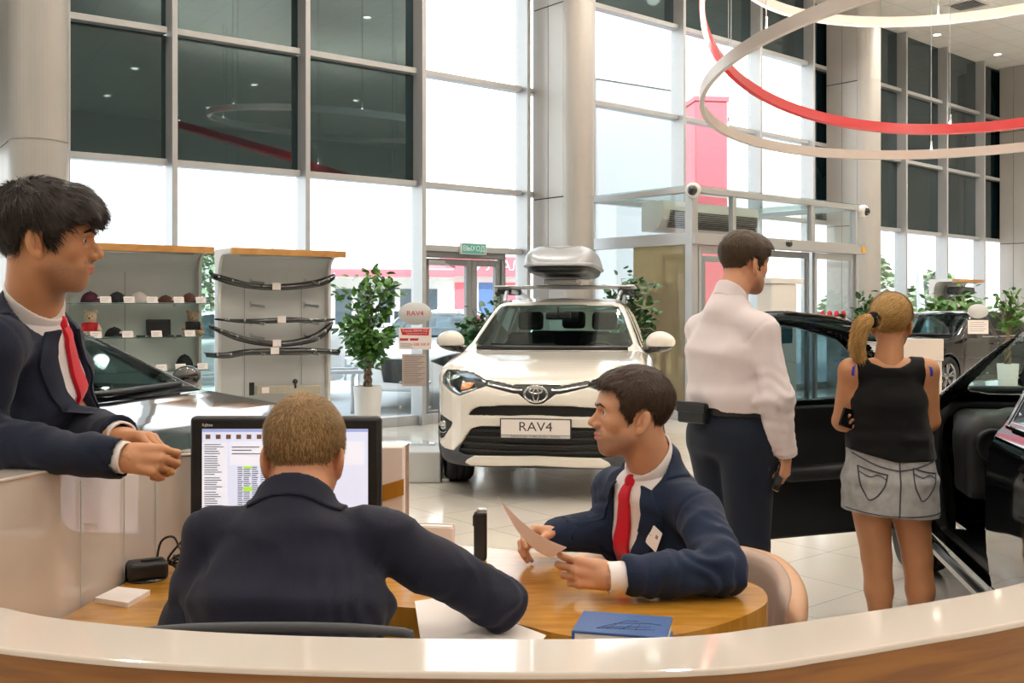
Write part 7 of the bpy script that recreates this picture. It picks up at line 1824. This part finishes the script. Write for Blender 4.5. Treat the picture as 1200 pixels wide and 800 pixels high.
sf = creases(creases(folds(sf0, .0085, 8, 31, (1, 1, .55)), shr, elr, wrr, .0038, .11, .055, 2), (elr+wrr)/2, wrr*.8+elr*.2, wrr, .0022, .07, .04, 5); sf = armseam(armseam(sf, shr, elr, nbD), shl, ell_, nbD)
bl = lambda p: sf(p)-.012*np.exp(-((p[:, 2]-1.12)/.05)**2)
sdf('shirt', S(I(bl, lambda p: np.minimum(1.055-p[:, 2], cap(elr, wrr, .075, .075)(p)), clipw(elr, wrr, -.012), clipw(ell_, wrl, -.012)), cap(nbD-vec(0, 0, .05), ffD[0], .064, .066), limb(elr, wrr, wrr+unit(wrr-elr)*.1, (.02, .034, .034)), k=.004), (.5, 3.8, .82), (1.4, 5.0, 1.56), .0075, M['shirt_pink'], perD)
sdf('shirt_collar', ring(nbD, ffD[0], ft, .0700, .0045, -.030, .034, .35), nbD-.16, nbD+.16, .0042, M['shirt_pink'], perD)
sdf('shirt_cuff', S(I(cap(elr, wrr+unit(wrr-elr)*.05, .043, .044), lambda p: -cuffplane(elr, wrr, -.062)(p), cuffplane(elr, wrr, -.002)), cap(elr, wrr+unit(wrr-elr)*.08, .038, .038)), wrr-.12, wrr+.12, .0045, M['shirt_pink'], perD)
trf = folds(U(off(legs_, .018), I(torso([(pel-vec(0, 0, .06), .19, .14), (pel, .188, .14), (wai, .172, .130)], rt), lambda p: p[:, 2]-1.075), k=.035), .005, 7, 41, (1, 1, .5))
sdf('trousers', I(trf, lambda p: .035-p[:, 2], lambda p: p[:, 2]-1.075), (.5, 3.9, 0), (1.3, 4.6, 1.12), .010, M['trouser'], perD)
sdf('belt', I(S(torso([(pel-vec(0, 0, .06), .197, .147), (pel, .195, .147), (wai, .180, .138)], rt)), lambda p: np.abs(p[:, 2]-1.058)-.018), (.5, 3.9, 1.0), (1.3, 4.6, 1.12), .008, M['belt'], perD)
q = drape(trf, [tuple(pel-rt*.055+vec(0, 0, .082))], ft)[0]-ft*.02
pc = empty('belt_pouch', Vector(q), math.atan2(rt[1], rt[0])); pc.parent = perD
pc.rotation_euler.z = math.atan2(rt[1], rt[0])+.12
m = MB(); m.box((-.072, -.028, -.045), (.066, .022, .040), .010, 3); m.build('pouch_body', M['belt'], pc); m = MB(); m.box((-.073, -.0325, .0), (.067, -.026, .043), .003); m.build('flap', M['belt'], pc)
for a in (anl, anr): shoe(perD, ft, a)
# phone in his hand
ph = empty('phone', Vector(wrr+vec(-.035, -.01, -.085)), 0, 'black phone held low in the hand of the man in the pale shirt', 'phone')
ph.rotation_euler = (.15, .35, .8)
m = MB(); m.box((-.028, -.006, -.058), (.028, .006, .062), .005); m.build('phone_body', M['black_gloss'], ph); m = MB(); m.box((-.025, -.0068, -.045), (.025, -.0062, .055)); m.build('phone_screen', M['black_gloss'], ph)

# ================================================================== woman in a black top and denim skirt
ft = unit((.12, .99, 0)); rt = vec(ft[1], -ft[0], 0)
nbE = vec(1.568, 4.265, 1.262); ffE = fig_frame((1.592, 4.30, 1.398), (.42, .90, 0), .965, pitch=-.03)
shl, shr = vec(1.420, 4.285, 1.215), vec(1.716, 4.25, 1.215); ell_, elr = vec(1.398, 4.33, 1.00), vec(1.748, 4.29, 1.005)
wrl, wrr = vec(1.60, 4.475, 1.03), vec(1.462, 4.37, .985)
pel, wai, che = vec(1.582, 4.30, .74), vec(1.582, 4.30, .93), vec(1.57, 4.285, 1.10)
tpts = [(pel-vec(0, 0, .06), .182, .130), (pel, .182, .135), (wai, .155, .118), (che, .150, .115), (nbE-vec(0, 0, .055), .105, .070)]
bodyT = torso(tpts, rt)
legs_ = U(cap((1.502, 4.30, .70), (1.531, 4.30, .43), .088, .060), cap((1.531, 4.30, .43), (1.535, 4.285, .30), .060, .057), cap((1.535, 4.285, .30), (1.550, 4.30, .075), .057, .034), cap((1.662, 4.295, .70), (1.700, 4.295, .43), .088, .060), cap((1.700, 4.295, .43), (1.706, 4.28, .30), .060, .057), cap((1.706, 4.28, .30), (1.718, 4.295, .075), .057, .034), k=.018)
armsE = U(limb(shl, ell_, wrl, (.050, .041, .030)), limb(shr, elr, wrr, (.052, .042, .030)), k=.01)
bodyE = U(bodyT, armsE, legs_, cap(nbE+vec(0, 0, -.035), shl, .046, .046), cap(nbE+vec(0, 0, -.035), shr, .046, .048), k=.028)
feet = U(*[local(U(ell((0, .06, .03), (.042, .12, .032)), cap((0, 0, .07), (0, -.02, .03), .03), k=.02), (x, 4.295, .012), np.stack([rt, ft, vec(0, 0, 1)], 1)) for x in (1.550, 1.718)], k=.0)
hp_ = head_arrays(ffE, nbE-vec(0, 0, .02), (.052, .062), .003, HEADF)
VB_, QB_ = sdf_arrays(U(bodyE, feet, k=.02), (1.2, 3.95, -.01), (1.95, 4.65, 1.32), .0062)
hr_ = hand_arrays(wrr+vec(.02, 0, 0), (-.78, -.62, .0), (-.4, .6, -.6), True, h=.003, s=.90, curls=((.5, .6, .4),)*4, thumb=(.3, .4, .3)); hl = hand_arrays(wrl, (1, .1, .1), (.1, 1, .2), False, h=.0035, s=.9, curls=((.4, .5, .3),)*4)
perE = person_mesh('woman with a blonde ponytail in a black top and pale denim skirt', [hp_[:2]+(hp_[2], hp_[3]*0), (VB_, QB_, None, None), hr_, hl], M['skin3'])
eyes(perE, ffE, 'hair_blonde')
bun = vec(-.052, -.098, .028)
hair(perE, ffE, [(.100, .086), (.075, .080), (.060, .062), (.045, .032), (.020, .014), (.004, .020), (-.016, .022), (-.034, .004), (-.046, -.036), (-.066, -.052), (-.11, -.045), (-.16, .03), (-.15, .14), (-.06, .19), (.10, .18), (.14, .13)],
     lambda p: .009+.008*np.clip((p[:, 2]-.0)/.1, 0, 1), 'hair_blonde', 9000, .045, lambda p: unit(bun)*0+(bun-p)*10, fn=SKULLF, lump=.0006, seed=17, lift=.03, wd=.001, h=.004, extra=ell(bun*vec(.9, .95, 1), (.03, .025, .03)))
o, R, s = ffE
def WE(*p): return A3(p)*s@R.T+o
# pony tail
tp = catmull([tuple(x) for x in (WE(-.055, -.105, .030), WE(-.090, -.130, .020), WE(-.112, -.135, -.02), WE(-.126, -.125, -.080), WE(-.118, -.115, -.135))], 8)
tail = U(*[cap(a, b_, ra, rb_) for a, b_, ra, rb_ in zip(tp, tp[1:], np.interp(np.linspace(0, 1, len(tp)-1), [0, .3, .75, 1], [.018, .030, .029, .010]), np.interp(np.linspace(0.03, 1, len(tp)-1), [0, .3, .75, 1], [.018, .030, .029, .010]))], k=.006)
tlf = lambda p: tail(p)+.0028*vnoise(p*vec(190, 190, 14))
V, Q = sdf_arrays(tlf, A3(tp).min(0)-.05, A3(tp).max(0)+.05, .0032)
rng = np.random.default_rng(4); b = V[rng.integers(0, len(V), 3200)]; tpa = A3(tp); iv = np.argmin(((b[:, None]-tpa[None])**2).sum(-1), 1); iv = np.minimum(iv, len(tpa)-2); fl = tpa[iv+1]-tpa[iv]; fl /= np.linalg.norm(fl, axis=1)[:, None]; fl += rng.normal(0, .08, fl.shape); sd_ = np.cross(fl, rng.normal(0, 1, fl.shape)); sd_ *= .0011/np.linalg.norm(sd_, axis=1)[:, None]; Ls = rng.uniform(.02, .05, len(b))[:, None]
A_ = np.stack([b-sd_, b+sd_, b+fl*Ls*.5+sd_, b+fl*Ls*.5-sd_, b+fl*Ls+sd_*.3, b+fl*Ls-sd_*.3], 1).reshape(-1, 3); i = np.arange(len(b))*6
V, Q = join_arrays([(V, Q), (A_, np.concatenate([np.stack([i, i+1, i+2, i+3], 1), np.stack([i+3, i+2, i+4, i+5], 1)]))]); link('ponytail', tone_mesh(V, Q, np.concatenate([rng.uniform(.3, .6, len(V)-len(A_)), np.repeat(rng.uniform(0, 1, len(b)), 6)])), perE, M['hair_blonde'])
cs_ = WE(-.062, -.112, .028); sdf('hair_tie', lambda p: ell(cs_, (.034, .028, .034))(p)+.004*vnoise(p*70), cs_-.07, cs_+.07, .004, M['tank'], perE)
# glasses: thin arm and lens on the near side
m = MB(); m.tube([WE(.074, -.005, .018), WE(.076, .04, .022), WE(.070, .092, .020)], .0014, 6)
for sd in (1, -1): m.tube([WE(sd*(.034+.026*math.cos(a)), .108-.012*abs(.034+.026*math.cos(a))/.05, .012+.019*math.sin(a)) for a in np.linspace(0, 2*PI, 20, endpoint=False)], .0013, 6, closed=True)
m.tube([WE(-.008, .112, .016), WE(.008, .112, .016)], .0013, 6); m.tube([WE(-.074, -.005, .018), WE(-.076, .04, .022), WE(-.070, .092, .020)], .0014, 6); m.build('glasses', M['steel'], perE)
# tank top
fullT = U(bodyT, cap(nbE+vec(0, 0, -.035), shl, .046, .046), cap(nbE+vec(0, 0, -.035), shr, .046, .048), k=.028)
tpoly = Poly([(-.24, .78), (-.20, 1.08), (-.150, 1.11), (-.136, 1.18), (-.143, 1.30), (-.105, 1.30), (-.082, 1.252), (-.035, 1.232), (.03, 1.232), (.078, 1.255), (.098, 1.30), (.140, 1.30), (.134, 1.18), (.150, 1.11), (.20, 1.08), (.24, .78)], .004, .3)
tcx = lambda p: (p-vec(1.572, 4.28, 0))@rt
M['strap'] = cloth('blue_bra_strap', '3440b0', .6)
for sd in (-1, 1):
    stp = [tuple(vec(1.572, 4.28, z)+rt*(sd*x)) for x, z in ((.142, 1.243), (.148, 1.225), (.150, 1.20), (.147, 1.15))]; st2 = [tuple(A3(x)+rt*sd*.012) for x in stp]
    patch('bra_strap', fullT, stp, st2, ft, M['strap'], perE, .007, .003, 5, 3)
# skirt
M['denim'] = pm('washed_denim', 'b3b2b3', .85, var=.45, scale=22, bump=.3, bscale=500); M['denim_dark'] = pm('denim_seam', '4a4d57', .85, var=.2, scale=60)
skf = folds(U(ecap((1.588, 4.30, .60), (1.586, 4.30, .76), (.198, .150), (.195, .150), rt), ecap((1.586, 4.30, .76), (1.584, 4.30, .93), (.195, .150), (.168, .132), rt), k=.02), .003, 12, 61)
skz = lambda p: .622-.012*np.clip(tcx(p)/.18, -1, 1)-p[:, 2]
sdf('skirt', I(lambda p: np.maximum(skf(p), -(skf(p)+.012)), skz, lambda p: p[:, 2]-.915), (1.3, 4.0, .55), (1.9, 4.6, .98), .0060, M['denim'], perE)
SKM = lambda x, z: tuple(vec(1.588, 4.30, z)+rt*x)
def seam_line(name, pts_, w=.004):
    up = [SKM(x, z) for x, z in pts_]; n_ = len(pts_); dn = []
    for i, (x, z) in enumerate(pts_):
        a = A3(pts_[max(i-1, 0)]); b = A3(pts_[min(i+1, n_-1)]); t = unit(b-a); dn.append(SKM(x-t[1]*w, z+t[0]*w))
    patch(name, skf, up, dn, ft, M['denim_dark'], perE, .001, .002, 6, 2)
tk = folds(U(off(fullT, .010), I(off(skf, .007), lambda p: .845-p[:, 2]), k=.02), .0035, 9, 51, (1, 1, 1.6))
sdf('tank_top', I(lambda p: tk(p), lambda p: tpoly(tcx(p), p[:, 2]), lambda p: .850+.045*np.clip((tcx(p)+.0)/-.18, 0, 1)-p[:, 2], k=.004), (1.25, 3.95, .78), (1.95, 4.65, 1.34), .0055, M['tank'], perE)
seam_line('centre_seam', [(.0, .865), (.002, .75), (-.002, .625)], .006); seam_line('yoke_seam', [(-.17, .875), (-.08, .83), (.0, .812)], .005); seam_line('yoke_seam', [(.0, .812), (.08, .825), (.165, .85)], .005); seam_line('hem_seam', [(-.19, .645), (-.08, .632), (.0, .628), (.1, .628), (.19, .632)], .004)
for sd, cx_ in ((-1, -.100), (1, .108)):
    seam_line('pocket_seam', [(cx_-.052, .825), (cx_-.048, .76), (cx_-.03, .715), (cx_-.012, .69), (cx_+.02, .71), (cx_+.046, .75), (cx_+.058, .795)], .005); seam_line('pocket_seam', [(cx_-.052, .825), (cx_, .808), (cx_+.058, .795)], .005); seam_line('pocket_seam', [(cx_-.05, .805), (cx_-.01, .785), (cx_+.02, .793), (cx_+.054, .775)], .004)
# flat shoes
for x in (1.550, 1.718):
    f = local(I(ell((0, .06, .028), (.047, .128, .040)), lambda p: p[:, 2]-.036+.25*np.clip(p[:, 1]*0, 0, 1)), (x, 4.295, .008), np.stack([rt, ft, vec(0, 0, 1)], 1)); sdf('shoe', f, (x-.15, 4.1, -.01), (x+.15, 4.55, .09), .006, M['shoe'], perE)
ph = empty('phone', (1.398, 4.262, 1.022), 0, 'black phone held at the elbow of the woman in the black top', 'phone'); ph.rotation_euler = (.1, .28, .35)
m = MB(); m.box((-.034, -.006, -.042), (.034, .006, .036), .005); m.build('phone_body', M['black_gloss'], ph); m = MB(); m.box((-.03, -.0068, -.036), (.03, -.0062, .030)); m.build('phone_screen', M['black_gloss'], ph)
